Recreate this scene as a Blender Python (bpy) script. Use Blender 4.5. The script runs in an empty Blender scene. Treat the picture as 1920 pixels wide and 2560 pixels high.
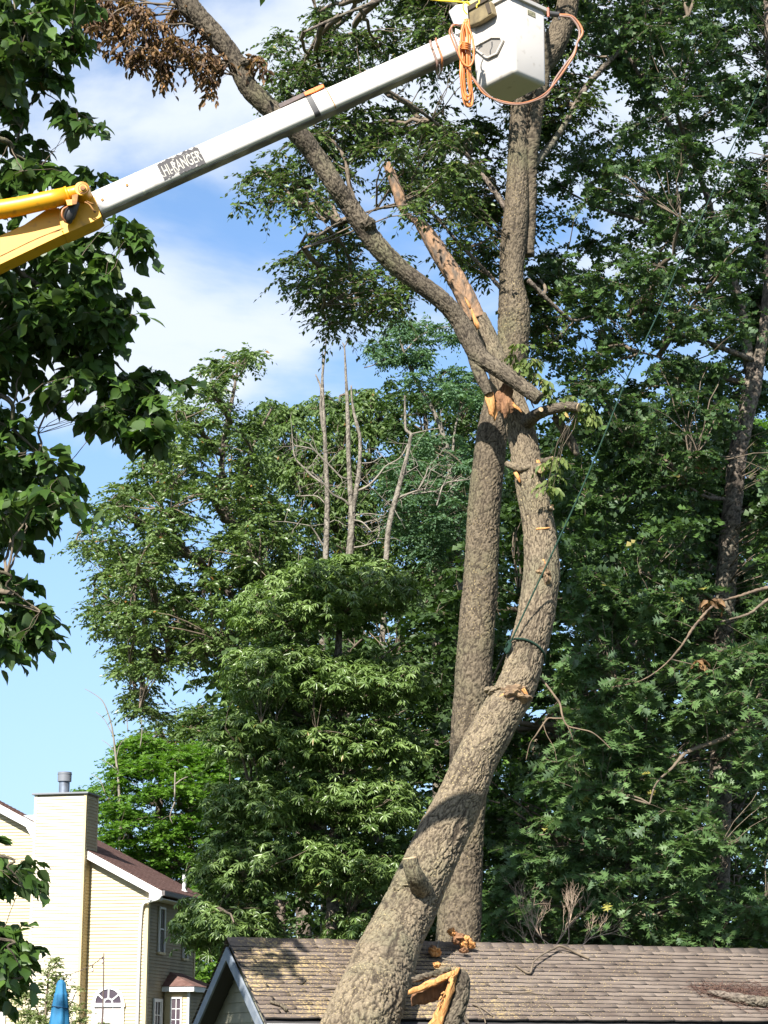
import bpy, math, random
import numpy as np
from mathutils import Vector, Matrix

# ---------------------------------------------------------------- camera, sky, sun
SC = bpy.context.scene
COL = SC.collection
PITCH = math.radians(14.76)
F = 5200.0
CAMZ = 1.6
cam_d = bpy.data.cameras.new("camera")
cam = bpy.data.objects.new("camera", cam_d)
COL.objects.link(cam)
cam.location = (0, 0, CAMZ)
cam.rotation_euler = (math.pi / 2 + PITCH, 0, 0)
cam_d.sensor_fit = 'VERTICAL'
cam_d.sensor_height = 24.0
cam_d.lens = 24.0 * F / 2560.0
cam_d.clip_end = 3000
cam_d.clip_start = 0.1
SC.camera = cam
SC.view_settings.view_transform = 'Standard'
SC.view_settings.look = 'None'
SC.view_settings.exposure = 1.3
SC.view_settings.gamma = 1.0
SC.view_settings.use_curve_mapping = False
SC.render.engine = 'CYCLES'
SC.cycles.max_bounces = 9
SC.cycles.diffuse_bounces = 6
SC.cycles.transmission_bounces = 6
SC.cycles.transparent_max_bounces = 4
SC.cycles.use_denoising = True
SC.cycles.caustics_reflective = False
SC.cycles.caustics_refractive = False

SUN_AZ = math.radians(202)      # clockwise from +Y: behind the camera, to its left
SUN_EL = math.radians(38.5)
sun_dir = Vector((math.sin(SUN_AZ) * math.cos(SUN_EL), math.cos(SUN_AZ) * math.cos(SUN_EL), math.sin(SUN_EL)))
world = bpy.data.worlds.new("World")
SC.world = world
world.use_nodes = True
wn = world.node_tree.nodes
wl = world.node_tree.links
wn.clear()
w_out = wn.new("ShaderNodeOutputWorld")
w_bg = wn.new("ShaderNodeBackground")
w_bg.inputs[1].default_value = 0.083
sky = wn.new("ShaderNodeTexSky")
sky.sky_type = 'NISHITA'
sky.sun_disc = False
sky.sun_elevation = SUN_EL
sky.sun_rotation = SUN_AZ
sky.air_density = 1.0
sky.dust_density = 0.6
sky.ozone_density = 2.0
tc = wn.new("ShaderNodeTexCoord")
mp = wn.new("ShaderNodeMapping")
mp.inputs['Scale'].default_value = (5.5, 5.5, 13.0)
mp.inputs['Location'].default_value = (35.02, 12.55, 27.19)
nz = wn.new("ShaderNodeTexNoise")
nz.inputs['Scale'].default_value = 1.0
nz.inputs['Detail'].default_value = 7
nz.inputs['Roughness'].default_value = 0.52
nz.inputs['Distortion'].default_value = 0.25
sep = wn.new("ShaderNodeSeparateXYZ")
cov = wn.new("ShaderNodeMapRange")       # cloud cover grows with height above the horizon
cov.inputs[1].default_value = 0.22
cov.inputs[2].default_value = 0.35
cov.inputs[3].default_value = -0.22
cov.inputs[4].default_value = 0.07
add = wn.new("ShaderNodeMath"); add.operation = 'ADD'
rmp = wn.new("ShaderNodeMapRange")
rmp.interpolation_type = 'SMOOTHSTEP'
rmp.inputs[1].default_value = 0.43
rmp.inputs[2].default_value = 0.66
rmp.inputs[4].default_value = 0.88
tint = wn.new("ShaderNodeMix"); tint.data_type = 'RGBA'; tint.blend_type = 'MULTIPLY'
tint.inputs[0].default_value = 1.0
tint.inputs[7].default_value = (0.84, 1.0, 1.13, 1)
mixc = wn.new("ShaderNodeMix"); mixc.data_type = 'RGBA'
mixc.inputs[7].default_value = (4.75, 5.1, 5.6, 1)
wl.new(tc.outputs['Generated'], mp.inputs[0])
wl.new(mp.outputs[0], nz.inputs['Vector'])
wl.new(tc.outputs['Generated'], sep.inputs[0])
wl.new(sep.outputs[2], cov.inputs[0])
wl.new(nz.outputs[0], add.inputs[0])
wl.new(cov.outputs[0], add.inputs[1])
wl.new(add.outputs[0], rmp.inputs[0])
wl.new(rmp.outputs[0], mixc.inputs[0])
wl.new(sky.outputs[0], tint.inputs[6])
hz = wn.new("ShaderNodeMapRange")         # clear pale blue towards the horizon
hz.inputs[1].default_value = 0.02; hz.inputs[2].default_value = 0.36; hz.inputs[3].default_value = 0.85; hz.inputs[4].default_value = 0.10
hmix = wn.new("ShaderNodeMix"); hmix.data_type = 'RGBA'; hmix.inputs[7].default_value = (2.7, 3.75, 5.3, 1)
wl.new(sep.outputs[2], hz.inputs[0]); wl.new(hz.outputs[0], hmix.inputs[0]); wl.new(tint.outputs[2], hmix.inputs[6])
wl.new(hmix.outputs[2], mixc.inputs[6])
wl.new(mixc.outputs[2], w_bg.inputs[0])
wl.new(w_bg.outputs[0], w_out.inputs[0])

sl = bpy.data.lights.new("sun", 'SUN')
sl.energy = 5.0
sl.angle = math.radians(0.53)
sl.color = (1.0, 0.96, 0.89)
so = bpy.data.objects.new("sun", sl)
COL.objects.link(so)
so.rotation_euler = (-sun_dir).to_track_quat('-Z', 'Y').to_euler()

# ---------------------------------------------------------------- coordinates
CP, SP = math.cos(PITCH), math.sin(PITCH)
def ray(px, py):
    u = (px - 960.0) / F
    v = (1280.0 - py) / F
    return np.array([u, CP - v * SP, SP + v * CP])
def P(px, py, Y):
    r = ray(px, py)
    return np.array([0, 0, CAMZ]) + r * (Y / r[1])
def PA(px, py, Y):
    """array version"""
    px = np.asarray(px, float); py = np.asarray(py, float); Y = np.asarray(Y, float)
    u = (px - 960.0) / F; v = (1280.0 - py) / F
    ry = CP - v * SP; t = Y / ry
    return np.stack([u * t, ry * t, CAMZ + (SP + v * CP) * t], -1)
def mpp(py, Y):
    return Y / (CP - (1280.0 - py) / F * SP) / F
def hit(px, py, p0, n):
    r = ray(px, py); o = np.array([0, 0, CAMZ])
    return o + r * (np.dot(np.array(p0) - o, n) / np.dot(r, n))

# ---------------------------------------------------------------- object helpers
def tagit(o, label=None, cat=None, group=None, kind=None):
    if label: o['label'] = label
    if cat: o['category'] = cat
    if group: o['group'] = group
    if kind: o['kind'] = kind
    return o
def empty(name, loc=(0, 0, 0), rz=0.0, label=None, cat=None, group=None, parent=None):
    o = bpy.data.objects.new(name, None)
    o.empty_display_size = 0.2
    COL.objects.link(o)
    o.location = loc
    o.rotation_euler = (0, 0, rz)
    if parent: o.parent = parent
    return tagit(o, label, cat, group)
WORLDP = set()          # things whose parts are modelled in world coordinates
def thing(name, loc, label, cat, group=None):
    e = empty(name, tuple(float(v) for v in loc), 0, label, cat, group); WORLDP.add(e.name); return e
def link(name, me, parent=None, mat=None):
    o = bpy.data.objects.new(name, me)
    COL.objects.link(o)
    if mat is not None and len(me.materials) == 0: me.materials.append(mat)
    if parent is not None:
        o.parent = parent
        if parent.name in WORLDP: o.location = -parent.location
    return o
def np_mesh(name, V, Fc, smooth=False, attrs=None):
    """V (n,3), Fc (m,k) with k = 3 or 4"""
    V = np.ascontiguousarray(V, dtype=np.float32); Fc = np.ascontiguousarray(Fc, dtype=np.int32)
    me = bpy.data.meshes.new(name)
    n, (m, k) = len(V), Fc.shape
    me.vertices.add(n); me.vertices.foreach_set('co', V.ravel())
    me.loops.add(m * k); me.loops.foreach_set('vertex_index', Fc.ravel())
    me.polygons.add(m)
    me.polygons.foreach_set('loop_start', np.arange(m, dtype=np.int32) * k)
    me.polygons.foreach_set('loop_total', np.full(m, k, dtype=np.int32))
    if smooth: me.polygons.foreach_set('use_smooth', np.ones(m, dtype=bool))
    me.update(calc_edges=True)
    for an, arr in (attrs or {}).items():
        a = me.attributes.new(an, 'FLOAT', 'POINT')
        a.data.foreach_set('value', np.ascontiguousarray(arr, dtype=np.float32).ravel())
    return me
class MB:
    """collects boxes, prisms and polygons into one mesh"""
    def __init__(s): s.v = []; s.f = []
    def poly(s, pts):
        b = len(s.v); s.v += [tuple(map(float, p)) for p in pts]; s.f.append(list(range(b, b + len(pts)))); return s
    def box(s, a, b):
        x0, y0, z0 = a; x1, y1, z1 = b
        return s.hexa([(x0, y0, z0), (x1, y0, z0), (x1, y1, z0), (x0, y1, z0), (x0, y0, z1), (x1, y0, z1), (x1, y1, z1), (x0, y1, z1)])
    def hexa(s, p):
        b = len(s.v); s.v += [tuple(map(float, q)) for q in p]
        for f in ((0, 3, 2, 1), (4, 5, 6, 7), (0, 1, 5, 4), (1, 2, 6, 5), (2, 3, 7, 6), (3, 0, 4, 7)): s.f.append([b + i for i in f])
        return s
    def prism(s, pts, d):
        """pts planar loop, d extrusion vector"""
        n = len(pts); b = len(s.v); d = np.array(d, float)
        s.v += [tuple(map(float, q)) for q in pts] + [tuple(np.array(q, float) + d) for q in pts]
        s.f.append(list(range(b + n - 1, b - 1, -1))); s.f.append(list(range(b + n, b + 2 * n)))
        for i in range(n):
            j = (i + 1) % n; s.f.append([b + i, b + j, b + n + j, b + n + i])
        return s
    def cyl(s, c0, c1, r0, r1=None, n=16, caps=True):
        r1 = r0 if r1 is None else r1
        c0 = np.array(c0, float); c1 = np.array(c1, float); d = c1 - c0; d /= np.linalg.norm(d)
        a = np.cross(d, [0, 0, 1.0]);
        if np.linalg.norm(a) < 1e-3: a = np.cross(d, [1.0, 0, 0])
        a /= np.linalg.norm(a); e = np.cross(d, a); b = len(s.v)
        for c, r in ((c0, r0), (c1, r1)):
            for i in range(n):
                t = 2 * math.pi * i / n; s.v.append(tuple(c + r * (math.cos(t) * a + math.sin(t) * e)))
        for i in range(n):
            j = (i + 1) % n; s.f.append([b + i, b + j, b + n + j, b + n + i])
        if caps: s.f.append(list(range(b + n - 1, b - 1, -1))); s.f.append(list(range(b + n, b + 2 * n)))
        return s
    def mesh(s, name, bevel=0, smooth=False, segs=2):
        me = bpy.data.meshes.new(name); me.from_pydata(s.v, [], s.f); me.update()
        import bmesh
        bm = bmesh.new(); bm.from_mesh(me)
        bmesh.ops.recalc_face_normals(bm, faces=bm.faces)
        if bevel > 0:
            es = [e for e in bm.edges if len(e.link_faces) == 2 and e.calc_face_angle(0) > 0.5]
            bmesh.ops.bevel(bm, geom=es, offset=bevel, segments=segs, affect='EDGES', profile=0.6)
        if smooth:
            for f in bm.faces: f.smooth = True
            for e in bm.edges:
                if len(e.link_faces) == 2 and e.calc_face_angle(0) > 0.7: e.smooth = False
        bm.to_mesh(me); bm.free(); return me
    def obj(s, name, mat, parent=None, bevel=0, smooth=False, segs=2):
        return link(name, s.mesh(name, bevel, smooth, segs), parent, mat)

# ---------------------------------------------------------------- noise in numpy
def h2(i, j, s=0):
    x = (np.asarray(i).astype(np.int64) * 374761393 + np.asarray(j).astype(np.int64) * 668265263 + s * 974711) & 0xffffffff
    x = ((x ^ (x >> 13)) * 1274126177) & 0xffffffff
    return ((x ^ (x >> 16)) & 0xffffff) / float(0xffffff)
def vnoise(x, y, s=0, wrap=0):
    i = np.floor(x).astype(int); j = np.floor(y).astype(int); fx = x - i; fy = y - j
    fx = fx * fx * (3 - 2 * fx); fy = fy * fy * (3 - 2 * fy)
    i1 = i + 1
    if wrap: i = i % wrap; i1 = i1 % wrap
    return (h2(i, j, s) * (1 - fx) + h2(i1, j, s) * fx) * (1 - fy) + (h2(i, j + 1, s) * (1 - fx) + h2(i1, j + 1, s) * fx) * fy
def worley(x, y, s, wrap):
    """F2-F1 on a jittered grid, periodic in x"""
    i = np.floor(x).astype(int); j = np.floor(y).astype(int)
    f1 = np.full(x.shape, 9.0); f2 = np.full(x.shape, 9.0)
    for di in (-1, 0, 1):
        for dj in (-1, 0, 1):
            a = i + di; b = j + dj; aw = a % wrap
            d = np.hypot(a + 0.12 + 0.76 * h2(aw, b, s) - x, b + 0.12 + 0.76 * h2(aw, b, s + 7) - y)
            lo = np.minimum(f1, d); f2 = np.minimum(f2, np.maximum(f1, d)); f1 = lo
    return f2 - f1

# ---------------------------------------------------------------- tubes, bark
def catmull(pts, n_per):
    pts = [np.array(p, float) for p in pts]
    p = [2 * pts[0] - pts[1]] + pts + [2 * pts[-1] - pts[-2]]
    out = []
    for k in range(1, len(p) - 2):
        for a in range(n_per):
            t = a / n_per
            out.append(0.5 * ((2 * p[k]) + (-p[k - 1] + p[k + 1]) * t + (2 * p[k - 1] - 5 * p[k] + 4 * p[k + 1] - p[k + 2]) * t * t + (-p[k - 1] + 3 * p[k] - 3 * p[k + 1] + p[k + 2]) * t ** 3))
    out.append(p[-2]); return np.array(out)
def resample(C, step):
    d = np.r_[0, np.cumsum(np.linalg.norm(np.diff(C[:, :3], axis=0), axis=1))]
    n = max(2, int(d[-1] / step) + 1); t = np.linspace(0, d[-1], n)
    return np.stack([np.interp(t, d, C[:, k]) for k in range(C.shape[1])], -1), t
def frames(C):
    T = np.gradient(C, axis=0); T /= np.linalg.norm(T, axis=1)[:, None] + 1e-12
    A = np.zeros_like(T); a = np.cross(T[0], [0, 1.0, 0.01]); a /= np.linalg.norm(a)
    for i in range(len(T)):
        a = a - T[i] * np.dot(a, T[i]); a /= np.linalg.norm(a); A[i] = a
    return T, A, np.cross(T, A)
def bark_tube(ctrl, step=0.03, cell=(0.085, 0.17), amp=0.016, seed=1, lump=0.03, cap=True, bumps=()):
    """ctrl: list of (x,y,z,r). returns mesh with attributes 'ridge' (bark plates) and 'along'"""
    C = catmull(ctrl, 14); C, t = resample(C, step)
    r = C[:, 3]; C = C[:, :3]
    T, A, B = frames(C)
    rm = float(np.mean(r)); nu = max(10, int(2 * math.pi * rm / step)); wrap = max(4, int(round(2 * math.pi * rm / cell[0])))
    th = np.arange(nu) / nu
    U, Vv = np.meshgrid(th, t)
    x = U * wrap; y = Vv / cell[1]
    wx = (vnoise(x * 1.0, y * 1.3, seed + 3, wrap) - 0.5) * 1.5 + (vnoise(x * 2.0, y * 2.6, seed + 4, wrap * 2) - 0.5) * .6; wy = (vnoise(x, y, seed + 5, wrap) - 0.5) * 1.2
    w = worley(x + wx, y + wy + x * 0.35 * 0, seed, wrap)
    n1 = vnoise(x * 0.9 + wx, y * 0.55 + wy, seed + 51, 0) if False else vnoise((x + wx * .8) * 1.0, (y + wy) * 0.45, seed + 51, wrap)
    crack = np.minimum(w / 0.30, np.abs(2 * n1 - 1) / 0.20)
    ridge = np.clip(crack, 0, 1); ridge = ridge * ridge * (3 - 2 * ridge)
    fine = vnoise(x * 3.0, y * 1.6, seed + 41, wrap * 3) - 0.5
    w2 = worley((x + wx) * 2, (y + wy) * 1.7, seed + 21, wrap * 2); rd2 = np.clip(w2 / 0.4, 0, 1)
    lmp = vnoise(U * max(4, wrap // 4), Vv / 0.5, seed + 11, max(4, wrap // 4)) - 0.5
    plate = vnoise(x, y, seed + 31, wrap) - 0.5
    am2 = 0.55 + 0.9 * vnoise(U * 3, Vv / 0.9, seed + 61, 3)
    disp = amp * am2 * 1.25 * (ridge - 0.75) + amp * 0.35 * (rd2 - 0.5) + amp * 0.35 * plate + amp * 0.3 * fine + lump * lmp
    scale = np.clip(r / rm, 0.5, 1.3)[:, None]
    R = r[:, None] + disp * scale
    for (tc0, uc0, ht, wd, am) in bumps:     # knots: position along, angle, half height, half width (turns), height
        du = (U - uc0 + 0.5) % 1.0 - 0.5
        g = np.exp(-((Vv - tc0) / ht) ** 2 - (du / wd) ** 2)
        R = R + am * g
    ang = 2 * math.pi * U
    V = C[:, None, :] + R[..., None] * (np.cos(ang)[..., None] * A[:, None, :] + np.sin(ang)[..., None] * B[:, None, :])
    n = len(C); V = V.reshape(-1, 3)
    i = np.arange(n - 1)[:, None] * nu; j = np.arange(nu)[None, :]; j1 = (j + 1) % nu
    Q = np.stack([i + j, i + j1, i + nu + j1, i + nu + j], -1).reshape(-1, 4)
    att = ridge.reshape(-1) * 0.75 + rd2.reshape(-1) * 0.25
    if cap:
        V = np.vstack([V, C[0], C[-1]]); a = len(V) - 2; b = len(V) - 1; jj = np.arange(nu); kk = (jj + 1) % nu
        c0 = np.stack([kk, jj, np.full(nu, a), np.full(nu, a)], -1); c1 = np.stack([(n - 1) * nu + jj, (n - 1) * nu + kk, np.full(nu, b), np.full(nu, b)], -1)
        tri = np.vstack([c0[:, :3], c1[:, :3]]); att = np.r_[att, 0.8, 0.8]
        T3 = np.vstack([Q[:, [0, 1, 2]], Q[:, [0, 2, 3]], tri])
        return np_mesh("bark", V, T3, True, {'ridge': att})
    return np_mesh("bark", V, Q, True, {'ridge': att})
def multi_tube(paths, radii, sides=4):
    """paths (N,S,3), radii (N,S) -> verts, quads"""
    N, S, _ = paths.shape
    T = np.gradient(paths, axis=1); T /= np.linalg.norm(T, axis=2, keepdims=True) + 1e-9
    ref = np.tile(np.array([0.31, 0.77, 0.55]), (N, S, 1))
    A = np.cross(T, ref); A /= np.linalg.norm(A, axis=2, keepdims=True) + 1e-9; B = np.cross(T, A)
    a = np.arange(sides) * 2 * math.pi / sides
    V = paths[:, :, None, :] + radii[:, :, None, None] * (np.cos(a)[None, None, :, None] * A[:, :, None, :] + np.sin(a)[None, None, :, None] * B[:, :, None, :])
    base = (np.arange(N) * S * sides)[:, None, None]; i = (np.arange(S - 1) * sides)[None, :, None]; j = np.arange(sides)[None, None, :]; j1 = (j + 1) % sides
    Q = np.stack([base + i + j, base + i + j1, base + i + sides + j1, base + i + sides + j], -1).reshape(-1, 4)
    return V.reshape(-1, 3), Q
def join_vf(parts):
    vs, fs, o = [], [], 0
    for v, f in parts: vs.append(v); fs.append(f + o); o += len(v)
    return np.vstack(vs), np.vstack(fs)
def simple_tube(ctrl, sides=8, step=0.05, smooth=True, closed=False):
    C = catmull(ctrl, 10); C, t = resample(C, step)
    V, Q = multi_tube(C[None, :, :3], C[None, :, 3], sides)
    if not closed:
        n = len(C); Q = Q
    return V, Q
def path_px(pts, Yf):
    """pts: (px, py, width_px[, Y]) -> (x,y,z,r) control list"""
    out = []
    for p in pts:
        Y = p[3] if len(p) > 3 else (Yf(p[1]) if callable(Yf) else Yf)
        q = P(p[0], p[1], Y); out.append((q[0], q[1], q[2], p[2] * mpp(p[1], Y) / 2))
    return out
def ctube(name, ctrl, mat, parent=None, sides=8, step=0.03):
    V, Q = simple_tube(ctrl, sides, step)
    n = len(V) // sides
    V = np.vstack([V, V[:sides].mean(0), V[-sides:].mean(0)])
    j = np.arange(sides); k = (j + 1) % sides
    T3 = np.vstack([Q[:, [0, 1, 2]], Q[:, [0, 2, 3]], np.stack([k, j, np.full(sides, n * sides)], -1), np.stack([(n - 1) * sides + j, (n - 1) * sides + k, np.full(sides, n * sides + 1)], -1)])
    return link(name, np_mesh(name, V, T3, True), parent, mat)

# ---------------------------------------------------------------- materials
def new_mat(name):
    m = bpy.data.materials.new(name); m.use_nodes = True
    nt = m.node_tree; b = nt.nodes['Principled BSDF']; return m, nt, b
def c4(c): return (c[0], c[1], c[2], 1)
def basic(name, col, rough=0.6, col2=None, scale=8.0, bump=0.0, bscale=40.0, metallic=0.0, thr=(0.4, 0.65), detail=5, stretch=None, spec=0.5):
    m, nt, b = new_mat(name)
    b.inputs['Roughness'].default_value = rough; b.inputs['Metallic'].default_value = metallic
    b.inputs['Specular IOR Level'].default_value = spec
    b.inputs['Base Color'].default_value = c4(col)
    t = nt.nodes.new("ShaderNodeTexCoord")
    src = t.outputs['Object']
    if stretch:
        mpn = nt.nodes.new("ShaderNodeMapping"); mpn.inputs['Scale'].default_value = stretch
        nt.links.new(src, mpn.inputs[0]); src = mpn.outputs[0]
    if col2 is not None:
        n = nt.nodes.new("ShaderNodeTexNoise"); n.inputs['Scale'].default_value = scale; n.inputs['Detail'].default_value = detail
        r = nt.nodes.new("ShaderNodeMapRange"); r.inputs[1].default_value = thr[0]; r.inputs[2].default_value = thr[1]
        x = nt.nodes.new("ShaderNodeMix"); x.data_type = 'RGBA'
        x.inputs[6].default_value = c4(col); x.inputs[7].default_value = c4(col2)
        nt.links.new(src, n.inputs['Vector']); nt.links.new(n.outputs[0], r.inputs[0]); nt.links.new(r.outputs[0], x.inputs[0])
        nt.links.new(x.outputs[2], b.inputs['Base Color'])
    if bump > 0:
        n2 = nt.nodes.new("ShaderNodeTexNoise"); n2.inputs['Scale'].default_value = bscale; n2.inputs['Detail'].default_value = 6
        bp = nt.nodes.new("ShaderNodeBump"); bp.inputs['Strength'].default_value = 0.6; bp.inputs['Distance'].default_value = bump
        nt.links.new(src, n2.inputs['Vector']); nt.links.new(n2.outputs[0], bp.inputs['Height']); nt.links.new(bp.outputs[0], b.inputs['Normal'])
    return m
def bark_mat(name, plate, plate2, crack, fleck=None, moss=None, fl=(0.60, 0.66), rough=0.9):
    m, nt, b = new_mat(name); L = nt.links; N = nt.nodes.new
    b.inputs['Roughness'].default_value = rough; b.inputs['Specular IOR Level'].default_value = 0.2
    t = N("ShaderNodeTexCoord"); at = N("ShaderNodeAttribute"); at.attribute_name = 'ridge'
    n1 = N("ShaderNodeTexNoise"); n1.inputs['Scale'].default_value = 2.2; n1.inputs['Detail'].default_value = 8; n1.inputs['Roughness'].default_value = 0.65
    r1 = N("ShaderNodeMapRange"); r1.inputs[1].default_value = 0.35; r1.inputs[2].default_value = 0.68
    x1 = N("ShaderNodeMix"); x1.data_type = 'RGBA'; x1.inputs[6].default_value = c4(plate); x1.inputs[7].default_value = c4(plate2)
    L.new(t.outputs['Object'], n1.inputs['Vector']); L.new(n1.outputs[0], r1.inputs[0]); L.new(r1.outputs[0], x1.inputs[0])
    cur = x1.outputs[2]
    n3 = N("ShaderNodeTexNoise"); n3.inputs['Scale'].default_value = 26; n3.inputs['Detail'].default_value = 6
    r3 = N("ShaderNodeMapRange"); r3.inputs[1].default_value = 0.3; r3.inputs[2].default_value = 0.7; r3.inputs[3].default_value = 0.65; r3.inputs[4].default_value = 1.32
    h = N("ShaderNodeMix"); h.data_type = 'RGBA'; h.blend_type = 'MULTIPLY'; h.inputs[0].default_value = 1
    cb = N("ShaderNodeCombineColor")
    L.new(t.outputs['Object'], n3.inputs['Vector']); L.new(n3.outputs[0], r3.inputs[0])
    for k in range(3): L.new(r3.outputs[0], cb.inputs[k])
    L.new(cur, h.inputs[6]); L.new(cb.outputs[0], h.inputs[7]); cur = h.outputs[2]
    if moss is not None:
        n4 = N("ShaderNodeTexNoise"); n4.inputs['Scale'].default_value = 0.9; n4.inputs['Detail'].default_value = 7
        r4 = N("ShaderNodeMapRange"); r4.inputs[1].default_value = 0.5; r4.inputs[2].default_value = 0.7; r4.inputs[4].default_value = 0.6
        x4 = N("ShaderNodeMix"); x4.data_type = 'RGBA'; x4.inputs[7].default_value = c4(moss)
        mm = N("ShaderNodeMapping"); mm.inputs['Location'].default_value = (5, 2, 9)
        L.new(t.outputs['Object'], mm.inputs[0]); L.new(mm.outputs[0], n4.inputs['Vector']); L.new(n4.outputs[0], r4.inputs[0]); L.new(r4.outputs[0], x4.inputs[0]); L.new(cur, x4.inputs[6]); cur = x4.outputs[2]
    # cracks between bark plates are dark, weathered bast
    x2 = N("ShaderNodeMix"); x2.data_type = 'RGBA'; x2.inputs[6].default_value = c4(crack)
    r2 = N("ShaderNodeMapRange"); r2.inputs[1].default_value = 0.12; r2.inputs[2].default_value = 0.80
    L.new(at.outputs['Fac'], r2.inputs[0]); L.new(r2.outputs[0], x2.inputs[0]); L.new(cur, x2.inputs[7]); cur = x2.outputs[2]
    if fleck is not None:                    # sawdust caught on the bark
        n5 = N("ShaderNodeTexNoise"); n5.inputs['Scale'].default_value = 34; n5.inputs['Detail'].default_value = 3
        r5 = N("ShaderNodeMapRange"); r5.inputs[1].default_value = fl[0]; r5.inputs[2].default_value = fl[1]
        n6 = N("ShaderNodeTexNoise"); n6.inputs['Scale'].default_value = 0.8
        r6 = N("ShaderNodeMapRange"); r6.inputs[1].default_value = 0.4; r6.inputs[2].default_value = 0.6; r6.inputs[3].default_value = 0.05; r6.inputs[4].default_value = 0.75
        mu = N("ShaderNodeMath"); mu.operation = 'MULTIPLY'
        x5 = N("ShaderNodeMix"); x5.data_type = 'RGBA'; x5.inputs[7].default_value = c4(fleck)
        L.new(t.outputs['Object'], n5.inputs['Vector']); L.new(t.outputs['Object'], n6.inputs['Vector']); L.new(n5.outputs[0], r5.inputs[0]); L.new(n6.outputs[0], r6.inputs[0])
        L.new(r5.outputs[0], mu.inputs[0]); L.new(r6.outputs[0], mu.inputs[1]); L.new(mu.outputs[0], x5.inputs[0]); L.new(cur, x5.inputs[6]); cur = x5.outputs[2]
    L.new(cur, b.inputs['Base Color'])
    bp = N("ShaderNodeBump"); bp.inputs['Strength'].default_value = 0.9; bp.inputs['Distance'].default_value = 0.02
    L.new(n3.outputs[0], bp.inputs['Height']); L.new(bp.outputs[0], b.inputs['Normal'])
    return m
def leaf_mat(name, dark, light, warm=None, trans=0.3, rough=0.5, under=None, spec=0.35):
    """dark/light greens picked by the per-leaf 'tint'; thin translucent blade"""
    m, nt, b = new_mat(name); L = nt.links; N = nt.nodes.new
    b.inputs['Roughness'].default_value = rough; b.inputs['Specular IOR Level'].default_value = spec
    at = N("ShaderNodeAttribute"); at.attribute_name = 'tint'
    x = N("ShaderNodeMix"); x.data_type = 'RGBA'; x.inputs[6].default_value = c4(dark); x.inputs[7].default_value = c4(light)
    L.new(at.outputs['Fac'], x.inputs[0]); cur = x.outputs[2]
    if warm is not None:
        r = N("ShaderNodeMapRange"); r.inputs[1].default_value = 0.955; r.inputs[2].default_value = 0.99
        y = N("ShaderNodeMix"); y.data_type = 'RGBA'; y.inputs[7].default_value = c4(warm)
        L.new(at.outputs['Fac'], r.inputs[0]); L.new(r.outputs[0], y.inputs[0]); L.new(cur, y.inputs[6]); cur = y.outputs[2]
    if under is not None:
        g = N("ShaderNodeNewGeometry"); z = N("ShaderNodeMix"); z.data_type = 'RGBA'; z.inputs[7].default_value = c4(under)
        mf = N("ShaderNodeMath"); mf.operation = 'MULTIPLY'; mf.inputs[1].default_value = 0.7
        L.new(g.outputs['Backfacing'], mf.inputs[0]); L.new(mf.outputs[0], z.inputs[0]); L.new(cur, z.inputs[6]); cur = z.outputs[2]
    L.new(cur, b.inputs['Base Color'])
    tr = N("ShaderNodeBsdfTranslucent"); mx = N("ShaderNodeMixShader"); mx.inputs[0].default_value = trans
    bri = N("ShaderNodeMix"); bri.data_type = 'RGBA'; bri.blend_type = 'MULTIPLY'; bri.inputs[0].default_value = 1; bri.inputs[7].default_value = (1.5, 1.7, 0.7, 1)
    L.new(cur, bri.inputs[6]); L.new(bri.outputs[2], tr.inputs[0])
    L.new(b.outputs[0], mx.inputs[1]); L.new(tr.outputs[0], mx.inputs[2]); L.new(mx.outputs[0], nt.nodes['Material Output'].inputs[0])
    return m

# ---------------------------------------------------------------- leaves
def T(vs, ts): return (np.array(vs, float), np.array(ts, int))
LEAF_OVATE = T([(0, 0, 0), (.32, .46, .06), (.72, .34, .03), (1, 0, -.10), (.72, -.34, .03), (.32, -.46, .06), (.5, 0, -.03)],
               [(0, 6, 1), (1, 6, 2), (2, 6, 3), (3, 6, 4), (4, 6, 5), (5, 6, 0)])
LEAF_BROAD = T([(0, 0, 0), (.10, .30, .03), (.34, .52, .08), (.62, .42, .05), (.80, .20, 0), (1.05, 0, -.16), (.80, -.20, 0), (.62, -.42, .05), (.34, -.52, .08), (.10, -.30, .03), (.35, 0, -.02), (.7, 0, -.06)],
               [(0, 10, 1), (1, 10, 2), (2, 10, 11), (2, 11, 3), (3, 11, 4), (4, 11, 5), (5, 11, 6), (6, 11, 7), (7, 11, 8), (8, 11, 10), (8, 10, 9), (9, 10, 0)])
LEAF_SMALL = T([(0, 0, 0), (.42, .42, .07), (1, 0, -.06), (.42, -.42, .07)], [(0, 2, 1), (0, 3, 2)])
LEAF_LOBED = T([(0, 0, 0), (.34, .05, 0), (.30, .30, .05), (.62, .05, -.01), (.60, .46, .07), (.84, .05, -.03), (.88, .36, .03), (1.05, 0, -.08),
                (.34, -.05, 0), (.30, -.30, .05), (.62, -.05, -.01), (.60, -.46, .07), (.84, -.05, -.03), (.88, -.36, .03)],
               [(0, 8, 1), (1, 8, 10), (1, 10, 3), (3, 10, 12), (3, 12, 5), (5, 12, 7), (0, 1, 2), (1, 3, 4), (3, 5, 6), (0, 9, 8), (8, 11, 10), (10, 13, 12)])
LEAF_LOBED_FAR = T([(0, 0, 0), (.45, 0, -.02), (.3, .34, .05), (.75, 0, -.03), (.66, .42, .04), (1.05, 0, -.08), (.3, -.34, .05), (.66, -.42, .04)],
                   [(0, 1, 2), (1, 3, 4), (0, 6, 1), (1, 7, 3), (3, 5, 4), (3, 7, 5)])
LEAF_NARROW = T([(0, 0, 0), (.5, .19, .05), (1, 0, -.12), (.5, -.19, .05)], [(0, 2, 1), (0, 3, 2)])
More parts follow.
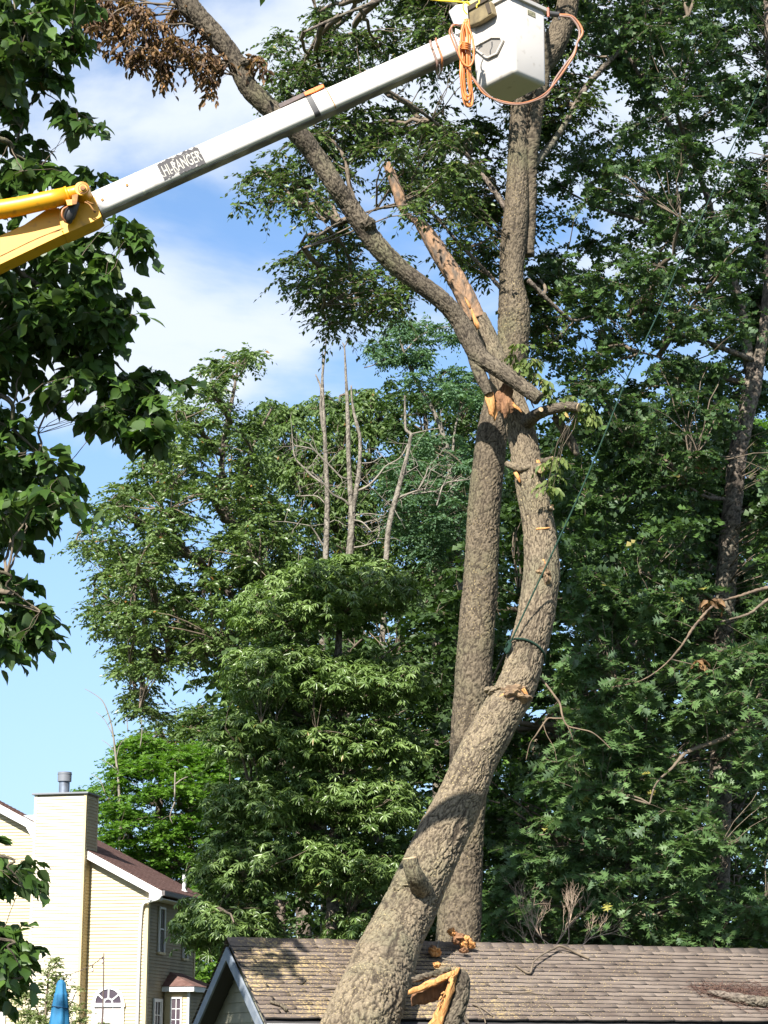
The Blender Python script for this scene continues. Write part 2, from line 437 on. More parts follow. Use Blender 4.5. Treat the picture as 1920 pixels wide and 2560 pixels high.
LEAF_CURL = T([(0, 0, 0), (.28, .26, .16), (.7, .16, .20), (1, .05, -.05), (.7, -.14, .18), (.28, -.26, .14), (.45, 0, -.06)],
              [(0, 6, 1), (1, 6, 2), (2, 6, 3), (3, 6, 4), (4, 6, 5), (5, 6, 0)])
def nrm(a): return a / (np.linalg.norm(a, axis=-1, keepdims=True) + 1e-9)
def leaf_frames(axis, up):
    X = nrm(axis); Z = nrm(up - X * np.sum(up * X, -1, keepdims=True)); return X, np.cross(Z, X), Z
def leaves(tpl, pos, axis, up, length, wfac, rng):
    vs, ts = tpl; X, Y, Z = leaf_frames(axis, up); n = len(pos)
    l = length[:, None, None]; w = (length * wfac)[:, None, None]
    V = pos[:, None, :] + l * vs[None, :, 0:1] * X[:, None, :] + w * vs[None, :, 1:2] * Y[:, None, :] + l * vs[None, :, 2:3] * Z[:, None, :]
    Fi = ts[None] + (np.arange(n) * len(vs))[:, None, None]
    return V.reshape(-1, 3), Fi.reshape(-1, 3)
def in_poly(px, py, poly):
    ins = np.zeros(len(px), bool); n = len(poly)
    dist = np.full(len(px), 1e9)
    for i in range(n):
        x0, y0 = poly[i]; x1, y1 = poly[(i + 1) % n]
        c = ((y0 > py) != (y1 > py)); xx = (x1 - x0) * (py - y0) / ((y1 - y0) if y1 != y0 else 1e-9) + x0
        ins ^= c & (px < xx)
        dx, dy = x1 - x0, y1 - y0; t = np.clip(((px - x0) * dx + (py - y0) * dy) / (dx * dx + dy * dy + 1e-9), 0, 1)
        dist = np.minimum(dist, np.hypot(px - x0 - t * dx, py - y0 - t * dy))
    return ins, dist
def sample_clumps(polys, n, Yc, thick, rng, holes=(), edge=120.0, inset=0.0, gap=0.0, gscale=90.0, gseed=5):
    """clump centres through the volume of a crown whose outline is known"""
    allp = np.array([p for q in polys for p in q], float); lo = allp.min(0); hi = allp.max(0); out = []
    while sum(len(o) for o in out) < n:
        m = n * 3; px = rng.uniform(lo[0], hi[0], m); py = rng.uniform(lo[1], hi[1], m)
        ok = np.zeros(m, bool); dd = np.zeros(m)
        for q in polys:
            i, d = in_poly(px, py, q); i &= d > inset; dd = np.where(i, np.maximum(dd, d), dd); ok |= i
        for (hx, hy, rx, ry) in holes: ok &= ((px - hx) / rx) ** 2 + ((py - hy) / ry) ** 2 > 1
        if gap > 0:
            g = vnoise(px / gscale, py / gscale, gseed) * 0.6 + vnoise(px / gscale * 2.3, py / gscale * 2.3, gseed + 1) * 0.4; ok &= g > gap
        depth = np.sqrt(np.clip(dd / edge, 0.02, 1.0)); Y = Yc + rng.uniform(-1, 1, m) * thick * depth
        out.append(np.stack([px, py, Y, dd], -1)[ok])
    A = np.vstack(out)[:n]
    return PA(A[:, 0], A[:, 1], A[:, 2]), A[:, 3]
def foliage(C, rng, tpl, length, wfac, k_sprig, m_leaf, r, droop=0.35, up_tilt=0.55, flat=0.35, hang=0.2, splay=0.9, tint_sd=0.22, lvar=0.25, twig=0.004, whorl=False, tint_mu=0.45):
    """sprigs of leaves round each clump centre. returns leaf verts, tris, tint, twig paths"""
    n = len(C); N = n * k_sprig
    c = np.repeat(C, k_sprig, 0); az = rng.uniform(0, 2 * math.pi, N)
    el = rng.normal(0.05, flat, N); d = np.stack([np.cos(az) * np.cos(el), np.sin(az) * np.cos(el), np.sin(el)], -1)
    rr = (np.repeat(r * rng.uniform(0.55, 1.25, n), k_sprig) * rng.uniform(0.6, 1.15, N))
    ct = np.repeat(rng.normal(tint_mu, tint_sd * 0.7, n), k_sprig)
    down = np.array([0, 0, -1.0])
    if whorl:
        tips = c + d * rr[:, None] + down * (droop * rr)[:, None]
        pos = np.repeat(tips, m_leaf, 0); M = N * m_leaf
        a = (np.tile(np.arange(m_leaf), N) / m_leaf * 2 * math.pi) + np.repeat(rng.uniform(0, 6, N), m_leaf) + rng.normal(0, .2, M)
        ax0 = nrm(np.repeat(d, m_leaf, 0) * 0.5 + np.array([0, 0, 0.8])); ref = np.cross(ax0, [1.0, 0.2, 0.1]); ref = nrm(ref); rf2 = np.cross(ax0, ref)
        axis = ref * np.cos(a)[:, None] + rf2 * np.sin(a)[:, None] + ax0 * rng.normal(-0.05, .25, M)[:, None] + down * hang
        up = ax0 + rng.normal(0, 0.25, (M, 3))
    else:
        s = (np.arange(m_leaf) + 0.6) / m_leaf
        S = np.tile(s, N) + rng.uniform(-.06, .06, N * m_leaf); M = N * m_leaf
        cc = np.repeat(c, m_leaf, 0); dd = np.repeat(d, m_leaf, 0); R = np.repeat(rr, m_leaf)
        pos = cc + dd * (R * S)[:, None] + down * (droop * R * S * S)[:, None]
        tang = nrm(dd + down * (2 * droop * S)[:, None] * 0.6)
        side = nrm(np.cross(tang, [0, 0, 1.0])); sg = np.where(np.tile(np.arange(m_leaf), N) % 2 == 0, 1.0, -1.0) * rng.uniform(.5, 1.2, M)
        axis = tang * rng.uniform(.5, 1.1, M)[:, None] + side * (sg * splay)[:, None] + down * (hang + rng.normal(0, .25, M))[:, None]
        up = np.array([0, 0, 1.0]) + rng.normal(0, up_tilt, (M, 3))
    ln = length * rng.uniform(1 - lvar, 1 + lvar, M)
    V, Fi = leaves(tpl, pos, axis, up, ln, wfac, rng)
    tint = np.clip(np.repeat(ct, m_leaf) + rng.normal(0, tint_sd, M), 0, 1)
    tint = np.where(rng.random(M) < 0.004, 1.0, np.minimum(tint, 0.94))
    tint = np.repeat(tint, len(tpl[0]))
    S3 = np.array([0, .5, 1.0])
    tw = c[:, None, :] + d[:, None, :] * (rr[:, None] * S3)[..., None] + down * (droop * rr[:, None] * S3 ** 2)[..., None]
    return V, Fi, tint, tw, np.full((N, 3), twig) * np.array([1, .7, .3]), (pos, axis, up, ln)
def connect(C, skel, rng, r0=0.03, r1=0.008, S=6, sag=0.10, k=10, hub=None):
    """curved branches from the nearest points of the skeleton to each clump"""
    skel = np.asarray(skel)
    # branch from slightly below the clump height where possible
    D = np.linalg.norm(C[:, None, :] - skel[None, :, :], axis=2) + 0.9 * np.maximum(0, skel[None, :, 2] - C[:, None, 2] + 0.25)
    st = skel[np.argmin(D, 1)]
    t = np.linspace(0, 1, S)[None, :, None]; L = np.linalg.norm(C - st, axis=1)[:, None, None]
    mid = st + (C - st) * 0.5 + rng.normal(0, 0.10, (len(C), 3)) * L[:, 0] + np.array([0, 0, 1.0]) * sag * L[:, 0]
    p = (1 - t) ** 2 * st[:, None] + 2 * t * (1 - t) * mid[:, None] + t * t * C[:, None]
    p[:, 1:-1] += rng.normal(0, 0.02, (len(C), S - 2, 3)) * L
    rad = np.linspace(0, 1, S)[None, :]; sc = np.clip(L[:, :, 0] / 2.0, 0.35, 1.6)
    return p, (r0 * (1 - rad) + r1 * rad) * sc
def two_level(C, skel, rng, n_hub, r0, r1, **kw):
    """limbs to hub points, then twigs from the limbs to the clumps"""
    idx = rng.choice(len(C), min(n_hub, len(C)), replace=False); H = C[idx]
    p1, q1 = connect(H, skel, rng, r0, r0 * 0.4, S=8, **kw)
    sk2 = np.vstack([skel, p1[:, 2:].reshape(-1, 3)])
    p2, q2 = connect(C, sk2, rng, r0 * 0.35, r1, S=5, **kw)
    return [(p1, q1), (p2, q2)], sk2
def skel_of(ctrl, step=0.4):
    C = catmull([c[:3] for c in ctrl], 10); C, _ = resample(C, step); return C
def set_tree_crown(parent, V, Fi, tint, mat, name="crown", kind='stuff'):
    o = link(name, np_mesh(name, V, Fi, False, {'tint': tint}), parent, mat)
    if kind: o['kind'] = kind
    return o
def set_twigs(parent, tubes, mat, sides=4, name="twigs"):
    V, Q = join_vf([multi_tube(p, r, sides) for p, r in tubes])
    o = link(name, np_mesh(name, V, Q, True), parent, mat); o['kind'] = 'stuff'; return o
def leaf_objects(parent, info, tint, tpl, wfac, mat, count, rng, score, nshare=8):
    """the leaves that show largest, each an object of its own (shared meshes); returns mask of the rest"""
    pos, axis, up, ln = info; n = len(pos); order = np.argsort(-score)[:count]
    mask = np.ones(n, bool); mask[order] = False
    protos = []
    for k in range(nshare):
        v = tpl[0].copy(); v[:, 1] *= wfac; v[:, 2] += rng.normal(0, 0.03, len(v))
        protos.append(np_mesh("leaf", v, tpl[1], False, {'tint': np.full(len(v), (k + 0.5) / nshare * 0.9)})); protos[-1].materials.append(mat)
    X, Y, Z = leaf_frames(axis[order], up[order])
    for a, i in enumerate(order):
        k = int(np.clip(tint[i * len(tpl[0])] * nshare, 0, nshare - 1))
        o = bpy.data.objects.new("leaf", protos[k]); COL.objects.link(o); o.parent = parent
        l = float(ln[i]); M = np.eye(4); M[:3, 0] = X[a] * l; M[:3, 1] = Y[a] * l; M[:3, 2] = Z[a] * l; M[:3, 3] = pos[i] - np.array(parent.location)
        o.matrix_local = Matrix(M.tolist())
    return mask
# ================================================================ materials used below
M_GRASS = basic("grass", (0.04, 0.055, 0.02), 0.9, (0.065, 0.07, 0.035), 6, 0.02, 60)
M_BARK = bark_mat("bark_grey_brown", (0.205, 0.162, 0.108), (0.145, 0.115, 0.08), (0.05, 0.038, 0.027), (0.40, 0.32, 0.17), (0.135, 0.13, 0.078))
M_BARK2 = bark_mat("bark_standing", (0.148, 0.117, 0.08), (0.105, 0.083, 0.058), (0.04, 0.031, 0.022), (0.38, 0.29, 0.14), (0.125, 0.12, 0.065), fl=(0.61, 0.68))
M_LIMB = bark_mat("bark_limb", (0.15, 0.122, 0.086), (0.082, 0.066, 0.048), (0.026, 0.02, 0.015), None, (0.15, 0.155, 0.075))
M_OAKBARK = bark_mat("bark_oak", (0.20, 0.16, 0.125), (0.13, 0.105, 0.085), (0.04, 0.032, 0.026), None, (0.14, 0.14, 0.09))
M_SNAGWOOD = bark_mat("bark_dead", (0.25, 0.22, 0.18), (0.16, 0.14, 0.11), (0.07, 0.06, 0.048))
M_TWIG = basic("twig", (0.10, 0.075, 0.05), 0.85, (0.17, 0.13, 0.09), 5)
M_TWIG_PALE = basic("twig_dead", (0.23, 0.20, 0.16), 0.85, (0.15, 0.13, 0.10), 5)
M_TWIG_BUFF = basic("twig_buff", (0.17, 0.12, 0.075), 0.85, (0.11, 0.08, 0.055), 5)
M_TORN = basic("torn_wood", (0.42, 0.17, 0.045), 0.8, (0.60, 0.30, 0.105), 4.0, 0.03, 14, thr=(.36, .6), stretch=(9, 9, 1.3))
M_HEART = basic("heartwood_brown", (0.16, 0.075, 0.035), 0.85, (0.26, 0.13, 0.06), 4.0, 0.02, 20, stretch=(6, 6, 1.5))
M_ROT = basic("rotten_wood", (0.27, 0.16, 0.09), 0.9, (0.10, 0.075, 0.055), 3.5, 0.015, 22, thr=(0.42, 0.62), stretch=(3, 3, 1))
M_CUT = basic("sawn_wood", (0.50, 0.37, 0.22), 0.8, (0.36, 0.23, 0.12), 9)
L_NEAR = leaf_mat("leaf_near", (0.02, 0.048, 0.01), (0.08, 0.15, 0.024), (0.22, 0.24, 0.06), 0.30, 0.42, under=(0.07, 0.105, 0.045))
L_CENTRE = leaf_mat("leaf_centre", (0.03, 0.064, 0.013), (0.115, 0.175, 0.034), (0.24, 0.22, 0.08), 0.26, 0.40, under=(0.07, 0.10, 0.045))
L_OAK = leaf_mat("leaf_oak", (0.022, 0.05, 0.012), (0.08, 0.145, 0.034), (0.22, 0.19, 0.06), 0.24, 0.5, under=(0.075, 0.12, 0.065))
L_MID = leaf_mat("leaf_mid_oak", (0.048, 0.088, 0.024), (0.155, 0.22, 0.07), (0.30, 0.14, 0.04), 0.25, 0.36, spec=0.5)
L_WHORL = leaf_mat("leaf_whorl", (0.06, 0.11, 0.024), (0.2, 0.28, 0.09), (0.26, 0.20, 0.06), 0.22, 0.34, spec=0.5)
L_MAPLE = leaf_mat("leaf_maple", (0.055, 0.13, 0.016), (0.14, 0.25, 0.035), None, 0.34, 0.5)
L_BACK = leaf_mat("leaf_back", (0.04, 0.078, 0.022), (0.13, 0.19, 0.05), (0.26, 0.14, 0.05), 0.28, 0.5)
L_LOCUST = leaf_mat("leaf_locust", (0.05, 0.105, 0.055), (0.125, 0.21, 0.105), None, 0.3, 0.5)
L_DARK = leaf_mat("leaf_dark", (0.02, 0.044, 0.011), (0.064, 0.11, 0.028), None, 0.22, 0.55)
L_BROWN = leaf_mat("leaf_withered", (0.06, 0.032, 0.018), (0.24, 0.135, 0.055), (0.50, 0.24, 0.08), 0.22, 0.6)
L_WILT = leaf_mat("leaf_wilting", (0.07, 0.11, 0.025), (0.17, 0.21, 0.055), (0.40, 0.28, 0.10), 0.3, 0.6)
L_SHRUB = leaf_mat("leaf_shrub", (0.13, 0.17, 0.06), (0.26, 0.29, 0.13), None, 0.3, 0.5)

# ================================================================ ground
V = np.array([(-900, -60, 0), (900, -60, 0), (900, 1500, 0), (-900, 1500, 0)], float)
link("ground", np_mesh("ground", V, np.array([[0, 1, 2, 3]])), None, M_GRASS)['kind'] = 'structure'

# ================================================================ shed
TH = math.radians(21.5)
R_ = np.array([math.cos(TH), math.sin(TH), 0.0]); G_ = np.array([math.sin(TH), -math.cos(TH), 0.0])   # ridge direction; towards the camera
APEX = P(575, 2349, 35.5)
SLOPE = math.radians(33.5); HALF = 2.0
S_DN = G_ * math.cos(SLOPE) - np.array([0, 0, math.sin(SLOPE)])      # down the front slope
S_DNB = -G_ * math.cos(SLOPE) - np.array([0, 0, math.sin(SLOPE)])
N_F = np.cross(R_, S_DN); N_F = -N_F if N_F[2] < 0 else N_F
N_B = np.cross(R_, S_DNB); N_B = -N_B if N_B[2] < 0 else N_B
SLEN = HALF / math.cos(SLOPE); LEN = 14.5
M_SHINGLE = basic("asphalt_shingle", (0.105, 0.08, 0.066), 0.95, (0.16, 0.125, 0.10), 3.0, 0.004, 120, spec=0.2)
M_EDGE = basic("shingle_cut_edge", (0.022, 0.018, 0.016), 0.95)
def shingle_mat():
    """weathered brown asphalt with a dusting of sawdust round the fallen trunk"""
    m, nt, b = new_mat("shingle_sawdust"); L = nt.links; N = nt.nodes.new
    b.inputs['Roughness'].default_value = 0.95; b.inputs['Specular IOR Level'].default_value = 0.15
    g = N("ShaderNodeNewGeometry"); oi = N("ShaderNodeObjectInfo")
    n1 = N("ShaderNodeTexNoise"); n1.inputs['Scale'].default_value = 1.6; n1.inputs['Detail'].default_value = 8
    x1 = N("ShaderNodeMix"); x1.data_type = 'RGBA'; x1.inputs[6].default_value = (0.10, 0.076, 0.062, 1); x1.inputs[7].default_value = (0.185, 0.148, 0.122, 1)
    ad = N("ShaderNodeMath"); ad.operation = 'MULTIPLY_ADD'; ad.inputs[1].default_value = 0.35
    L.new(g.outputs['Position'], n1.inputs['Vector']); L.new(oi.outputs['Random'], ad.inputs[0]); L.new(n1.outputs[0], ad.inputs[2])
    r1 = N("ShaderNodeMapRange"); r1.inputs[1].default_value = 0.4; r1.inputs[2].default_value = 0.95; L.new(ad.outputs[0], r1.inputs[0]); L.new(r1.outputs[0], x1.inputs[0])
    # sawdust: fine flecks, dense near the trunk, thinning out along the roof
    c = hit(880, 2480, APEX, N_F)
    vd = N("ShaderNodeVectorMath"); vd.operation = 'DISTANCE'; vd.inputs[1].default_value = tuple(c); L.new(g.outputs['Position'], vd.inputs[0])
    rd = N("ShaderNodeMapRange"); rd.inputs[1].default_value = 0.4; rd.inputs[2].default_value = 5.2; rd.inputs[3].default_value = 0.10; rd.inputs[4].default_value = -0.045
    L.new(vd.outputs['Value'], rd.inputs[0])
    nb = N("ShaderNodeTexNoise"); nb.inputs['Scale'].default_value = 1.1; nb.inputs['Detail'].default_value = 4; L.new(g.outputs['Position'], nb.inputs['Vector'])
    rb = N("ShaderNodeMapRange"); rb.inputs[1].default_value = 0.35; rb.inputs[2].default_value = 0.65; rb.inputs[3].default_value = -0.07; rb.inputs[4].default_value = 0.06; L.new(nb.outputs[0], rb.inputs[0])
    nf = N("ShaderNodeTexNoise"); nf.inputs['Scale'].default_value = 22; nf.inputs['Detail'].default_value = 6; nf.inputs['Roughness'].default_value = 0.7; L.new(g.outputs['Position'], nf.inputs['Vector'])
    a1 = N("ShaderNodeMath"); a1.operation = 'ADD'; a2 = N("ShaderNodeMath"); a2.operation = 'ADD'
    L.new(nf.outputs[0], a1.inputs[0]); L.new(rd.outputs[0], a1.inputs[1]); L.new(a1.outputs[0], a2.inputs[0]); L.new(rb.outputs[0], a2.inputs[1])
    r2 = N("ShaderNodeMapRange"); r2.inputs[1].default_value = 0.58; r2.inputs[2].default_value = 0.68; r2.inputs[4].default_value = 0.9; L.new(a2.outputs[0], r2.inputs[0])
    x2 = N("ShaderNodeMix"); x2.data_type = 'RGBA'; x2.inputs[7].default_value = (0.40, 0.295, 0.14, 1)
    L.new(r2.outputs[0], x2.inputs[0]); L.new(x1.outputs[2], x2.inputs[6]); L.new(x2.outputs[2], b.inputs['Base Color'])
    bp = N("ShaderNodeBump"); bp.inputs['Strength'].default_value = 0.5; bp.inputs['Distance'].default_value = 0.006; L.new(nf.outputs[0], bp.inputs['Height']); L.new(bp.outputs[0], b.inputs['Normal'])
    return m
M_SHSAW = shingle_mat()
M_SHWALL = basic("shed_siding_cream", (0.26, 0.24, 0.17), 0.8, (0.20, 0.185, 0.135), 3)
M_BARGE = basic("bargeboard_bluegrey", (0.15, 0.175, 0.21), 0.7, (0.22, 0.24, 0.265), 5, thr=(0.45, 0.7))
M_WHITE = basic("white_paint", (0.74, 0.73, 0.72), 0.55, (0.62, 0.6, 0.57), 4, thr=(0.5, 0.75))
M_DARKEDGE = basic("drip_edge", (0.05, 0.045, 0.045), 0.7)
shed = thing("shed", (APEX + R_ * 3)[:2].tolist() + [0], "low shed with brown shingled gable roof, sawdust covered, under the leaning trunk", "shed")
roof = MB()
base = APEX - np.array([0, 0, 0.06])
for S, Nn in ((S_DN, N_F), (S_DNB, N_B)):
    a, b_, c_, d_ = base, base + R_ * LEN, base + R_ * LEN + S * SLEN, base + S * SLEN
    roof.hexa([a, b_, c_, d_] + [q - np.array([0, 0, 0.05]) for q in (a, b_, c_, d_)])
roof_o = roof.obj("roof", M_DARKEDGE, shed)
rs = np.random.default_rng(3)
# shingles: one strip mesh shared by all, laid in courses
COURSES = 19; EXPO = SLEN / COURSES; SW = 0.915
def strip_mesh(w, wob):
    """one shingle strip, butt edge a little uneven"""
    k = 7; xs = np.linspace(0.002, w - 0.002, k); rr = np.random.default_rng(int(wob * 1000))
    up = EXPO * 1.35; top = [(x, -up + EXPO, 0.001) for x in xs]; lo = [(x, EXPO + rr.uniform(-.009, .006), 0.021 + rr.uniform(0, .008)) for x in xs]
    vs = top + lo + [(x, y, -0.004) for x, y, z in lo]; f = []
    for i in range(k - 1): f += [[i, i + 1, k + i + 1], [i, k + i + 1, k + i], [k + i, k + i + 1, 2 * k + i + 1], [k + i, 2 * k + i + 1, 2 * k + i]]
    f += [[0, k, 2 * k], [k - 1, 3 * k - 1, 2 * k - 1]]
    me = np_mesh("shingle", np.array(vs), np.array(f)); me.materials.append(M_SHSAW); me.materials.append(M_EDGE)
    me.polygons.foreach_set('material_index', np.array(([0, 0, 1, 1] * (k - 1)) + [1, 1], dtype=np.int32)); return me
SH = [strip_mesh(SW, 1 + i) for i in range(5)]
def place(name, me, parent, O, X, Y, Z):
    o = bpy.data.objects.new(name, me); COL.objects.link(o); o.parent = parent
    M = np.eye(4); M[:3, 0] = X; M[:3, 1] = Y; M[:3, 2] = Z; M[:3, 3] = O; o.matrix_local = Matrix(M.tolist()); return o
for c in range(COURSES):
    off = -(c % 3) * SW / 3 - 0.03
    x = off
    while x < 13.0:
        x0 = max(x, -0.05); w = x + SW - x0
        if w > 0.1:
            place("shingle", SH[rs.integers(5)], roof_o, APEX + R_ * x0 + S_DN * (c * EXPO) + N_F * (0.004 + rs.uniform(0, .004)), R_ * (w / SW) * 0.998, S_DN, N_F)
        x += SW
bk = MB()
for c in range(COURSES):
    for S, Nn in ((S_DNB, N_B),):
        a = base + N_B * 0.055 + S * (c * EXPO) - R_ * 0.05; bb = a + R_ * LEN; cc = bb + S * EXPO * 1.02 + Nn * .012; dd = a + S * EXPO * 1.02 + Nn * .012
        bk.poly([a, bb, cc, dd])
bko = bk.obj("rear_shingles", M_SHINGLE, shed); bko['kind'] = 'stuff'
# ridge caps, folded over the ridge
def cap_mesh():
    w = 0.34; e = 0.13; v = []
    for x, z in ((0, 0.0), (w, 0.016)):
        for S, Nn in ((S_DN, N_F), (None, None), (S_DNB, N_B)):
            pass
    sl = math.tan(SLOPE)
    for x, z in ((0, 0.022), (w, 0.036)): v += [(x, -e, z - e * sl), (x, 0, z + .012), (x, e, z - e * sl)]
    v += [(q[0], q[1], q[2] - .02) for q in v[:6]]
    f = [[0, 3, 4], [0, 4, 1], [1, 4, 5], [1, 5, 2], [0, 6, 9], [0, 9, 3], [5, 11, 8], [5, 8, 2], [3, 9, 10], [3, 10, 4], [4, 10, 11], [4, 11, 5]]
    me = np_mesh("ridge_cap", np.array(v, float), np.array(f)); me.materials.append(M_SHSAW); return me
CAP = cap_mesh()
x = -0.06
while x < 13.2:
    place("ridge_cap", CAP, roof_o, APEX + R_ * x + np.array([0, 0, rs.uniform(0, .008)]), R_, -G_, np.array([0, 0, 1.0])); x += 0.30
# bargeboards, gable wall with boards, walls
def seg_board(p0, p1, wdt, th, name, mat, par, outward):
    """board whose top edge runs p0->p1, hanging down by wdt"""
    m = MB(); dn = np.array([0, 0, -wdt]); m.hexa([p0, p1, p1 + dn, p0 + dn] + [q + outward * th for q in (p0, p1, p1 + dn, p0 + dn)]); return m.obj(name, mat, par, 0.004)
ap = APEX - np.array([0, 0, 0.12]) - R_ * 0.03
seg_board(ap, ap + S_DN * SLEN, 0.215, 0.035, "bargeboard", M_BARGE, shed, -R_)
seg_board(ap + np.array([0, 0, 0.0]) - R_ * .002, ap + S_DNB * SLEN - R_ * .002, 0.215, 0.035, "bargeboard", M_BARGE, shed, -R_)
gw = APEX + R_ * 0.32 - np.array([0, 0, 0.12])
g_eave = gw[2] - HALF * math.tan(SLOPE)
m = MB(); wl2 = HALF - 0.22
pts = [gw + np.array([0, 0, -0.05]), gw + S_DN * (wl2 / math.cos(SLOPE)), gw + S_DNB * (wl2 / math.cos(SLOPE))]
lo = [gw + G_ * wl2, gw - G_ * wl2]
for q in lo: q[2] = 0
m.prism([pts[0], pts[1], lo[0], lo[1], pts[2]], R_ * 0.1); m.obj("gable_wall", M_SHWALL, shed)
gwall = [o for o in shed.children if o.name.startswith("gable_wall")][0]
z = 0.02; hb = 0.168
while z < gw[2] - 0.12:
    hw = min(wl2, (gw[2] - 0.05 - z) / math.tan(SLOPE)); hw2 = min(wl2, max(0.01, (gw[2] - 0.05 - z - hb) / math.tan(SLOPE)))
    o0 = gw.copy(); o0[2] = z; o1 = gw.copy(); o1[2] = z + hb
    m = MB(); m.hexa([o0 - G_ * hw - R_ * .024, o0 + G_ * hw - R_ * .024, o0 + G_ * hw - R_ * .002, o0 - G_ * hw - R_ * .002, o1 - G_ * hw2 - R_ * .008, o1 + G_ * hw2 - R_ * .008, o1 + G_ * hw2 - R_ * .002, o1 - G_ * hw2 - R_ * .002])
    m.obj("siding_board", M_SHWALL, gwall); z += hb
ev = APEX + S_DN * SLEN - np.array([0, 0, 0.075])
seg_board(ev + G_ * .001, ev + R_ * LEN + G_ * .001, 0.15, 0.03, "eave_board", M_WHITE, shed, G_)
m = MB(); a = ev - G_ * 0.22; a = a + R_ * 0.32; a[2] = 0; b2 = a + R_ * (LEN - .6); h = np.array([0, 0, ev[2] + 0.02]); t = -G_ * 0.1
m.hexa([a, b2, b2 + t, a + t, a + h, b2 + h, b2 + t + h, a + t + h]); m.obj("front_wall", M_SHWALL, shed)
m = MB(); a = ev - G_ * (2 * HALF - 0.22); a = a + R_ * 0.32; a[2] = 0; b2 = a + R_ * (LEN - .6)
m.hexa([a, b2, b2 + t, a + t, a + h, b2 + h, b2 + t + h, a + t + h]); m.obj("rear_wall", M_SHWALL, shed)
m = MB(); q = gw + R_ * (LEN - .7); l0 = q + G_ * wl2; l1 = q - G_ * wl2; l0[2] = l1[2] = 0
m.prism([q + np.array([0, 0, -0.05]), q + S_DN * (wl2 / math.cos(SLOPE)), l0, l1, q + S_DNB * (wl2 / math.cos(SLOPE))], R_ * 0.1); m.obj("end_wall", M_SHWALL, shed)
# sawdust chips on the roof (geometry)
ns = 6500
cx = np.where(rs.random(ns) < 0.75, rs.normal(3.4, 1.6, ns), rs.uniform(0, 12.5, ns)); cy = rs.uniform(0.02, SLEN - .02, ns)
ok = (cx > 0.05) & (cx < 12.8); cx = cx[ok]; cy = cy[ok]; ns = len(cx)
pos = APEX + cx[:, None] * R_ + cy[:, None] * S_DN + N_F * 0.03
a = rs.uniform(0, 6.28, ns); ax = np.cos(a)[:, None] * R_ + np.sin(a)[:, None] * S_DN + rs.normal(0, .25, ns)[:, None] * N_F
V, Fi = leaves(LEAF_SMALL, pos, ax, N_F + rs.normal(0, .3, (ns, 3)), rs.uniform(.010, .026, ns), .7, rs)
M_DUST = basic("sawdust", (0.38, 0.295, 0.165), 0.9, (0.27, 0.20, 0.11), 9)
o = link("sawdust", np_mesh("sawdust", V, Fi), None, M_DUST)
tagit(o, "pale sawdust chips scattered over the brown shed roof", "sawdust", kind='stuff')

# ================================================================ house
ROT = math.radians(-13.35)
C0 = P(372, 2240, 64.0)
EX = np.array([math.cos(ROT), math.sin(ROT), 0]); EY = np.array([-math.sin(ROT), math.cos(ROT), 0])
HO = np.array([C0[0], C0[1], 0.0])
def HL(px, py, y=0.0):
    """pixel -> local (x, z) on the house plane at local depth y"""
    q = hit(px, py, HO + EY * y, EY) - HO; return float(np.dot(q, EX)), float(q[2])
def HS(px, py, x=0.0):
    """pixel -> local (y, z) on the plane at local x"""
    q = hit(px, py, HO + EX * x, EX) - HO; return float(np.dot(q, EY)), float(q[2])
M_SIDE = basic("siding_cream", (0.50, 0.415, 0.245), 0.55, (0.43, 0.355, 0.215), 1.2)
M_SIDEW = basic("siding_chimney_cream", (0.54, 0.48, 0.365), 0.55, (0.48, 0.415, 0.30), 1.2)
M_SIDE_SHADE = basic("siding_shade_tone", (0.26, 0.21, 0.12), 0.65, (0.20, 0.16, 0.095), 1.5)  # cream siding with the side wall's shade put into a darker colour
M_TRIM = basic("trim_white", (0.66, 0.655, 0.65), 0.5, (0.60, 0.595, 0.59), 2)
M_TRIMC = basic("trim_cream", (0.52, 0.42, 0.24), 0.55)
M_ROOFH = basic("house_shingles", (0.115, 0.062, 0.052), 0.95, (0.17, 0.10, 0.085), 6, 0.005, 60, spec=0.2)
M_GLASS = basic("window_glass", (0.05, 0.035, 0.05), 0.12, (0.10, 0.08, 0.09), 1.0)
M_CURTAIN = basic("window_blind", (0.42, 0.36, 0.35), 0.5, (0.50, 0.45, 0.43), 2)
M_FLUE = basic("flue_metal", (0.22, 0.25, 0.30), 0.45, (0.15, 0.16, 0.19), 3, metallic=0.5)
M_CAPM = basic("chimney_cap", (0.16, 0.17, 0.19), 0.5)
house = empty("house", tuple(HO), ROT, "cream clapboard two-storey house with boxed chimney and arched window", "house")
xr, zr = HL(403, 2224, -0.3); xl, zl = HL(220, 2126, -0.3)
rsl = (zl - zr) / (xl - xr)                           # slope of the rake (negative: falls to the right)
def rake_z(x): return zr + rsl * (x - xr)
XL = -8.8; apex_z = rake_z(XL)
DEPTH = HS(489, 2300, 0)[0]
EXPH = 0.1016
cxl, zc = HL(87, 1988, -0.5); cxr, _ = HL(217, 1988, -0.5)
chim_top = zc
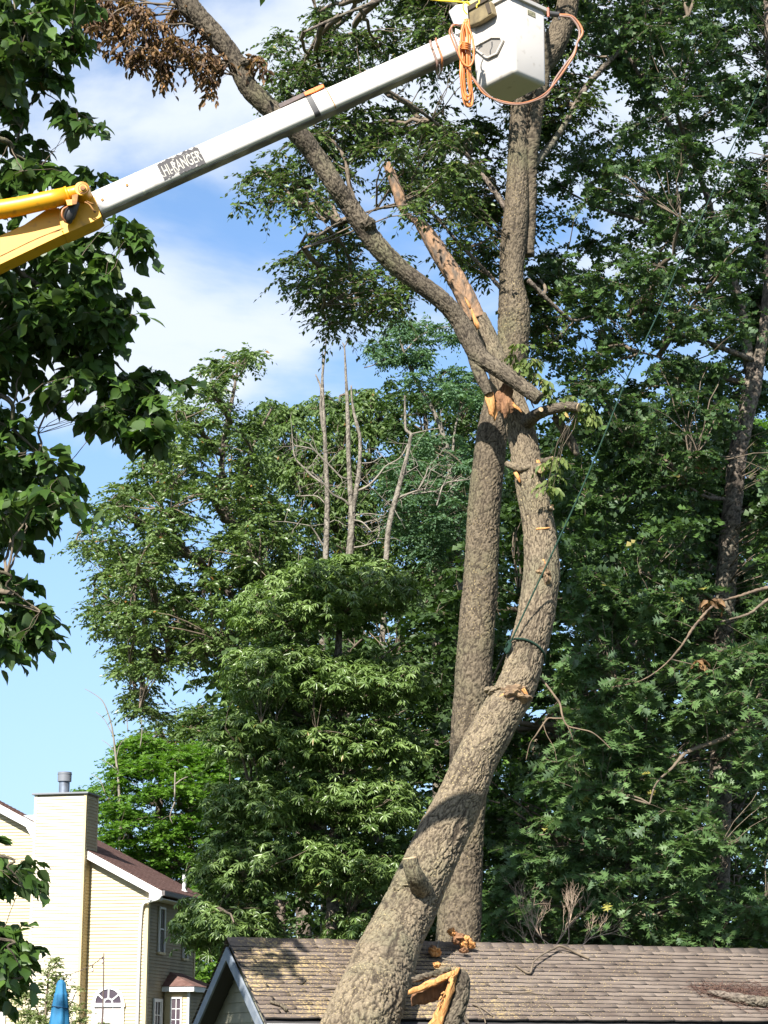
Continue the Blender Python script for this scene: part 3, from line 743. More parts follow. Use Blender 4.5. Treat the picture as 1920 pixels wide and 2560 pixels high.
def siding(parent, x_of_z, z0, z1, y, mat, axis=0, name="siding_board", expo=EXPH, proud=0.03, flip=1, stuff=False, maxx=None):
    """boards facing local -y (axis 0) or +x (axis 1); x_of_z(z) -> (a, b) extents"""
    z = z0; big = MB()
    while z < z1 - 0.02:
        zt = min(z + expo, z1); a0, b0 = x_of_z(z); a1, b1 = x_of_z(zt)
        if b0 - a0 > 0.05:
            if axis == 0: pp = [(a0, y - proud, z), (b0, y - proud, z), (b0, y, z), (a0, y, z), (a1, y - 0.004, zt), (b1, y - 0.004, zt), (b1, y, zt), (a1, y, zt)]
            else: pp = [(y + proud, a0, z), (y + proud, b0, z), (y, b0, z), (y, a0, z), (y + 0.004, a1, zt), (y + 0.004, b1, zt), (y, b1, zt), (y, a1, zt)]
            if stuff: big.hexa(pp)
            else: MB().hexa(pp).obj(name, mat, parent)
        z = zt
    if stuff: big.obj("siding_boards", mat, parent)['kind'] = 'stuff'
# wall cores
m = MB(); m.prism([(XL, 0.012, 0), (-0.0, 0.012, 0), (-0.0, 0.012, rake_z(0) - 0.1), (XL, 0.012, apex_z - 0.1)], (0, 0.15, 0)); fw = m.obj("front_wall", M_SIDE, house)
siding(fw, lambda z: (cxr - 0.02, min(-0.07, (z + 0.12 - zr) / rsl + xr)), 2.45, rake_z(cxr) - 0.15, 0.0, M_SIDE)
siding(fw, lambda z: (XL, min(cxl + 0.02, (z + 0.12 - zr) / rsl + xr)), 2.45, rake_z(XL) - 0.15, 0.0, M_SIDE)
m = MB(); m.box((-0.15, 0.17, 0), (-0.02, DEPTH, rake_z(0) - 0.2)); sw = m.obj("side_wall", M_SIDE_SHADE, house)
siding(sw, lambda z: (0.07, DEPTH - 0.06), 1.8, rake_z(0) - 0.30, 0.0 - 0.03, M_SIDE_SHADE, axis=1)
MB().box((-0.10, -0.030, 0), (0.012, 0.07, rake_z(0) - 0.25)).obj("corner_board", M_TRIMC, house, 0.004)
MB().box((-0.05, DEPTH - 0.08, 0), (0.014, DEPTH + .02, rake_z(0) - 0.3)).obj("corner_board", M_TRIMC, house, 0.004)
MB().box((XL, DEPTH - .15, 0), (-0.16, DEPTH, rake_z(0) - 0.3)).obj("rear_wall", M_SIDE_SHADE, house)
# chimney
m = MB(); m.box((cxl + .01, -0.48, 0), (cxr - .01, 0.5, chim_top)); ch = m.obj("chimney", M_SIDE_SHADE, house)
siding(ch, lambda z: (cxl + 0.09, cxr - 0.09), 2.45, chim_top - 0.03, -0.48, M_SIDEW)
siding(ch, lambda z: (-0.40, 0.45), 2.45, chim_top - 0.03, cxr - 0.01, M_SIDE, axis=1, stuff=True)
for xx in (cxl, cxr - 0.09): MB().box((xx, -0.506, 0), (xx + 0.09, -0.40, chim_top)).obj("corner_board", M_TRIMC if xx > cxl else M_SIDEW, ch, 0.003)
MB().box((cxr - 0.02, 0.40, 0), (cxr + 0.012, 0.5, chim_top)).obj("corner_board", M_TRIMC, ch, 0.003)
MB().box((cxl - 0.07, -0.58, chim_top + .001), (cxr + 0.07, 0.6, chim_top + 0.055)).obj("chimney_cap", M_CAPM, ch, 0.01)
fx = HL(160, 1985, -0.0)[0]
mpz = HL(160, 1985, 0)[1] - HL(160, 1995, 0)[1]
fz0 = chim_top + .056; fz1 = HL(160, 1954, 0)[1]; fz2 = HL(160, 1931, 0)[1]
MB().cyl((fx, 0, fz0), (fx, 0, fz1 + .05), 0.165, n=24).cyl((fx, 0, fz0), (fx, 0, fz0 + 0.04), 0.20, n=24).obj("flue_pipe", M_FLUE, ch, 0, True)
MB().cyl((fx, 0, fz1), (fx, 0, fz2), 0.215, n=24).cyl((fx, 0, fz2 - .07), (fx, 0, fz2 - 0.05), 0.225, n=24).obj("flue_cowl", M_CAPM, ch, 0, True)
# small flat saddle left of the chimney
sx, sz = HL(62, 2039, -0.2)
MB().prism([(sx, -0.30, sz), (cxl, -0.30, sz), (cxl, -0.30, sz - 0.9), (sx, -0.30, rake_z(sx) - 0.2)], (0, 0.5, 0)).obj("saddle", M_TRIM, house)
# roof right slope + left slope
ov = xr + 0.02
m = MB(); th = 0.13
xm = cxl + .05                                        # the roof steps down behind the ridge left of the chimney
for (xa, xb, za, zb, ya, yb) in ((xm, ov, rake_z(xm), rake_z(ov), -.30, DEPTH + .3), (XL, xm - .001, apex_z, rake_z(xm), -.30, .45), (XL, xm - .001, apex_z - 1.0, rake_z(xm) - 1.0, .451, DEPTH + .3), (XL - 9, XL - .001, rake_z(ov) - 0.2, apex_z, -.30, DEPTH + .3)):
    m.hexa([(xa, ya, za - th), (xb, ya, zb - th), (xb, yb, zb - th), (xa, yb, za - th), (xa, ya, za), (xb, ya, zb), (xb, yb, zb), (xa, yb, za)])
rf = m.obj("roof", M_ROOFH, house)
# shingle courses on the visible slope
bk = MB(); x = XL
while x < ov:
    x2 = min(x + 0.13, ov); za, zb = rake_z(x), rake_z(x2); yb = DEPTH + .33 if x > cxl else .45
    bk.hexa([(x, -0.33, za + .002), (x2, -0.33, zb + .002), (x2, yb, zb + .002), (x, yb, za + .002), (x, -0.33, za + .006), (x2, -0.33, zb + .02), (x2, yb, zb + .02), (x, yb, za + .006)]); x = x2
bk.obj("shingle_courses", M_ROOFH, rf)['kind'] = 'stuff'
# rake board (white), eave return, gutter
m = MB(); d = 0.25
m.prism([(cxr + .02, -0.325, rake_z(cxr) - 0.03), (ov, -0.325, rake_z(ov) - 0.03), (ov, -0.325, rake_z(ov) - 0.03 - d), (cxr + .02, -0.325, rake_z(cxr) - 0.03 - d)], (0, 0.022, 0)); m.obj("rake_board", M_TRIM, house, 0.004)
m = MB(); m.prism([(XL, -0.325, apex_z - 0.03), (cxl - .02, -0.325, rake_z(cxl) - 0.03), (cxl - .02, -0.325, rake_z(cxl) - 0.03 - d), (XL, -0.325, apex_z - 0.03 - d)], (0, 0.022, 0)); m.obj("rake_board", M_TRIM, house, 0.004)
gx, gz = HL(375, 2237, -0.3)
MB().prism([(gx - .02, -0.33, rake_z(gx) - .26), (ov - .06, -0.33, rake_z(ov) - .16), (ov - .06, -0.33, rake_z(ov) - .30), (gx - .02, -0.33, rake_z(ov) - .30)], (0, 0.3, 0)).obj("eave_return", M_TRIM, house, 0.004)
MB().box((ov - 0.02, -0.30, rake_z(ov) - 0.17), (ov + 0.10, DEPTH + 0.3, rake_z(ov) - 0.02)).obj("gutter", basic("gutter_brown", (0.10, 0.085, 0.08), 0.5), house, 0.015)
MB().box((-0.01, -0.29, rake_z(ov) - 0.26), (ov - 0.021, DEPTH + 0.28, rake_z(ov) - 0.235)).obj("soffit", M_TRIM, house)
# downpipe
def loc_front(px, py, y): x, z = HL(px, py, y); return (x, y, z)
pts = [loc_front(403, 2237, -0.36), loc_front(396, 2247, -0.34), loc_front(372, 2254, -0.20), loc_front(358, 2262, -0.11), loc_front(352, 2300, -0.08), loc_front(347, 2420, -0.08), loc_front(343, 2560, -0.08)]
xb = pts[-1][0]; pts.append((xb, -0.08, 0.0))
V, Q = simple_tube([p + (0.048,) for p in pts], 10, 0.06); link("downpipe", np_mesh("downpipe", V, Q, True), house, M_TRIM)
# roof vent
vy, vz = HS(450, 2242, 0.2)
MB().cyl((0.1, 3.0, rake_z(0.1) - .05), (0.1, 3.0, rake_z(0.1) + 0.55), 0.06, n=12).cyl((0.1, 3.0, rake_z(0.1) - .02), (0.1, 3.0, rake_z(0.1) + 0.06), 0.12, 0.07, n=12).obj("vent_pipe", M_TRIM, rf, 0, True)
# arched window
ax, az = HL(272, 2508, -0.02); r_out = HL(312, 2508, -.02)[0] - ax; r_in = r_out * 0.81
aw = empty("arched_window", (ax, -0.032, az), parent=house)
m = MB(); n = 24
for i in range(n):
    a0, a1 = math.pi * i / n, math.pi * (i + 1) / n
    m.hexa([(r * math.cos(a), y, r * math.sin(a)) for y in (-0.055, 0.0) for r, a in ((r_in, a0), (r_out, a0), (r_out, a1), (r_in, a1))])
m.obj("arch_casing", M_TRIM, aw)
m = MB(); m.prism([(r_in * 1.02 * math.cos(math.pi * i / n), -0.022, r_in * 1.02 * math.sin(math.pi * i / n)) for i in range(n + 1)], (0, 0.01, 0)); m.obj("pane", M_GLASS, aw)
m = MB()
for a in (math.pi / 2, math.radians(38), math.radians(142)):
    c, s = math.cos(a), math.sin(a); w = 0.022; r0 = 0.3 * r_in
    m.hexa([(r * c + k * s, y, r * s - k * c) for y in (-0.042, -0.0215) for r, k in ((r0, w), (r_in, w), (r_in, -w), (r0, -w))])
for i in range(12):
    a0, a1 = math.pi * i / 12, math.pi * (i + 1) / 12
    m.hexa([(r * math.cos(a), y, r * math.sin(a)) for y in (-0.045, -0.0215) for r, a in ((r_in * .28, a0), (r_in * .38, a0), (r_in * .38, a1), (r_in * .28, a1))])
m.obj("fan_muntins", M_TRIM, aw)
MB().box((-r_out - .03, -0.08, -0.11), (r_out + .03, 0.0, 0.0)).obj("mullion_bar", M_TRIM, aw, 0.006)
hw = r_out; bz = -1.55
for nm, b in (("casing", ((-hw, -0.055, bz), (-hw + .09, 0, -.111))), ("casing", ((hw - .09, -0.055, bz), (hw, 0, -.111))), ("sill", ((-hw - .04, -0.09, bz - .09), (hw + .04, 0, bz - .001)))):
    MB().box(*b).obj(nm, M_TRIM, aw, 0.005)
MB().box((-hw + .091, -0.022, bz), (hw - .091, -0.015, -.111)).obj("pane", M_CURTAIN, aw)
for k in (-0.45, -0.78, -1.12): MB().box((-hw + .092, -0.036, k), (hw - .092, -0.0225, k + .022)).obj("muntin", M_TRIM, aw)
for k in (-0.16, 0.14): MB().box((k, -0.040, bz), (k + .02, -0.0226, -.112)).obj("muntin", M_TRIM, aw)
# ordinary window, low at the left
wx, wz = HL(16, 2520, -0.02)
w2 = empty("window", (wx, -0.032, wz), parent=house)
for b in (((-0.09, -0.05, -1.5), (0, 0, 0)), ((-1.3, -0.05, -1.5), (-1.21, 0, 0)), ((-1.209, -0.05, -0.09), (-0.091, 0, 0.0))): MB().box(*b).obj("casing", M_TRIM, w2, 0.004)
MB().box((-1.209, -0.022, -1.5), (-0.091, -0.015, -0.091)).obj("pane", M_CURTAIN, w2)
# two upstairs windows on the shaded side, seen edge-on
def side_window(px0, px1, py0, py1, shut=True):
    y0, _ = HS(px0, py0, 0.03); y1, _ = HS(px1, py0, 0.03); _, z1 = HS((px0 + px1) / 2, py0, .03); _, z0 = HS((px0 + px1) / 2, py1, .03)
    e = empty("window", (0, (y0 + y1) / 2, z0), parent=house); h = z1 - z0; w = (y1 - y0) / 2
    MB().box((0.0, -w, 0), (0.055, -w + 0.07, h)).obj("casing", M_TRIM, e, 0.004)
    MB().box((0.0, w - .06, 0), (0.055, w, h)).obj("casing", M_TRIM, e, 0.004)
    MB().box((0.0, -w - .02, -.07), (0.07, w + .02, -.001)).obj("sill", M_TRIMC, e, 0.004)
    MB().box((0.0, -w + .0701, h - .06), (0.055, w - .0601, h)).obj("casing", M_TRIM, e, 0.004)
    MB().box((0.004, -w + .0702, 0), (0.012, w - .0602, h - .0602)).obj("pane", M_GLASS, e)
    MB().box((0.0122, -w + .0703, h * .5), (0.03, w - .0603, h * .5 + .035)).obj("meeting_rail", M_TRIM, e)
side_window(399, 414, 2268, 2381); side_window(459, 471, 2318, 2396)
# bay
by, _ = HS(411, 2480, 0.0)
bw = HL(473, 2480, by)[0]; bzt = HL(440, 2478, by)[1]; by1 = by + 2.1
bay = MB().box((0.0, by + .02, 0), (bw - .02, by1, bzt)).obj("bay", M_SIDE, house)
siding(bay, lambda z: (0.02, bw - 0.05), 1.9, bzt, by + .02, M_TRIMC)
siding(bay, lambda z: (by + .08, by1 - .05), 1.9, bzt, bw - .02, M_SIDE_SHADE, axis=1, stuff=True)
MB().box((bw - .06, by - .008, 0), (bw + .008, by + .08, bzt)).obj("corner_board", M_TRIM, bay, 0.003)
fzt = HL(440, 2466, by - .2)[1]
MB().box((-0.02, by - 0.22, bzt - .02), (bw + 0.2, by - 0.19, fzt)).obj("fascia", M_TRIM, bay, 0.004)
MB().box((bw + .201, by - 0.22, bzt - .02), (bw + .225, by1 + 0.2, fzt)).obj("fascia", M_TRIM, bay, 0.004)
rt = HS(430, 2430, 0.0)[1]
m = MB(); e0, e1 = (-0.02, by - .25, fzt + .001), (bw + .26, by - .25, fzt + .001); e2, e3 = (bw + .26, by1 + .25, fzt + .001), (-0.02, by1 + .25, fzt + .001)
r0, r1 = (-0.02, by + .55, rt), (-0.02, by1 - .5, rt)
m.poly([e0, e1, r0]).poly([e1, e2, r1, r0]).poly([e2, e3, r1]).poly([e0, e3, e2, e1]).poly([e0, r0, r1, e3]); m.obj("bay_roof", M_ROOFH, bay)
x0, z1 = HL(427, 2493, by - .01); x1, _ = HL(456, 2493, by - .01)
e = empty("bay_window", (x0, by - 0.015, z1), parent=house); W = x1 - x0
for b in (((0, -.04, -1.5), (.05, .02, 0)), ((W - .05, -.04, -1.5), (W, .02, 0)), ((.0501, -.04, -.05), (W - .0501, .02, 0))): MB().box(*b).obj("casing", M_TRIM, e, .003)
MB().box((.0502, -.012, -1.5), (W - .0502, -.004, -.0502)).obj("pane", M_GLASS, e)
MB().box((W / 2 - .01, -.028, -1.5), (W / 2 + .01, -.0122, -.0503)).obj("muntin", M_TRIM, e)
for k in (-.36, -.68, -1.0, -1.3): MB().box((.0503, -.026, k), (W - .0503, -.0121, k + .02)).obj("muntin", M_TRIM, e)
# tall door window between corner and bay
y0, zt = HS(383, 2496, .0); y1, _ = HS(404, 2496, .0)
e = empty("side_door", (0, y0, zt), parent=house); W = y1 - y0
for b in (((0, 0, -2.2), (.05, .1, 0)), ((0, W - .1, -2.2), (.05, W, 0)), ((0, .1001, -.1), (.05, W - .1001, 0))): MB().box(*b).obj("casing", M_TRIM, e, .003)
MB().box((0.0, .1002, -2.2), (.012, W - .1002, -.1002)).obj("pane", M_GLASS, e)
for k in (.42, .75): MB().box((.0122, W * k, -2.2), (.035, W * k + .05, -.1003)).obj("stile", M_TRIM, e)
for k in (-.5, -.9, -1.3): MB().box((.0121, .1003, k), (.028, W - .1003, k + .03)).obj("muntin", M_TRIM, e)

# ================================================================ patio things before the house
UY = 49.0
ub = P(152, 2560, UY); ut = P(153, 2449, UY)
um = thing("patio_umbrella", (ut[0], ut[1], 0), "closed blue patio umbrella in front of the cream house wall", "umbrella")
M_BLUE = basic("blue_canvas", (0.01, 0.115, 0.24), 0.75, (0.015, 0.14, 0.28), 5)
M_STRAP = basic("strap_navy", (0.006, 0.04, 0.09), .7)
V_, Q_ = simple_tube([(ut[0] + .192 * math.cos(a), ut[1] + .192 * math.sin(a), ut[2] - .62 - .03 * math.cos(a), .012) for a in np.linspace(0, 2 * math.pi, 17)], 6, .03); link("tie_strap", np_mesh("tie_strap", V_, Q_, True), um, M_STRAP)
V = []; Fq = []; nu = 30; prof = [(0.0, .02), (.03, .07), (.10, .105), (.30, .118), (.31, .135), (.36, .14), (.8, .20), (1.3, .25), (1.9, .27), (2.1, .255)]
for d, r in prof:
    for i in range(nu):
        a = 2 * math.pi * i / nu; rr = r * (1 + 0.16 * math.cos(a * 6 + d * 1.5) * min(1, d * 3) + 0.05 * math.sin(3 * a + d * 5)); V.append((ut[0] + rr * math.cos(a), ut[1] + rr * math.sin(a), ut[2] - d))
for k in range(len(prof) - 1):
    for i in range(nu): j = (i + 1) % nu; Fq.append((k * nu + i, k * nu + j, (k + 1) * nu + j, (k + 1) * nu + i))
link("canopy", np_mesh("canopy", np.array(V), np.array(Fq), True), um, M_BLUE)
MB().cyl((ut[0], ut[1], 0), (ut[0], ut[1], ut[2] + .05), 0.022, n=10).obj("pole", M_CAPM, um, 0, True)
MB().cyl((ut[0], ut[1], 0.0), (ut[0], ut[1], 0.08), 0.28, n=20).obj("base", M_CAPM, um, 0.01)
LY = 52.0
lp = P(259.5, 2385, LY); lpp = thing("light_pole", (lp[0], lp[1], 0), "thin brown pole holding up a string of patio lights before the arched window", "pole")
M_POLE = basic("pole_brown", (0.10, 0.07, 0.06), 0.6)
ctube("post", [(lp[0], lp[1], 0, .028), (lp[0] + .005, lp[1], 1.6, .026), (lp[0] + .02, lp[1], 3, .022), (lp[0], lp[1], lp[2] + .03, .016)], M_POLE, lpp, 6, .2)
sl_ = thing("string_lights", tuple(lp), "string of clear bulbs sagging left from the top of the thin pole", "string lights")
cord = [P(x, y, LY + (260 - x) * 0.01) for x, y in ((259, 2390), (245, 2402), (228, 2414), (205, 2425), (176, 2435), (140, 2440), (95, 2432), (50, 2412), (0, 2380), (-40, 2350))]
ctube("cord", [tuple(c) + (.010,) for c in cord], M_POLE, sl_, 5, .1)
M_BULB = basic("bulb_glass", (0.75, 0.55, 0.45), 0.15)
bulb = None
for (x, y) in ((256, 2398), (231, 2419), (176, 2440), (118, 2443), (66, 2422)):
    q = P(x, y - 3, LY + (260 - x) * .01)
    MB().cyl((q[0], q[1], q[2] + .03), (q[0], q[1], q[2] - .05), .018, .022, n=8).obj("socket", M_POLE, sl_)
    MB().cyl((q[0], q[1], q[2] - .051), (q[0], q[1], q[2] - .10), .026, .042, n=10).cyl((q[0], q[1], q[2] - .1001), (q[0], q[1], q[2] - .15), .042, .012, n=10).obj("bulb", M_BULB, sl_, 0, True)

# ================================================================ broken tree (leaning trunk, snag, fallen limb)
def leanY(py):
    return float(np.interp(py, [380, 560, 1000, 1300, 1600, 2000, 2260, 2350, 2450, 2560], [38.0, 38.2, 38.1, 37.8, 37.4, 36.8, 36.1, 35.6, 34.7, 33.6]))
def frontY(py, w, k=.85): return leanY(py) - w * mpp(py, 36) / 2 * k
broken = thing("broken_tree", (*P(880, 2560, 33.6)[:2], 0), "snapped tree whose huge bare trunk leans across the shed roof to the upper right", "tree")
tr = [(902, 2560, 183), (940, 2460, 168), (984, 2350, 142), (1028, 2260, 133), (1055, 2200, 129), (1100, 2100, 122), (1150, 2000, 116), (1190, 1900, 108), (1244, 1800, 103),
      (1290, 1720, 96), (1315, 1640, 93), (1338, 1550, 92), (1353, 1450, 90), (1353, 1380, 84), (1344, 1300, 78), (1324, 1200, 74), (1309, 1110, 72), (1290, 1030, 66), (1266, 970, 62), (1244, 915, 56),
      (1218, 850, 54), (1190, 795, 54)]
ctrl = path_px(tr, leanY)
b0 = ctrl[0]
ctrl = [(b0[0] - .95, b0[1] - 1.3, 0.0, b0[3] * 1.2), (b0[0] - .42, b0[1] - .75, 1.0, b0[3] * 1.08)] + ctrl
tot = []
me = bark_tube(ctrl, 0.015, (0.068, 0.24), 0.022, 4, 0.026)
trunk = link("trunk", me, broken, M_BARK)
snag = path_px([(1192, 800, 52), (1170, 755, 50), (1140, 700, 48), (1112, 655, 44), (1085, 610, 42), (1060, 572, 34), (1044, 552, 22)], lambda y: 38.1)
link("dead_top", bark_tube(snag, 0.020, (0.07, 0.5), 0.014, 9, 0.04), broken, M_ROT)
s2 = path_px([(1006, 528, 14), (1000, 500, 28), (990, 465, 26), (976, 430, 22), (968, 408, 18)], lambda y: 38.1)
top2 = path_px([(1046, 556, 20), (1020, 540, 14), (1005, 526, 14)], lambda y: 38.3)
link("dead_top", bark_tube(s2, 0.022, (0.12, 0.4), 0.012, 11, 0.02), broken, M_ROT)
link("dead_stem", bark_tube(top2, 0.022, (0.1, 0.3), 0.006, 12, 0.01), broken, M_ROT)
# stubs and branches on the trunk
def stub(pts, Y, cut=True, seed=1, mat=None, name="branch_stub", amp=.006):
    c = path_px(pts, Y); o = link(name, bark_tube(c, 0.018, (0.07, 0.13), amp, seed, 0.006), broken, mat or M_BARK)
    if cut:
        a = np.array(c[-1][:3]); d = a - np.array(c[-2][:3]); d /= np.linalg.norm(d)
        MB().cyl(a - d * .005, a + d * 0.012, c[-1][3] * .93, c[-1][3] * .90, n=18).obj("sawn_face", M_CUT, o)
    return o
stub([(1054, 2222, 56, 35.75), (1038, 2192, 46, 35.42), (1028, 2165, 40, 35.32), (1025, 2146, 38, 35.30)], 35.3, True, 5)
stub([(1310, 1062, 38, 38.0), (1345, 1035, 30, 37.3), (1385, 1022, 26, 37.1), (1420, 1016, 24, 37), (1446, 1019, 23, 36.9)], 37, True, 6, M_LIMB, "side_branch")
stub([(1340, 1032, 14, 37.1), (1352, 1024, 13, 36.9)], 37, True, 7, M_LIMB)
stub([(1330, 1158, 15, 37.8), (1355, 1154, 15, 37.7), (1382, 1147, 14, 37.6)], 37.7, True, 8, M_LIMB)
stub([(1340, 1168, 30, 37.85), (1352, 1172, 24, 37.5)], 37.7, True, 12)
stub([(1362, 1280, 22, 37.7), (1380, 1270, 14, 37.6)], 37.7, True, 13)
stub([(1268, 1160, 16, 37.9), (1285, 1166, 18, 37.72), (1305, 1172, 18, 37.66), (1325, 1166, 14, 37.7)], 37.7, False, 14, None, "branch_collar")
def lump(name, px, py, Y, rx, ry, rz, mat, par, seed, rough=.3, sub=3, dirv=None):
    import bmesh
    bm = bmesh.new(); bmesh.ops.create_icosphere(bm, subdivisions=sub, radius=1.0); r = np.random.default_rng(seed)
    co = np.array([v.co[:] for v in bm.verts]); n = vnoise(co[:, 0] * 2.2 + 9, co[:, 1] * 2.2 + co[:, 2] * 3.1, seed) + .6 * vnoise(co[:, 0] * 6 + 9, co[:, 1] * 6 + co[:, 2] * 7, seed + 1)
    c = P(px, py, Y)
    for v, k in zip(bm.verts, n): q = v.co * (1 + rough * (k - .8)); v.co = (c[0] + q.x * rx, c[1] + q.y * ry, c[2] + q.z * rz)
    me = bpy.data.meshes.new(name); bm.to_mesh(me); bm.free(); a = me.attributes.new('ridge', 'FLOAT', 'POINT'); a.data.foreach_set('value', np.clip(n - .2, 0, 1).astype(np.float32)); return link(name, me, par, mat)
M_WOUND = basic("wound", (0.13, 0.085, 0.05), 0.95, (0.30, 0.20, 0.11), 9, 0.03, 26)
lump("knot", 1288, 1738, frontY(1738, 96), .27, .16, .13, M_WOUND, broken, 3, .9, 4)
lump("knot", 1243, 1728, frontY(1728, 96, .5), .20, .14, .10, M_BARK, broken, 4, .6, 4)
lump("knot", 1362, 1440, frontY(1440, 90, .8), .14, .16, .18, M_WOUND, broken, 5, .9, 4)
lump("knot", 1018, 2215, frontY(2215, 128, .75), .24, .18, .16, M_BARK, broken, 6, .5, 4)
def splinter(px, py, Y, dx, dy, w, mat=M_TORN, par=None, seed=0, dY=0.0, name="splinter"):
    a = P(px, py, Y); b = P(px + dx, py + dy, Y + dY); d = b - a; L = np.linalg.norm(d); d = d / L; s = np.cross(d, [0, 1.0, 0]); s /= np.linalg.norm(s); u = np.cross(d, s)
    w = w * mpp(py, Y) / 2; r = np.random.default_rng(seed); V = []
    for t, k in ((0, .7), (.25, 1), (.6, .8), (.85, .45), (1, .06)):
        o = a + d * L * t + s * r.normal(0, w * .2)
        for x, y in ((-1, -.5), (1, -.6), (.8, .5), (-.9, .6)): V.append(o + s * x * w * k * r.uniform(.8, 1.2) + u * y * w * k)
    Q = [(i * 4 + j, i * 4 + (j + 1) % 4, i * 4 + 4 + (j + 1) % 4, i * 4 + 4 + j) for i in range(4) for j in range(4)] + [(3, 2, 1, 0), (16, 17, 18, 19)]
    return link(name, np_mesh(name, np.array(V), np.array(Q)), par or broken, mat)
for k, (x, y, dx, dy, w) in enumerate([(1292, 1722, 18, 26, 7), (1300, 1716, 20, 28, 6), (1308, 1718, 14, 24, 5), (1262, 1735, -14, 8, 8), (1340, 1322, 38, -2, 6), (1345, 1150, 8, 34, 12), (1382, 1262, -6, 14, 6), (1358, 1398, 10, 26, 6), (1290, 1180, 10, 28, 12), (1246, 1732, 12, -10, 6)]):
    splinter(x, y, frontY(y, {1292:96,1300:96,1308:96,1262:96,1340:78,1345:72,1382:40,1358:88,1290:70,1246:60}.get(x,80), 1.0) - .03, dx, dy, w, M_TORN, None, k)
for k, (x, y, dx, dy, w) in enumerate([(1196, 822, -20, -52, 12), (1176, 772, -14, -30, 7), (1284, 1010, 22, 22, 9), (1275, 995, 14, 22, 7)]):
    splinter(x, y, 37.62 if y < 900 else 37.3, dx, dy, w, M_TORN, None, 20 + k)
# the fallen limb that hangs across the top
lm = [(452, -22, 58, 35.4), (469, 12, 56, 35.4), (509, 58, 52, 35.5), (552, 104, 50, 35.6), (587, 150, 47, 35.7), (619, 214, 49, 35.8), (665, 262, 50, 35.9), (746, 335, 50, 36.1), (787, 388, 48, 36.3), (833, 457, 47, 36.4),
      (872, 512, 49, 36.6), (908, 567, 50, 36.7), (952, 625, 50, 36.8), (1000, 672, 48, 36.9), (1050, 710, 46, 37.0), (1105, 752, 46, 37.1), (1145, 798, 46, 37.2), (1174, 850, 48, 37.2), (1200, 892, 48, 37.2), (1240, 920, 42, 37.1), (1296, 958, 38, 37.0), (1348, 998, 33, 36.9)]
link("fallen_limb", bark_tube(path_px(lm, 36), 0.018, (0.06, 0.18), 0.012, 21, 0.016), broken, M_LIMB)
stub([(1180, 870, 34, 37.3), (1192, 915, 32, 37.25), (1206, 950, 30, 37.2), (1222, 985, 22, 37.2)], 37, False, 22, M_LIMB, "split_limb")
for k, (x, y, dx, dy, w) in enumerate([(1226, 980, 6, 64, 26), (1220, 985, 12, 44, 18), (1236, 1005, 2, 50, 14)]): splinter(x, y, 37.25 + .04 * k, dx, dy, w, M_TORN, None, 40 + k)
lump("knot", 921, 560, 36.5, .12, .12, .13, M_LIMB, broken, 8, .8)
lump("knot", 610, 158, 35.6, .10, .1, .07, M_LIMB, broken, 9, .5)
lump("hanging_bark", 1262, 1000, 37.35, .16, .1, .30, M_HEART, broken, 10, .7)
# dark broken piece hanging right of the side branch
stub([(1385, 1040, 18, 37.4), (1410, 1075, 24, 37.5), (1430, 1110, 24, 37.6), (1443, 1138, 14, 37.6)], 37, False, 23, M_LIMB, "hanging_piece")
# bare twigs on the trunk
TW = [[(1352, 1695, 9, 37.55), (1372, 1720, 8, 37.35), (1388, 1742, 8, 37.25), (1400, 1760, 8, 37.25), (1406, 1790, 7, 37.15), (1418, 1814, 7, 37.15), (1445, 1822, 5, 37.15), (1478, 1830, 5, 37.05), (1505, 1850, 4, 37.05), (1527, 1872, 4, 37.05)],
      [(1408, 1796, 7, 37.15), (1385, 1796, 6, 37.25), (1370, 1796, 6, 37.25), (1355, 1815, 6, 37.25), (1340, 1838, 5, 37.25), (1325, 1860, 4, 37.35), (1315, 1900, 3, 37.45)],
      [(1418, 1814, 4, 37.15), (1427, 1833, 3, 37.15), (1432, 1848, 3, 37.15)],
      [(1357, 1805, 3, 37.25), (1366, 1835, 3, 37.25), (1385, 1870, 2, 37.25), (1392, 1905, 2, 37.25)],
      [(1335, 1020, 5, 37), (1328, 1005, 5, 37), (1336, 1010, 4, 36.9)]]
TW = [[(x, y, w * .72, Y) for x, y, w, Y in t] for t in TW]
for t in TW: ctube("twig", path_px(t, 35), M_TWIG_BUFF, broken, 6, .04)
# ---- withered leaves on the fallen limb
r1 = np.random.default_rng(11)
wp = [[(205, -20), (460, -20), (520, 60), (560, 120), (575, 170), (540, 190), (530, 240), (505, 215), (470, 170), (430, 205), (400, 200), (370, 165), (350, 180), (300, 150), (285, 150), (262, 90), (240, 120), (215, 90)], [(590, 60), (612, 90), (600, 110), (585, 95)], [(620, 120), (672, 160), (670, 180), (640, 175)]]
wc, _ = sample_clumps(wp, 150, 35.6, 0.8, r1, edge=80, gap=.33, gscale=40)
Vw, Fw, tw, twg, twr, infw = foliage(wc, r1, LEAF_CURL, .14, .85, 4, 5, .27, 1.0, 1.2, .4, .8, .7, .3, .3, .006)
sk = skel_of(path_px(lm[:6], 35)); (pw0, qw0), (pw, qw) = two_level(wc, sk, r1, 26, .03, .005)[0]
sc = infw[3] * 1.0
mask = leaf_objects(broken, infw, tw, LEAF_CURL, 1.0, L_BROWN, 290, r1, sc)
nv = len(LEAF_CURL[0]); nf = len(LEAF_CURL[1]); Fk = Fw.reshape(-1, nf, 3)[mask].reshape(-1, 3)
set_tree_crown(broken, Vw, Fk, tw, L_BROWN, "withered_leaves"); set_twigs(broken, [(pw0, qw0)], M_TWIG, 5, "withered_twigs"); set_twigs(broken, [(pw, qw), (twg, twr)], M_TWIG, 3, "withered_twigs")
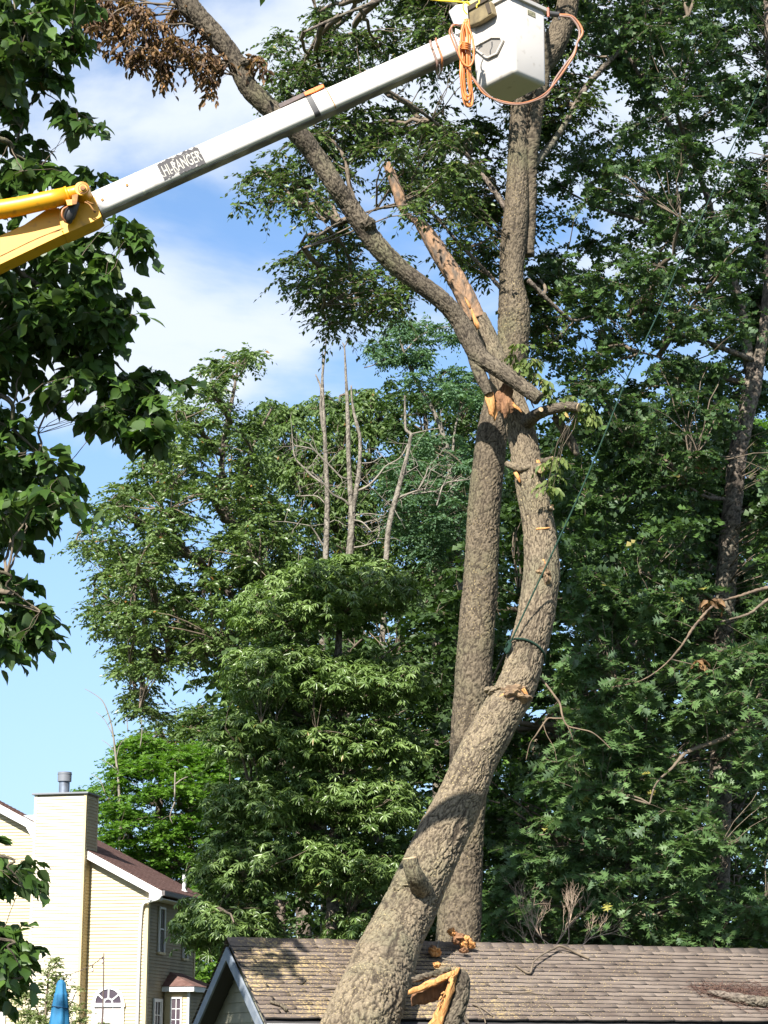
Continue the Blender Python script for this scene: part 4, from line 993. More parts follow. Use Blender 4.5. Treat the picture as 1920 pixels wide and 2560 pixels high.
# wilting leaves beside the side branch
wp2 = [[(1260, 860), (1330, 850), (1360, 930), (1420, 970), (1470, 1000), (1490, 1040), (1450, 1060), (1420, 1040), (1340, 980), (1290, 930)], [(1360, 1150), (1400, 1140), (1410, 1190), (1390, 1240), (1360, 1210)]]
wc2, _ = sample_clumps(wp2, 36, 37.2, .5, r1, edge=60)
Vw, Fw, tw, twg, twr, _i = foliage(wc2, r1, LEAF_OVATE, .15, .5, 4, 4, .26, .7, .8, .3, .9, .7, .25, .25, .005)
set_tree_crown(broken, Vw, Fw, tw, L_WILT, "wilting_leaves")
pw, qw = connect(wc2, skel_of(path_px([(1300, 960, 1, 37), (1446, 1019, 1, 37)], 37), .1), r1, .012, .005, S=5)
set_twigs(broken, [(pw, qw), (twg, twr)], M_TWIG, 3, "wilting_twigs")

# torn stump beside the leaning trunk
SY = 33.5
stump = thing("torn_stump", (*P(1100, 2560, SY)[:2], 0), "torn orange split wood and bark of the snapped trunk rising right of the leaning trunk", "stump")
def slab(pts, Y, depth, mat, name, seed, par=stump, jit=3, n_edge=9, dYs=None):
    """a splintered slab: outline gets ragged edges and real thickness"""
    r = np.random.default_rng(seed); out = []; m = len(pts)
    for i in range(m):
        a = np.array(pts[i][:2], float); b = np.array(pts[(i + 1) % m][:2], float); k = max(1, int(np.linalg.norm(b - a) / n_edge))
        for t in range(k):
            q = a + (b - a) * t / k + (r.normal(0, jit, 2) if t else 0); yy = pts[i][2] * (1 - t / k) + pts[(i + 1) % m][2] * t / k if len(pts[i]) > 2 else Y
            out.append((q[0], q[1], yy))
    c = np.mean([P(*o) for o in out], 0); front = [P(*o) for o in out]; n = len(out)
    V = front + [np.array(p) + np.array([.02, depth, 0]) for p in front]
    inner = [p + (c - p) * .45 + np.array([0, -r.uniform(.0, .035), 0]) for p in front]; cf = c + np.array([0, -.02, 0])
    V = V + inner + [cf]; Fz = []
    for i in range(n):
        j = (i + 1) % n; Fz += [(i, j, n + j), (i, n + j, n + i), (i, 2 * n + j, j), (i, 2 * n + i, 2 * n + j), (2 * n + i, 3 * n, 2 * n + j)]
    cb = len(V); V.append(c + np.array([.02, depth, 0]))
    for i in range(n): Fz.append((n + i, n + (i + 1) % n, cb))
    return link(name, np_mesh(name, np.array(V), np.array(Fz)), par, mat)
lb = P(1114, 2560, SY)
log = [(1139, 2426, 26, SY + .1), (1150, 2446, 48, SY + .13), (1150, 2480, 50, SY + .15), (1140, 2520, 50, SY + .15), (1124, 2560, 54, SY + .15), (1100, 2640, 64, SY + .15)]
lc = path_px(log, SY); lc.append((lc[-1][0] - .1, lc[-1][1], 0, lc[-1][3] * 1.3))
link("bark_log", bark_tube(lc, .018, (.085, .17), .022, 31, .03), stump, M_LIMB)
slab([(1149, 2418), (1140, 2450), (1136, 2462), (1130, 2486), (1123, 2505), (1113, 2535), (1104, 2565), (1085, 2640), (1040, 2640), (1068, 2562), (1088, 2528), (1102, 2505), (1112, 2480), (1119, 2460), (1123, 2445), (1134, 2432)], SY - .06, .10, M_TORN, "torn_face", 2, jit=1.6)
slab([(1019, 2487), (1021, 2476), (1048, 2464), (1075, 2449), (1100, 2439), (1124, 2430), (1141, 2424), (1138, 2436), (1120, 2446), (1095, 2460), (1060, 2474), (1035, 2482)], SY - .03, .14, M_TORN, "torn_slab", 3, jit=1.5)
slab([(1030, 2484), (1075, 2466), (1120, 2446), (1122, 2462), (1116, 2480), (1100, 2500), (1060, 2512), (1028, 2516)], SY + .22, .12, M_HEART, "heartwood", 4, jit=2)
link("bark_strip", bark_tube(path_px([(1030, 2450, 12, SY + .1), (1060, 2441, 15, SY + .08), (1095, 2432, 14, SY + .05), (1128, 2422, 8, SY)], SY), .018, (.07, .12), .016, 33, .02), stump, M_LIMB)
for k, (x, y, dx, dy, w) in enumerate([(1130, 2440, 10, -16, 5), (1136, 2438, 6, -20, 4), (1112, 2480, -10, 6, 6), (1104, 2490, -8, 12, 5), (1120, 2444, -14, 4, 5), (1100, 2505, -8, 14, 5), (1128, 2444, 14, -8, 4)]): splinter(x, y, SY - .14, dx, dy, w, M_TORN, stump, 60 + k)

# ================================================================ standing trunk with its leafy crown
stand = thing("standing_tree", (*P(1150, 2560, 39.6)[:2], 0), "tall straight tree behind the shed ridge, dark leafy crown filling the sky around the bucket", "tree")
SYt = 39.6
st = [(1143, 2420, 116), (1148, 2300, 108), (1156, 2150, 102), (1166, 2000, 98), (1174, 1850, 94), (1183, 1700, 92), (1190, 1600, 89), (1198, 1500, 88), (1204, 1400, 85), (1209, 1300, 81), (1217, 1200, 80), (1228, 1100, 77), (1243, 1030, 76),
      (1262, 950, 78), (1282, 860, 80), (1285, 780, 80), (1279, 700, 68), (1284, 600, 72), (1292, 500, 66), (1297, 400, 62), (1302, 300, 62), (1312, 240, 62), (1340, 180, 62), (1380, 120, 66), (1410, 50, 62), (1428, -40, 56), (1450, -200, 46), (1460, -420, 30), (1470, -700, 10)]
st = [(x, y, w * (.9 if y < 780 else 1.0)) for x, y, w in st]
c_st = path_px(st, SYt); c_st = [(c_st[0][0] - .03, c_st[0][1], 0, c_st[0][3] * 1.35), (c_st[0][0] - .02, c_st[0][1], 1.2, c_st[0][3] * 1.1)] + c_st
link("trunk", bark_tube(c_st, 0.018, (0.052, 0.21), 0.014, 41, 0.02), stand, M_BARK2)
c_f = path_px([(1318, 640, 34, 39.75), (1326, 520, 32, 39.7), (1326, 420, 34, 39.6), (1332, 340, 38, 39.5), (1342, 270, 36, 39.4), (1360, 190, 30, 39.3), (1350, 80, 26, 39), (1320, -80, 22, 38.5), (1290, -300, 10, 38)], 39)
link("limb", bark_tube(c_f, 0.03, (0.065, 0.12), 0.01, 42, 0.012), stand, M_BARK2)
def limb(par, pts, Y, mat=M_LIMB, seed=50, step=.035, name="limb", cell=(.08, .16), amp=.01):
    c = path_px(pts, Y); link(name, bark_tube(c, step, cell, amp, seed, .012), par, mat); return c
L1 = limb(stand, [(1290, 560, 20, 39.6), (1230, 470, 14, 39.8), (1160, 380, 11, 40), (1080, 300, 9, 39), (990, 240, 10, 38), (900, 180, 6, 37.6)], 39, M_OAKBARK, 51)
L2 = limb(stand, [(1282, 760, 14, 39.6), (1225, 690, 11, 39.8), (1150, 610, 9, 40), (1060, 520, 8, 39.6), (960, 520, 6, 39.2), (840, 560, 5, 39), (760, 620, 4, 38)], 39, M_OAKBARK, 52)
L3 = limb(stand, [(1330, 420, 18, 39.6), (1400, 330, 16, 40), (1480, 200, 14, 40.4), (1600, 90, 12, 41), (1720, 40, 8, 41.4)], 40, M_OAKBARK, 53)
L4 = limb(stand, [(1320, 240, 20, 39.4), (1200, 60, 18, 38.6), (1040, -20, 14, 38), (900, 20, 10, 37.6), (760, 80, 6, 37.4)], 39, M_OAKBARK, 54)
L5 = limb(stand, [(1320, 700, 12, 39.7), (1380, 760, 10, 40), (1430, 800, 8, 40.3), (1480, 790, 5, 40.5)], 40, M_OAKBARK, 55)
sk = np.vstack([skel_of(c) for c in (L1, L2, L3, L4, L5, c_f)] + [skel_of(c_st[18:])])
r2 = np.random.default_rng(22)
cp = [[(800, -60), (790, 40), (770, 85), (700, 70), (635, 108), (645, 135), (700, 150), (690, 200), (640, 215), (720, 250), (800, 240), (900, 220), (1050, 160), (1100, 200), (1180, 250), (1260, 280), (1290, 420), (1300, 560), (1290, 720), (1330, 760), (1390, 700), (1370, 620), (1400, 540), (1360, 440), (1400, 330), (1480, 260), (1440, 120), (1400, -60)],
      [(575, 240), (620, 250), (600, 285), (585, 285)],
      [(720, 330), (760, 320), (800, 300), (960, 270), (1100, 260), (1180, 280), (1250, 330), (1260, 560), (1230, 700), (1140, 660), (1060, 560), (1000, 480), (930, 460), (860, 440), (820, 420), (770, 400)],
      [(700, 365), (690, 400), (640, 420), (575, 540), (600, 550), (650, 505), (700, 500), (740, 540), (760, 560), (830, 540), (830, 460), (780, 420)],
      [(725, 650), (790, 580), (860, 560), (940, 610), (1000, 670), (1060, 740), (1000, 790), (940, 800), (880, 800), (830, 835), (795, 790), (780, 720), (690, 720), (690, 700)],
      [(1290, 700), (1340, 680), (1400, 760), (1420, 860), (1340, 880), (1320, 820)]]
hol = [(1240, 275, 45, 28), (905, 640, 40, 26), (1110, 720, 50, 34), (1120, 570, 40, 30), (730, 600, 30, 22), (1150, 380, 36, 22), (1000, 340, 20, 16), (900, 400, 34, 18), (1360, 500, 26, 60), (1350, 640, 24, 40), (940, 60, 24, 14), (1080, 650, 30, 30)]
cc, dd = sample_clumps(cp, 700, 40.2, 2.4, r2, hol, edge=110, gap=.30, gscale=85)
def keep_clear(C, pts, Yt, half, push):
    """foliage grows behind and beside the trunk, not across its face"""
    t = C[:, 1] * CP + (C[:, 2] - CAMZ) * SP; px = 960 + F * C[:, 0] / t; py = 1280 - F * (-C[:, 1] * SP + (C[:, 2] - CAMZ) * CP) / t
    a = np.array(sorted([(p[1], p[0]) for p in pts])); tx = np.interp(py, a[:, 0], a[:, 1]); m = (np.abs(px - tx) < half) & (C[:, 1] < Yt + push)
    return np.where(m[:, None], PA(px, py, np.full(len(px), Yt + push + .3)), C)
cc = keep_clear(cc, st, SYt, 110, 1.1)
cc = keep_clear(cc, [(968, 400), (990, 470), (1010, 530), (1045, 560), (1085, 610), (1140, 700), (1190, 800)], 38.2, 60, .9)
frt, _ = sample_clumps([[(985, 500), (1030, 380), (1090, 440), (1080, 560), (1020, 590)], [(940, 330), (1060, 300), (1120, 420), (1060, 520), (960, 480)]], 7, 37.2, .5, r2, edge=60)
cc = np.vstack([cc, frt])
V1, F1, t1, g1, q1, _i = foliage(cc, r2, LEAF_SMALL, .125, .62, 7, 10, .60, .45, .6, .45, .35, .9, .2, .25, .005, tint_mu=.4)
# the part of the crown above the frame
up_c = [[(500, -900), (1900, -900), (1900, -60), (700, -60)]]
cu, _ = sample_clumps(up_c, 170, 40, 4, r2, edge=200)
V2, F2, t2, g2, q2, _i = foliage(cu, r2, LEAF_SMALL, .22, .7, 6, 9, 1.1, .4, .6, .4, .3, .9, .2, .25, .005)
V, Fi = join_vf([(V1, F1), (V2, F2)]); set_tree_crown(stand, V, Fi, np.r_[t1, t2], L_CENTRE)
tb, _s = two_level(np.vstack([cc, cu]), sk, r2, 70, .055, .007); set_twigs(stand, tb + [(g1, q1)], M_TWIG, 4)

# ================================================================ big oak on the right
oak = thing("oak_tree", (*P(1810, 2560, 43.5)[:2], 0), "large dark oak with brown forked trunk standing at the right edge behind the shed", "tree")
ot = [(1790, 2440, 62), (1795, 2200, 58), (1800, 2000, 56), (1806, 1800, 54), (1810, 1600, 52), (1818, 1400, 50), (1830, 1280, 48), (1842, 1160, 46), (1862, 1050, 44), (1884, 950, 44), (1900, 880, 30), (1915, 780, 26), (1925, 600, 22), (1930, 350, 20), (1920, 50, 18), (1900, -250, 10)]
c_o = path_px(ot, 43.5); c_o = [(c_o[0][0], c_o[0][1], 0, c_o[0][3] * 1.4)] + c_o
link("trunk", bark_tube(c_o, 0.03, (0.09, 0.2), 0.016, 61, 0.02), oak, M_OAKBARK)
O1 = limb(oak, [(1880, 960, 34, 43.5), (1866, 860, 26, 43.5), (1850, 760, 22, 43.4), (1800, 600, 18, 43), (1740, 420, 14, 42.6), (1640, 260, 10, 42), (1560, 120, 7, 41.6)], 43, M_OAKBARK, 62)
O2 = limb(oak, [(1842, 1066, 14, 43.3), (1810, 1030, 12, 43), (1770, 1000, 10, 42.6), (1720, 960, 8, 42.3), (1660, 900, 6, 42), (1600, 880, 5, 41.8)], 43, M_OAKBARK, 63)
O3 = limb(oak, [(1880, 900, 16, 43.4), (1780, 860, 14, 42.9), (1680, 830, 12, 42.5), (1580, 800, 9, 42.2), (1480, 760, 6, 42), (1410, 700, 4, 42)], 43, M_OAKBARK, 64)
O4 = limb(oak, [(1810, 1248, 11, 43.2), (1770, 1244, 9, 42.6), (1740, 1230, 8, 42.2), (1710, 1206, 6, 42)], 43, M_OAKBARK, 65)
O5 = limb(oak, [(1860, 760, 16, 43.4), (1740, 640, 14, 43.2), (1620, 560, 11, 43), (1500, 520, 8, 42.8), (1420, 480, 5, 42.8)], 43, M_OAKBARK, 66)
M_BRANCH = basic('branch_brown', (0.16, 0.11, 0.07), .85, (0.10, 0.07, 0.05), 5)
O6 = limb(oak, [(1980, 1460, 10, 41), (1920, 1468, 9, 40.8), (1850, 1490, 8, 40.6), (1790, 1510, 7, 40.5), (1740, 1560, 7, 40.4), (1700, 1620, 6, 40.3), (1650, 1672, 3, 40.2), (1590, 1706, 2.5, 40.2), (1490, 1724, 2, 40.1)], 41, M_BRANCH, 67)
O7 = limb(oak, [(1980, 1480, 10, 41), (1920, 1500, 9, 40.9), (1870, 1535, 7, 40.8), (1800, 1555, 5, 40.7)], 41, M_TWIG, 68)
O8 = limb(oak, [(1860, 1820, 14, 41), (1800, 1850, 12, 40.8), (1720, 1880, 9, 40.6), (1680, 1920, 7, 40.5), (1640, 1960, 5, 40.4), (1624, 2010, 4, 40.3)], 41, M_TWIG, 69)
link("limb", bark_tube(path_px([(1812, 1830, 24, 43.3), (1860, 1820, 14, 41)], 42), .04, (.1, .2), .008, 70, .01), oak, M_OAKBARK)
sk = np.vstack([skel_of(c) for c in (O1, O2, O3, O4, O5, c_o[4:])])
r3 = np.random.default_rng(33)
op = [[(1390, -60), (1990, -60), (1990, 1300), (1740, 1300), (1600, 1180), (1440, 1100), (1380, 960), (1330, 880), (1400, 830), (1350, 720), (1360, 640), (1420, 580), (1370, 500), (1400, 440), (1390, 360), (1440, 290), (1540, 300), (1600, 230), (1520, 180), (1460, 120)]]
oh = [(1545, 285, 60, 34), (1600, 380, 22, 18), (1630, 345, 28, 22), (1820, 385, 24, 18), (1600, 600, 30, 24), (1385, 930, 36, 30), (1420, 860, 24, 14), (1380, 560, 26, 40), (1560, 470, 20, 12), (1830, 460, 18, 12), (1600, 160, 26, 14), (1750, 90, 14, 10), (1480, 640, 18, 14), (1500, 870, 20, 14), (1500, 940, 26, 16), (1560, 700, 16, 12)]
co, _ = sample_clumps(op, 620, 42.6, 3.2, r3, oh, edge=130, gap=.37, gscale=62, gseed=9)
co = keep_clear(co, ot, 43.5, 62, 1.2)
V1, F1, t1, g1, q1, _i = foliage(co, r3, LEAF_LOBED_FAR, .15, 1.0, 7, 10, .62, .3, .7, .4, .25, .9, .2, .3, .005, tint_mu=.38)
lp_ = [[(1430, 1080), (1990, 1250), (1990, 1640), (1760, 1640), (1500, 1560), (1400, 1450), (1400, 1300)]]
cl, _ = sample_clumps(lp_, 260, 43, 2.6, r3, edge=160, gap=.3, gscale=80, gseed=13)
cl = keep_clear(cl, ot, 43.5, 75, 1.2)
V2, F2, t2, g2, q2, _i = foliage(cl, r3, LEAF_LOBED_FAR, .18, 1.0, 6, 7, .66, .3, .7, .4, .25, .9, .2, .3, .005, tint_mu=.4)
V, Fi = join_vf([(V1, F1), (V2, F2)]); set_tree_crown(oak, V, Fi, np.r_[t1, t2], L_OAK)
tb, _s = two_level(np.vstack([co, cl]), sk, r3, 60, .05, .007); set_twigs(oak, tb + [(g1, q1)], M_TWIG, 4)
# brown dead cluster by the trunk and on the boughs
cb = np.array([P(1760, 1150, 42.8), P(1740, 1165, 42.8), P(1775, 1160, 42.8), P(1778, 1500, 40.4), P(1742, 1650, 40.2), P(1705, 370, 41.5)])
Vw, Fw, tw, _a, _b, _i = foliage(cb, r3, LEAF_CURL, .2, 1.0, 5, 4, .25, .7, .9, .3, .9, .6, .3, .3); set_tree_crown(oak, Vw, Fw, tw, L_BROWN, "dead_leaves")

# ---- younger oak below, big pale lobed leaves
yo = thing("young_oak", (*P(1560, 2560, 42.0)[:2], 0), "low young oak with big pale lobed leaves behind the right half of the shed", "tree")
yt = path_px([(1560, 2440, 22), (1565, 2250, 20), (1580, 2100, 18), (1600, 1950, 14), (1610, 1850, 10), (1620, 1750, 6)], 42.0); yt = [(yt[0][0], yt[0][1], 0, .11)] + yt
link("trunk", bark_tube(yt, 0.03, (0.08, 0.16), 0.008, 71, 0.01), yo, M_OAKBARK)
r4 = np.random.default_rng(44)
yp = [[(1440, 1520), (1560, 1420), (1720, 1400), (1990, 1560), (1990, 2380), (1240, 2380), (1235, 2250), (1290, 2130), (1330, 2000), (1380, 1900), (1400, 1760)]]
yh = [(1815, 1500, 60, 130), (1850, 2010, 90, 90), (1900, 2150, 60, 60), (1370, 2320, 60, 40), (1640, 2090, 60, 40), (1620, 2230, 50, 30)]
YPH = [(1812, 1660, 60, 70)]
cy_, dy_ = sample_clumps(yp, 460, 41.8, 1.7, r4, yh, edge=130, gap=.36, gscale=95, gseed=17)
Vy, Fy, ty, gy, qy, iy = foliage(cy_, r4, LEAF_LOBED, .235, 1.0, 5, 6, .62, .3, .5, .3, .25, .9, .18, .25, .006, tint_mu=.5)
L_YOUNG = leaf_mat("leaf_young_oak", (0.036, 0.078, 0.022), (0.125, 0.205, 0.068), (0.28, 0.26, 0.06), 0.26, 0.5, under=(0.10, 0.15, 0.09))
score = iy[3] - (iy[0][:, 1] - 41.8) * .12
mask = leaf_objects(yo, iy, ty, LEAF_LOBED, 1.0, L_YOUNG, 300, r4, score)
Fk = Fy.reshape(-1, len(LEAF_LOBED[1]), 3)[mask].reshape(-1, 3)
set_tree_crown(yo, Vy, Fk, ty, L_YOUNG)
tb, _s = two_level(cy_, np.vstack([skel_of(yt), skel_of(O8), skel_of(O6)]), r4, 40, .03, .006); set_twigs(yo, tb + [(gy, qy)], M_TWIG, 4)

# ================================================================ middle distance trees
def tree(name, label, Yt, trunk_pts, mat_b, limbs, polys, n, thick, leaf, llen, wf, ks, ml, rad, lmat, seed, holes=(), edge=120, gap=.0, gscale=90, step=.06, whorl=False, droop=.35, hang=.25, hubs=40, r0=.05, twigs=True, tmu=.45, tilt=.6, group=None, flat=.35, tsd=.2, lv=.25, cat="tree"):
    r = np.random.default_rng(seed); t0 = P(trunk_pts[0][0], 2560, Yt)
    e = thing(name, (t0[0], t0[1], 0), label, cat, group)
    c = path_px(trunk_pts, Yt)
    if c[0][2] > .1: c = [(c[0][0], c[0][1], 0, c[0][3] * 1.3)] + c
    link("trunk", bark_tube(c, step, (.11, .24), .018, seed, .02), e, mat_b); sks = [skel_of(c)]
    for k, l in enumerate(limbs):
        cl = path_px(l, Yt); link("limb", bark_tube(cl, step, (.11, .24), .010, seed + k + 1, .012), e, mat_b); sks.append(skel_of(cl))
    cc, dd = sample_clumps(polys, n, Yt, thick, r, holes, edge=edge, gap=gap, gscale=gscale, gseed=seed)
    V, Fi, tt, g, q, inf = foliage(cc, r, leaf, llen, wf, ks, ml, rad, droop, tilt, flat, hang, .9, tsd, lv, .006, whorl, tmu)
    set_tree_crown(e, V, Fi, tt, lmat)
    if twigs:
        tb, _s = two_level(cc, np.vstack(sks), r, hubs, r0, .01); set_twigs(e, tb + ([(g, q)] if twigs == 2 else []), M_TWIG, 4)
    return e
# left-hand oak with spires, 62 m off
tree("spreading_oak", "tall spreading oak with a narrow leafy spire, left of the dead grey trunks", 62,
     [(760, 2400, 40), (748, 1900, 36), (720, 1650, 34), (690, 1540, 32), (655, 1440, 30), (610, 1350, 26), (570, 1290, 22), (555, 1200, 16), (560, 1100, 12), (580, 1000, 9), (595, 920, 5)], M_OAKBARK,
     [[(700, 1620, 22), (640, 1560, 22), (590, 1500, 20), (540, 1450, 18), (480, 1390, 14), (440, 1350, 9), (400, 1330, 5)], [(570, 1290, 16), (520, 1240, 14), (470, 1215, 12), (420, 1190, 7), (360, 1180, 4)], [(600, 1350, 12), (600, 1200, 10), (640, 1100, 8), (680, 1020, 5)],
      [(690, 1640, 16), (600, 1620, 14), (500, 1640, 11), (400, 1660, 8), (330, 1690, 5)], [(480, 1390, 9), (380, 1400, 8), (290, 1420, 5), (240, 1440, 3)], [(330, 1300, 4), (270, 1350, 3), (190, 1352, 2)]],
     [[(520, 905), (548, 875), (600, 880), (640, 875), (655, 925), (640, 975), (610, 1000), (650, 1030), (660, 1100), (650, 1200), (700, 1260), (740, 1340), (760, 1500), (700, 1640), (600, 1720), (500, 1700), (430, 1735), (410, 1800), (340, 1790), (290, 1720), (300, 1660), (285, 1600), (230, 1560), (228, 1470), (270, 1400), (180, 1375), (175, 1350), (215, 1290), (285, 1215), (350, 1180), (360, 1140), (400, 1060), (425, 990), (430, 960), (500, 950), (520, 935)]],
     860, 4.2, LEAF_SMALL, .15, .62, 8, 11, .66, L_MID, 101,
     [(540, 1305, 52, 36), (500, 1255, 30, 18), (450, 1330, 26, 20), (300, 1345, 24, 14), (575, 1000, 30, 26), (520, 1660, 40, 36), (460, 1700, 34, 34), (480, 985, 36, 22), (625, 935, 18, 20), (660, 1390, 20, 22), (350, 1250, 24, 18), (560, 1410, 20, 26), (400, 1620, 26, 20), (690, 1240, 20, 24), (440, 1090, 22, 18), (590, 1560, 22, 18), (340, 1500, 22, 14)], edge=70, gap=.37, gscale=55, hubs=70, r0=.10, tmu=.55)
# background deciduous behind the snags
tree("background_tree", "broad yellow-green tree standing right behind the dead grey trunks", 72, [(860, 2400, 30), (850, 1600, 26), (845, 1300, 20), (850, 1050, 10), (850, 990, 6)], M_OAKBARK, [[(848, 1350, 12), (780, 1200, 10), (730, 1080, 6)], [(848, 1300, 12), (920, 1150, 8), (960, 1020, 5)]],
     [[(650, 1010), (690, 985), (720, 1020), (760, 1010), (800, 985), (850, 1000), (880, 970), (925, 965), (960, 1000), (985, 1090), (1010, 1200), (1000, 1350), (960, 1480), (780, 1500), (700, 1420), (660, 1300), (640, 1150)]],
     520, 4.2, LEAF_SMALL, .19, .55, 7, 10, .8, L_BACK, 111, [(690, 1260, 22, 40), (750, 1350, 16, 24), (655, 1130, 14, 30), (640, 1040, 10, 12), (745, 1385, 14, 20), (700, 1345, 22, 18)], edge=90, gap=.30, gscale=70, r0=.09, tmu=.55, droop=.7, hang=.7)
tree("dark_tree", "dense dark green tree between the dead grey trunks and the tall standing trunk", 68, [(1090, 2400, 30), (1095, 1700, 26), (1080, 1300, 20), (1060, 1000, 8)], M_OAKBARK, [[(1085, 1400, 12), (1130, 1200, 8), (1140, 1050, 5)]],
     [[(950, 1000), (955, 950), (1000, 930), (1030, 960), (1080, 990), (1150, 940), (1230, 960), (1250, 1200), (1240, 1500), (1180, 1900), (1060, 1900), (1020, 1500), (980, 1200)]],
     480, 4, LEAF_SMALL, .18, .6, 7, 10, .8, L_DARK, 112, [(1030, 1080, 8, 16), (950, 1110, 8, 14)], edge=90, gap=.25, gscale=70, r0=.08, tmu=.6, droop=.5)
tree("locust_tree", "airy blue-green locust with fine leaflets reaching into the sky beside the split snag", 60, [(1170, 2400, 26), (1160, 1600, 24), (1150, 1400, 20), (1128, 1240, 16), (1120, 1130, 13), (1085, 1030, 10), (1045, 960, 10), (1030, 930, 9), (1010, 880, 7), (1000, 850, 4)], M_SNAGWOOD,
     [[(1035, 925, 5), (1000, 895, 5), (965, 897, 4), (935, 912, 3), (910, 920, 2)], [(1012, 880, 4), (1050, 840, 3), (1100, 820, 2), (1150, 815, 2)], [(1128, 1180, 8), (1140, 1060, 6), (1170, 980, 4)], [(1120, 1150, 6), (1100, 1090, 5)]],
     [[(905, 870), (960, 845), (985, 790), (1040, 785), (1080, 805), (1150, 800), (1180, 830), (1140, 850), (1090, 840), (1070, 870), (1060, 940), (1020, 960), (1030, 910), (1000, 905), (950, 905), (920, 930), (895, 925), (915, 900)], [(1080, 960), (1110, 920), (1190, 930), (1200, 1000), (1130, 1040), (1090, 1010)],
      [(1010, 1150), (1060, 1080), (1150, 1090), (1190, 1150), (1180, 1350), (1100, 1420), (980, 1330), (950, 1220), (960, 1150)]],
     300, 2.2, LEAF_NARROW, .12, 1.2, 9, 12, .55, L_LOCUST, 113, [(1015, 860, 16, 10), (980, 880, 12, 8)], edge=60, gap=.0, r0=.04, tmu=.6, droop=.3, hubs=20)
# whorled-leaf tree in front
tree("chestnut_tree", "bushy tree with whorls of glossy narrow leaves, directly behind the shed's gable end", 47, [(825, 2440, 34), (835, 2200, 32), (840, 2000, 30), (838, 1800, 26), (845, 1650, 20), (850, 1540, 12), (855, 1450, 6)], M_OAKBARK,
     [[(838, 1900, 16), (760, 1800, 12), (690, 1760, 8), (620, 1740, 5)], [(836, 2100, 16), (740, 2040, 12), (640, 2040, 8), (570, 2080, 5)], [(842, 1800, 14), (900, 1700, 10), (960, 1640, 6), (1010, 1600, 4)], [(836, 2200, 14), (700, 2180, 12), (600, 2220, 8), (520, 2280, 5)], [(845, 1700, 14), (760, 1600, 10), (680, 1540, 7), (620, 1510, 4)], [(850, 1950, 14), (930, 1900, 10), (1000, 1880, 6)]],
     [[(575, 1500), (640, 1460), (700, 1435), (760, 1400), (830, 1385), (900, 1390), (980, 1410), (1010, 1450), (1040, 1470), (1000, 1500), (930, 1510), (900, 1550), (800, 1560), (700, 1540), (640, 1560)],
      [(600, 1620), (680, 1580), (780, 1600), (850, 1640), (940, 1620), (1040, 1650), (1060, 1700), (1000, 1760), (900, 1740), (800, 1760), (700, 1760), (580, 1760), (560, 1720)],
      [(550, 1800), (640, 1770), (760, 1790), (860, 1800), (960, 1790), (1040, 1840), (1040, 1900), (920, 1880), (800, 1900), (700, 1900), (600, 1880), (540, 1860)],
      [(560, 1960), (640, 1920), (740, 1940), (860, 1930), (980, 1930), (1030, 1980), (1020, 2060), (900, 2060), (800, 2040), (700, 2060), (580, 2060), (540, 2010)],
      [(510, 2130), (580, 2080), (700, 2090), (800, 2080), (940, 2100), (1010, 2130), (1000, 2210), (900, 2220), (800, 2200), (680, 2200), (560, 2220), (500, 2200)],
      [(460, 2290), (500, 2240), (600, 2240), (660, 2260), (700, 2320), (620, 2360), (540, 2360), (480, 2340)], [(820, 2310), (880, 2270), (960, 2290), (960, 2350), (830, 2350)]],
     1050, 2.4, LEAF_NARROW, .185, .62, 10, 12, .44, L_WHORL, 121, [(790, 2270, 80, 50)], edge=70, gap=.12, whorl=True, droop=.35, hang=.35, hubs=80, r0=.05, twigs=1, tmu=.5, tilt=.3, flat=.3)
rr = np.random.default_rng(77)
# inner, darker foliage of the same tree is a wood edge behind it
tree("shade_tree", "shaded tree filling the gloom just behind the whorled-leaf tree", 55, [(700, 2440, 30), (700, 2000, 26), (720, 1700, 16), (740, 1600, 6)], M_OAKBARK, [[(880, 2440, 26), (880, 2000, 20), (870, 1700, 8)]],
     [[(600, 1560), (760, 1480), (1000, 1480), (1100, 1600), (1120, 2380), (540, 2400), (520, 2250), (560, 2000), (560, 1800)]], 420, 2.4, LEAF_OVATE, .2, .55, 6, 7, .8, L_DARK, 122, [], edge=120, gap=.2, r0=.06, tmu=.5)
tree("maple_tree", "bright green maple with layered foliage behind the house roof", 80, [(380, 2500, 30), (385, 2200, 26), (400, 2000, 18), (410, 1880, 8)], M_OAKBARK, [[(385, 2200, 12), (320, 2080, 8), (270, 2000, 4)], [(390, 2150, 12), (470, 2050, 8), (540, 1980, 4)]],
     [[(200, 1985), (240, 1960), (280, 1960), (300, 1860), (340, 1840), (400, 1850), (440, 1870), (500, 1850), (560, 1880), (600, 2000), (590, 2200), (560, 2400), (540, 2600), (480, 2600), (500, 2300), (430, 2220), (350, 2190), (270, 2130), (235, 2080), (240, 2030)]],
     760, 4.4, LEAF_LOBED_FAR, .17, 1.05, 7, 9, .8, L_MAPLE, 131, [(240, 2095, 10, 26)], edge=80, gap=.28, gscale=55, r0=.08, tmu=.5, droop=.25, hang=.05, tilt=.4, flat=.2)
tree("tall_thin_tree", "thin-topped grey-green tree rising behind the bright maple", 98, [(470, 2500, 24), (475, 2000, 18), (480, 1850, 10), (490, 1780, 4)], M_OAKBARK, [[(472, 2000, 8), (420, 1860, 5), (390, 1800, 3)]],
     [[(310, 1850), (360, 1800), (440, 1790), (460, 1760), (500, 1770), (540, 1740), (570, 1800), (580, 1900), (450, 1900), (330, 1880)]], 150, 3.5, LEAF_SMALL, .2, .7, 6, 8, .9, L_BACK, 132, [], edge=60, gap=.35, gscale=40, r0=.07, tmu=.5)
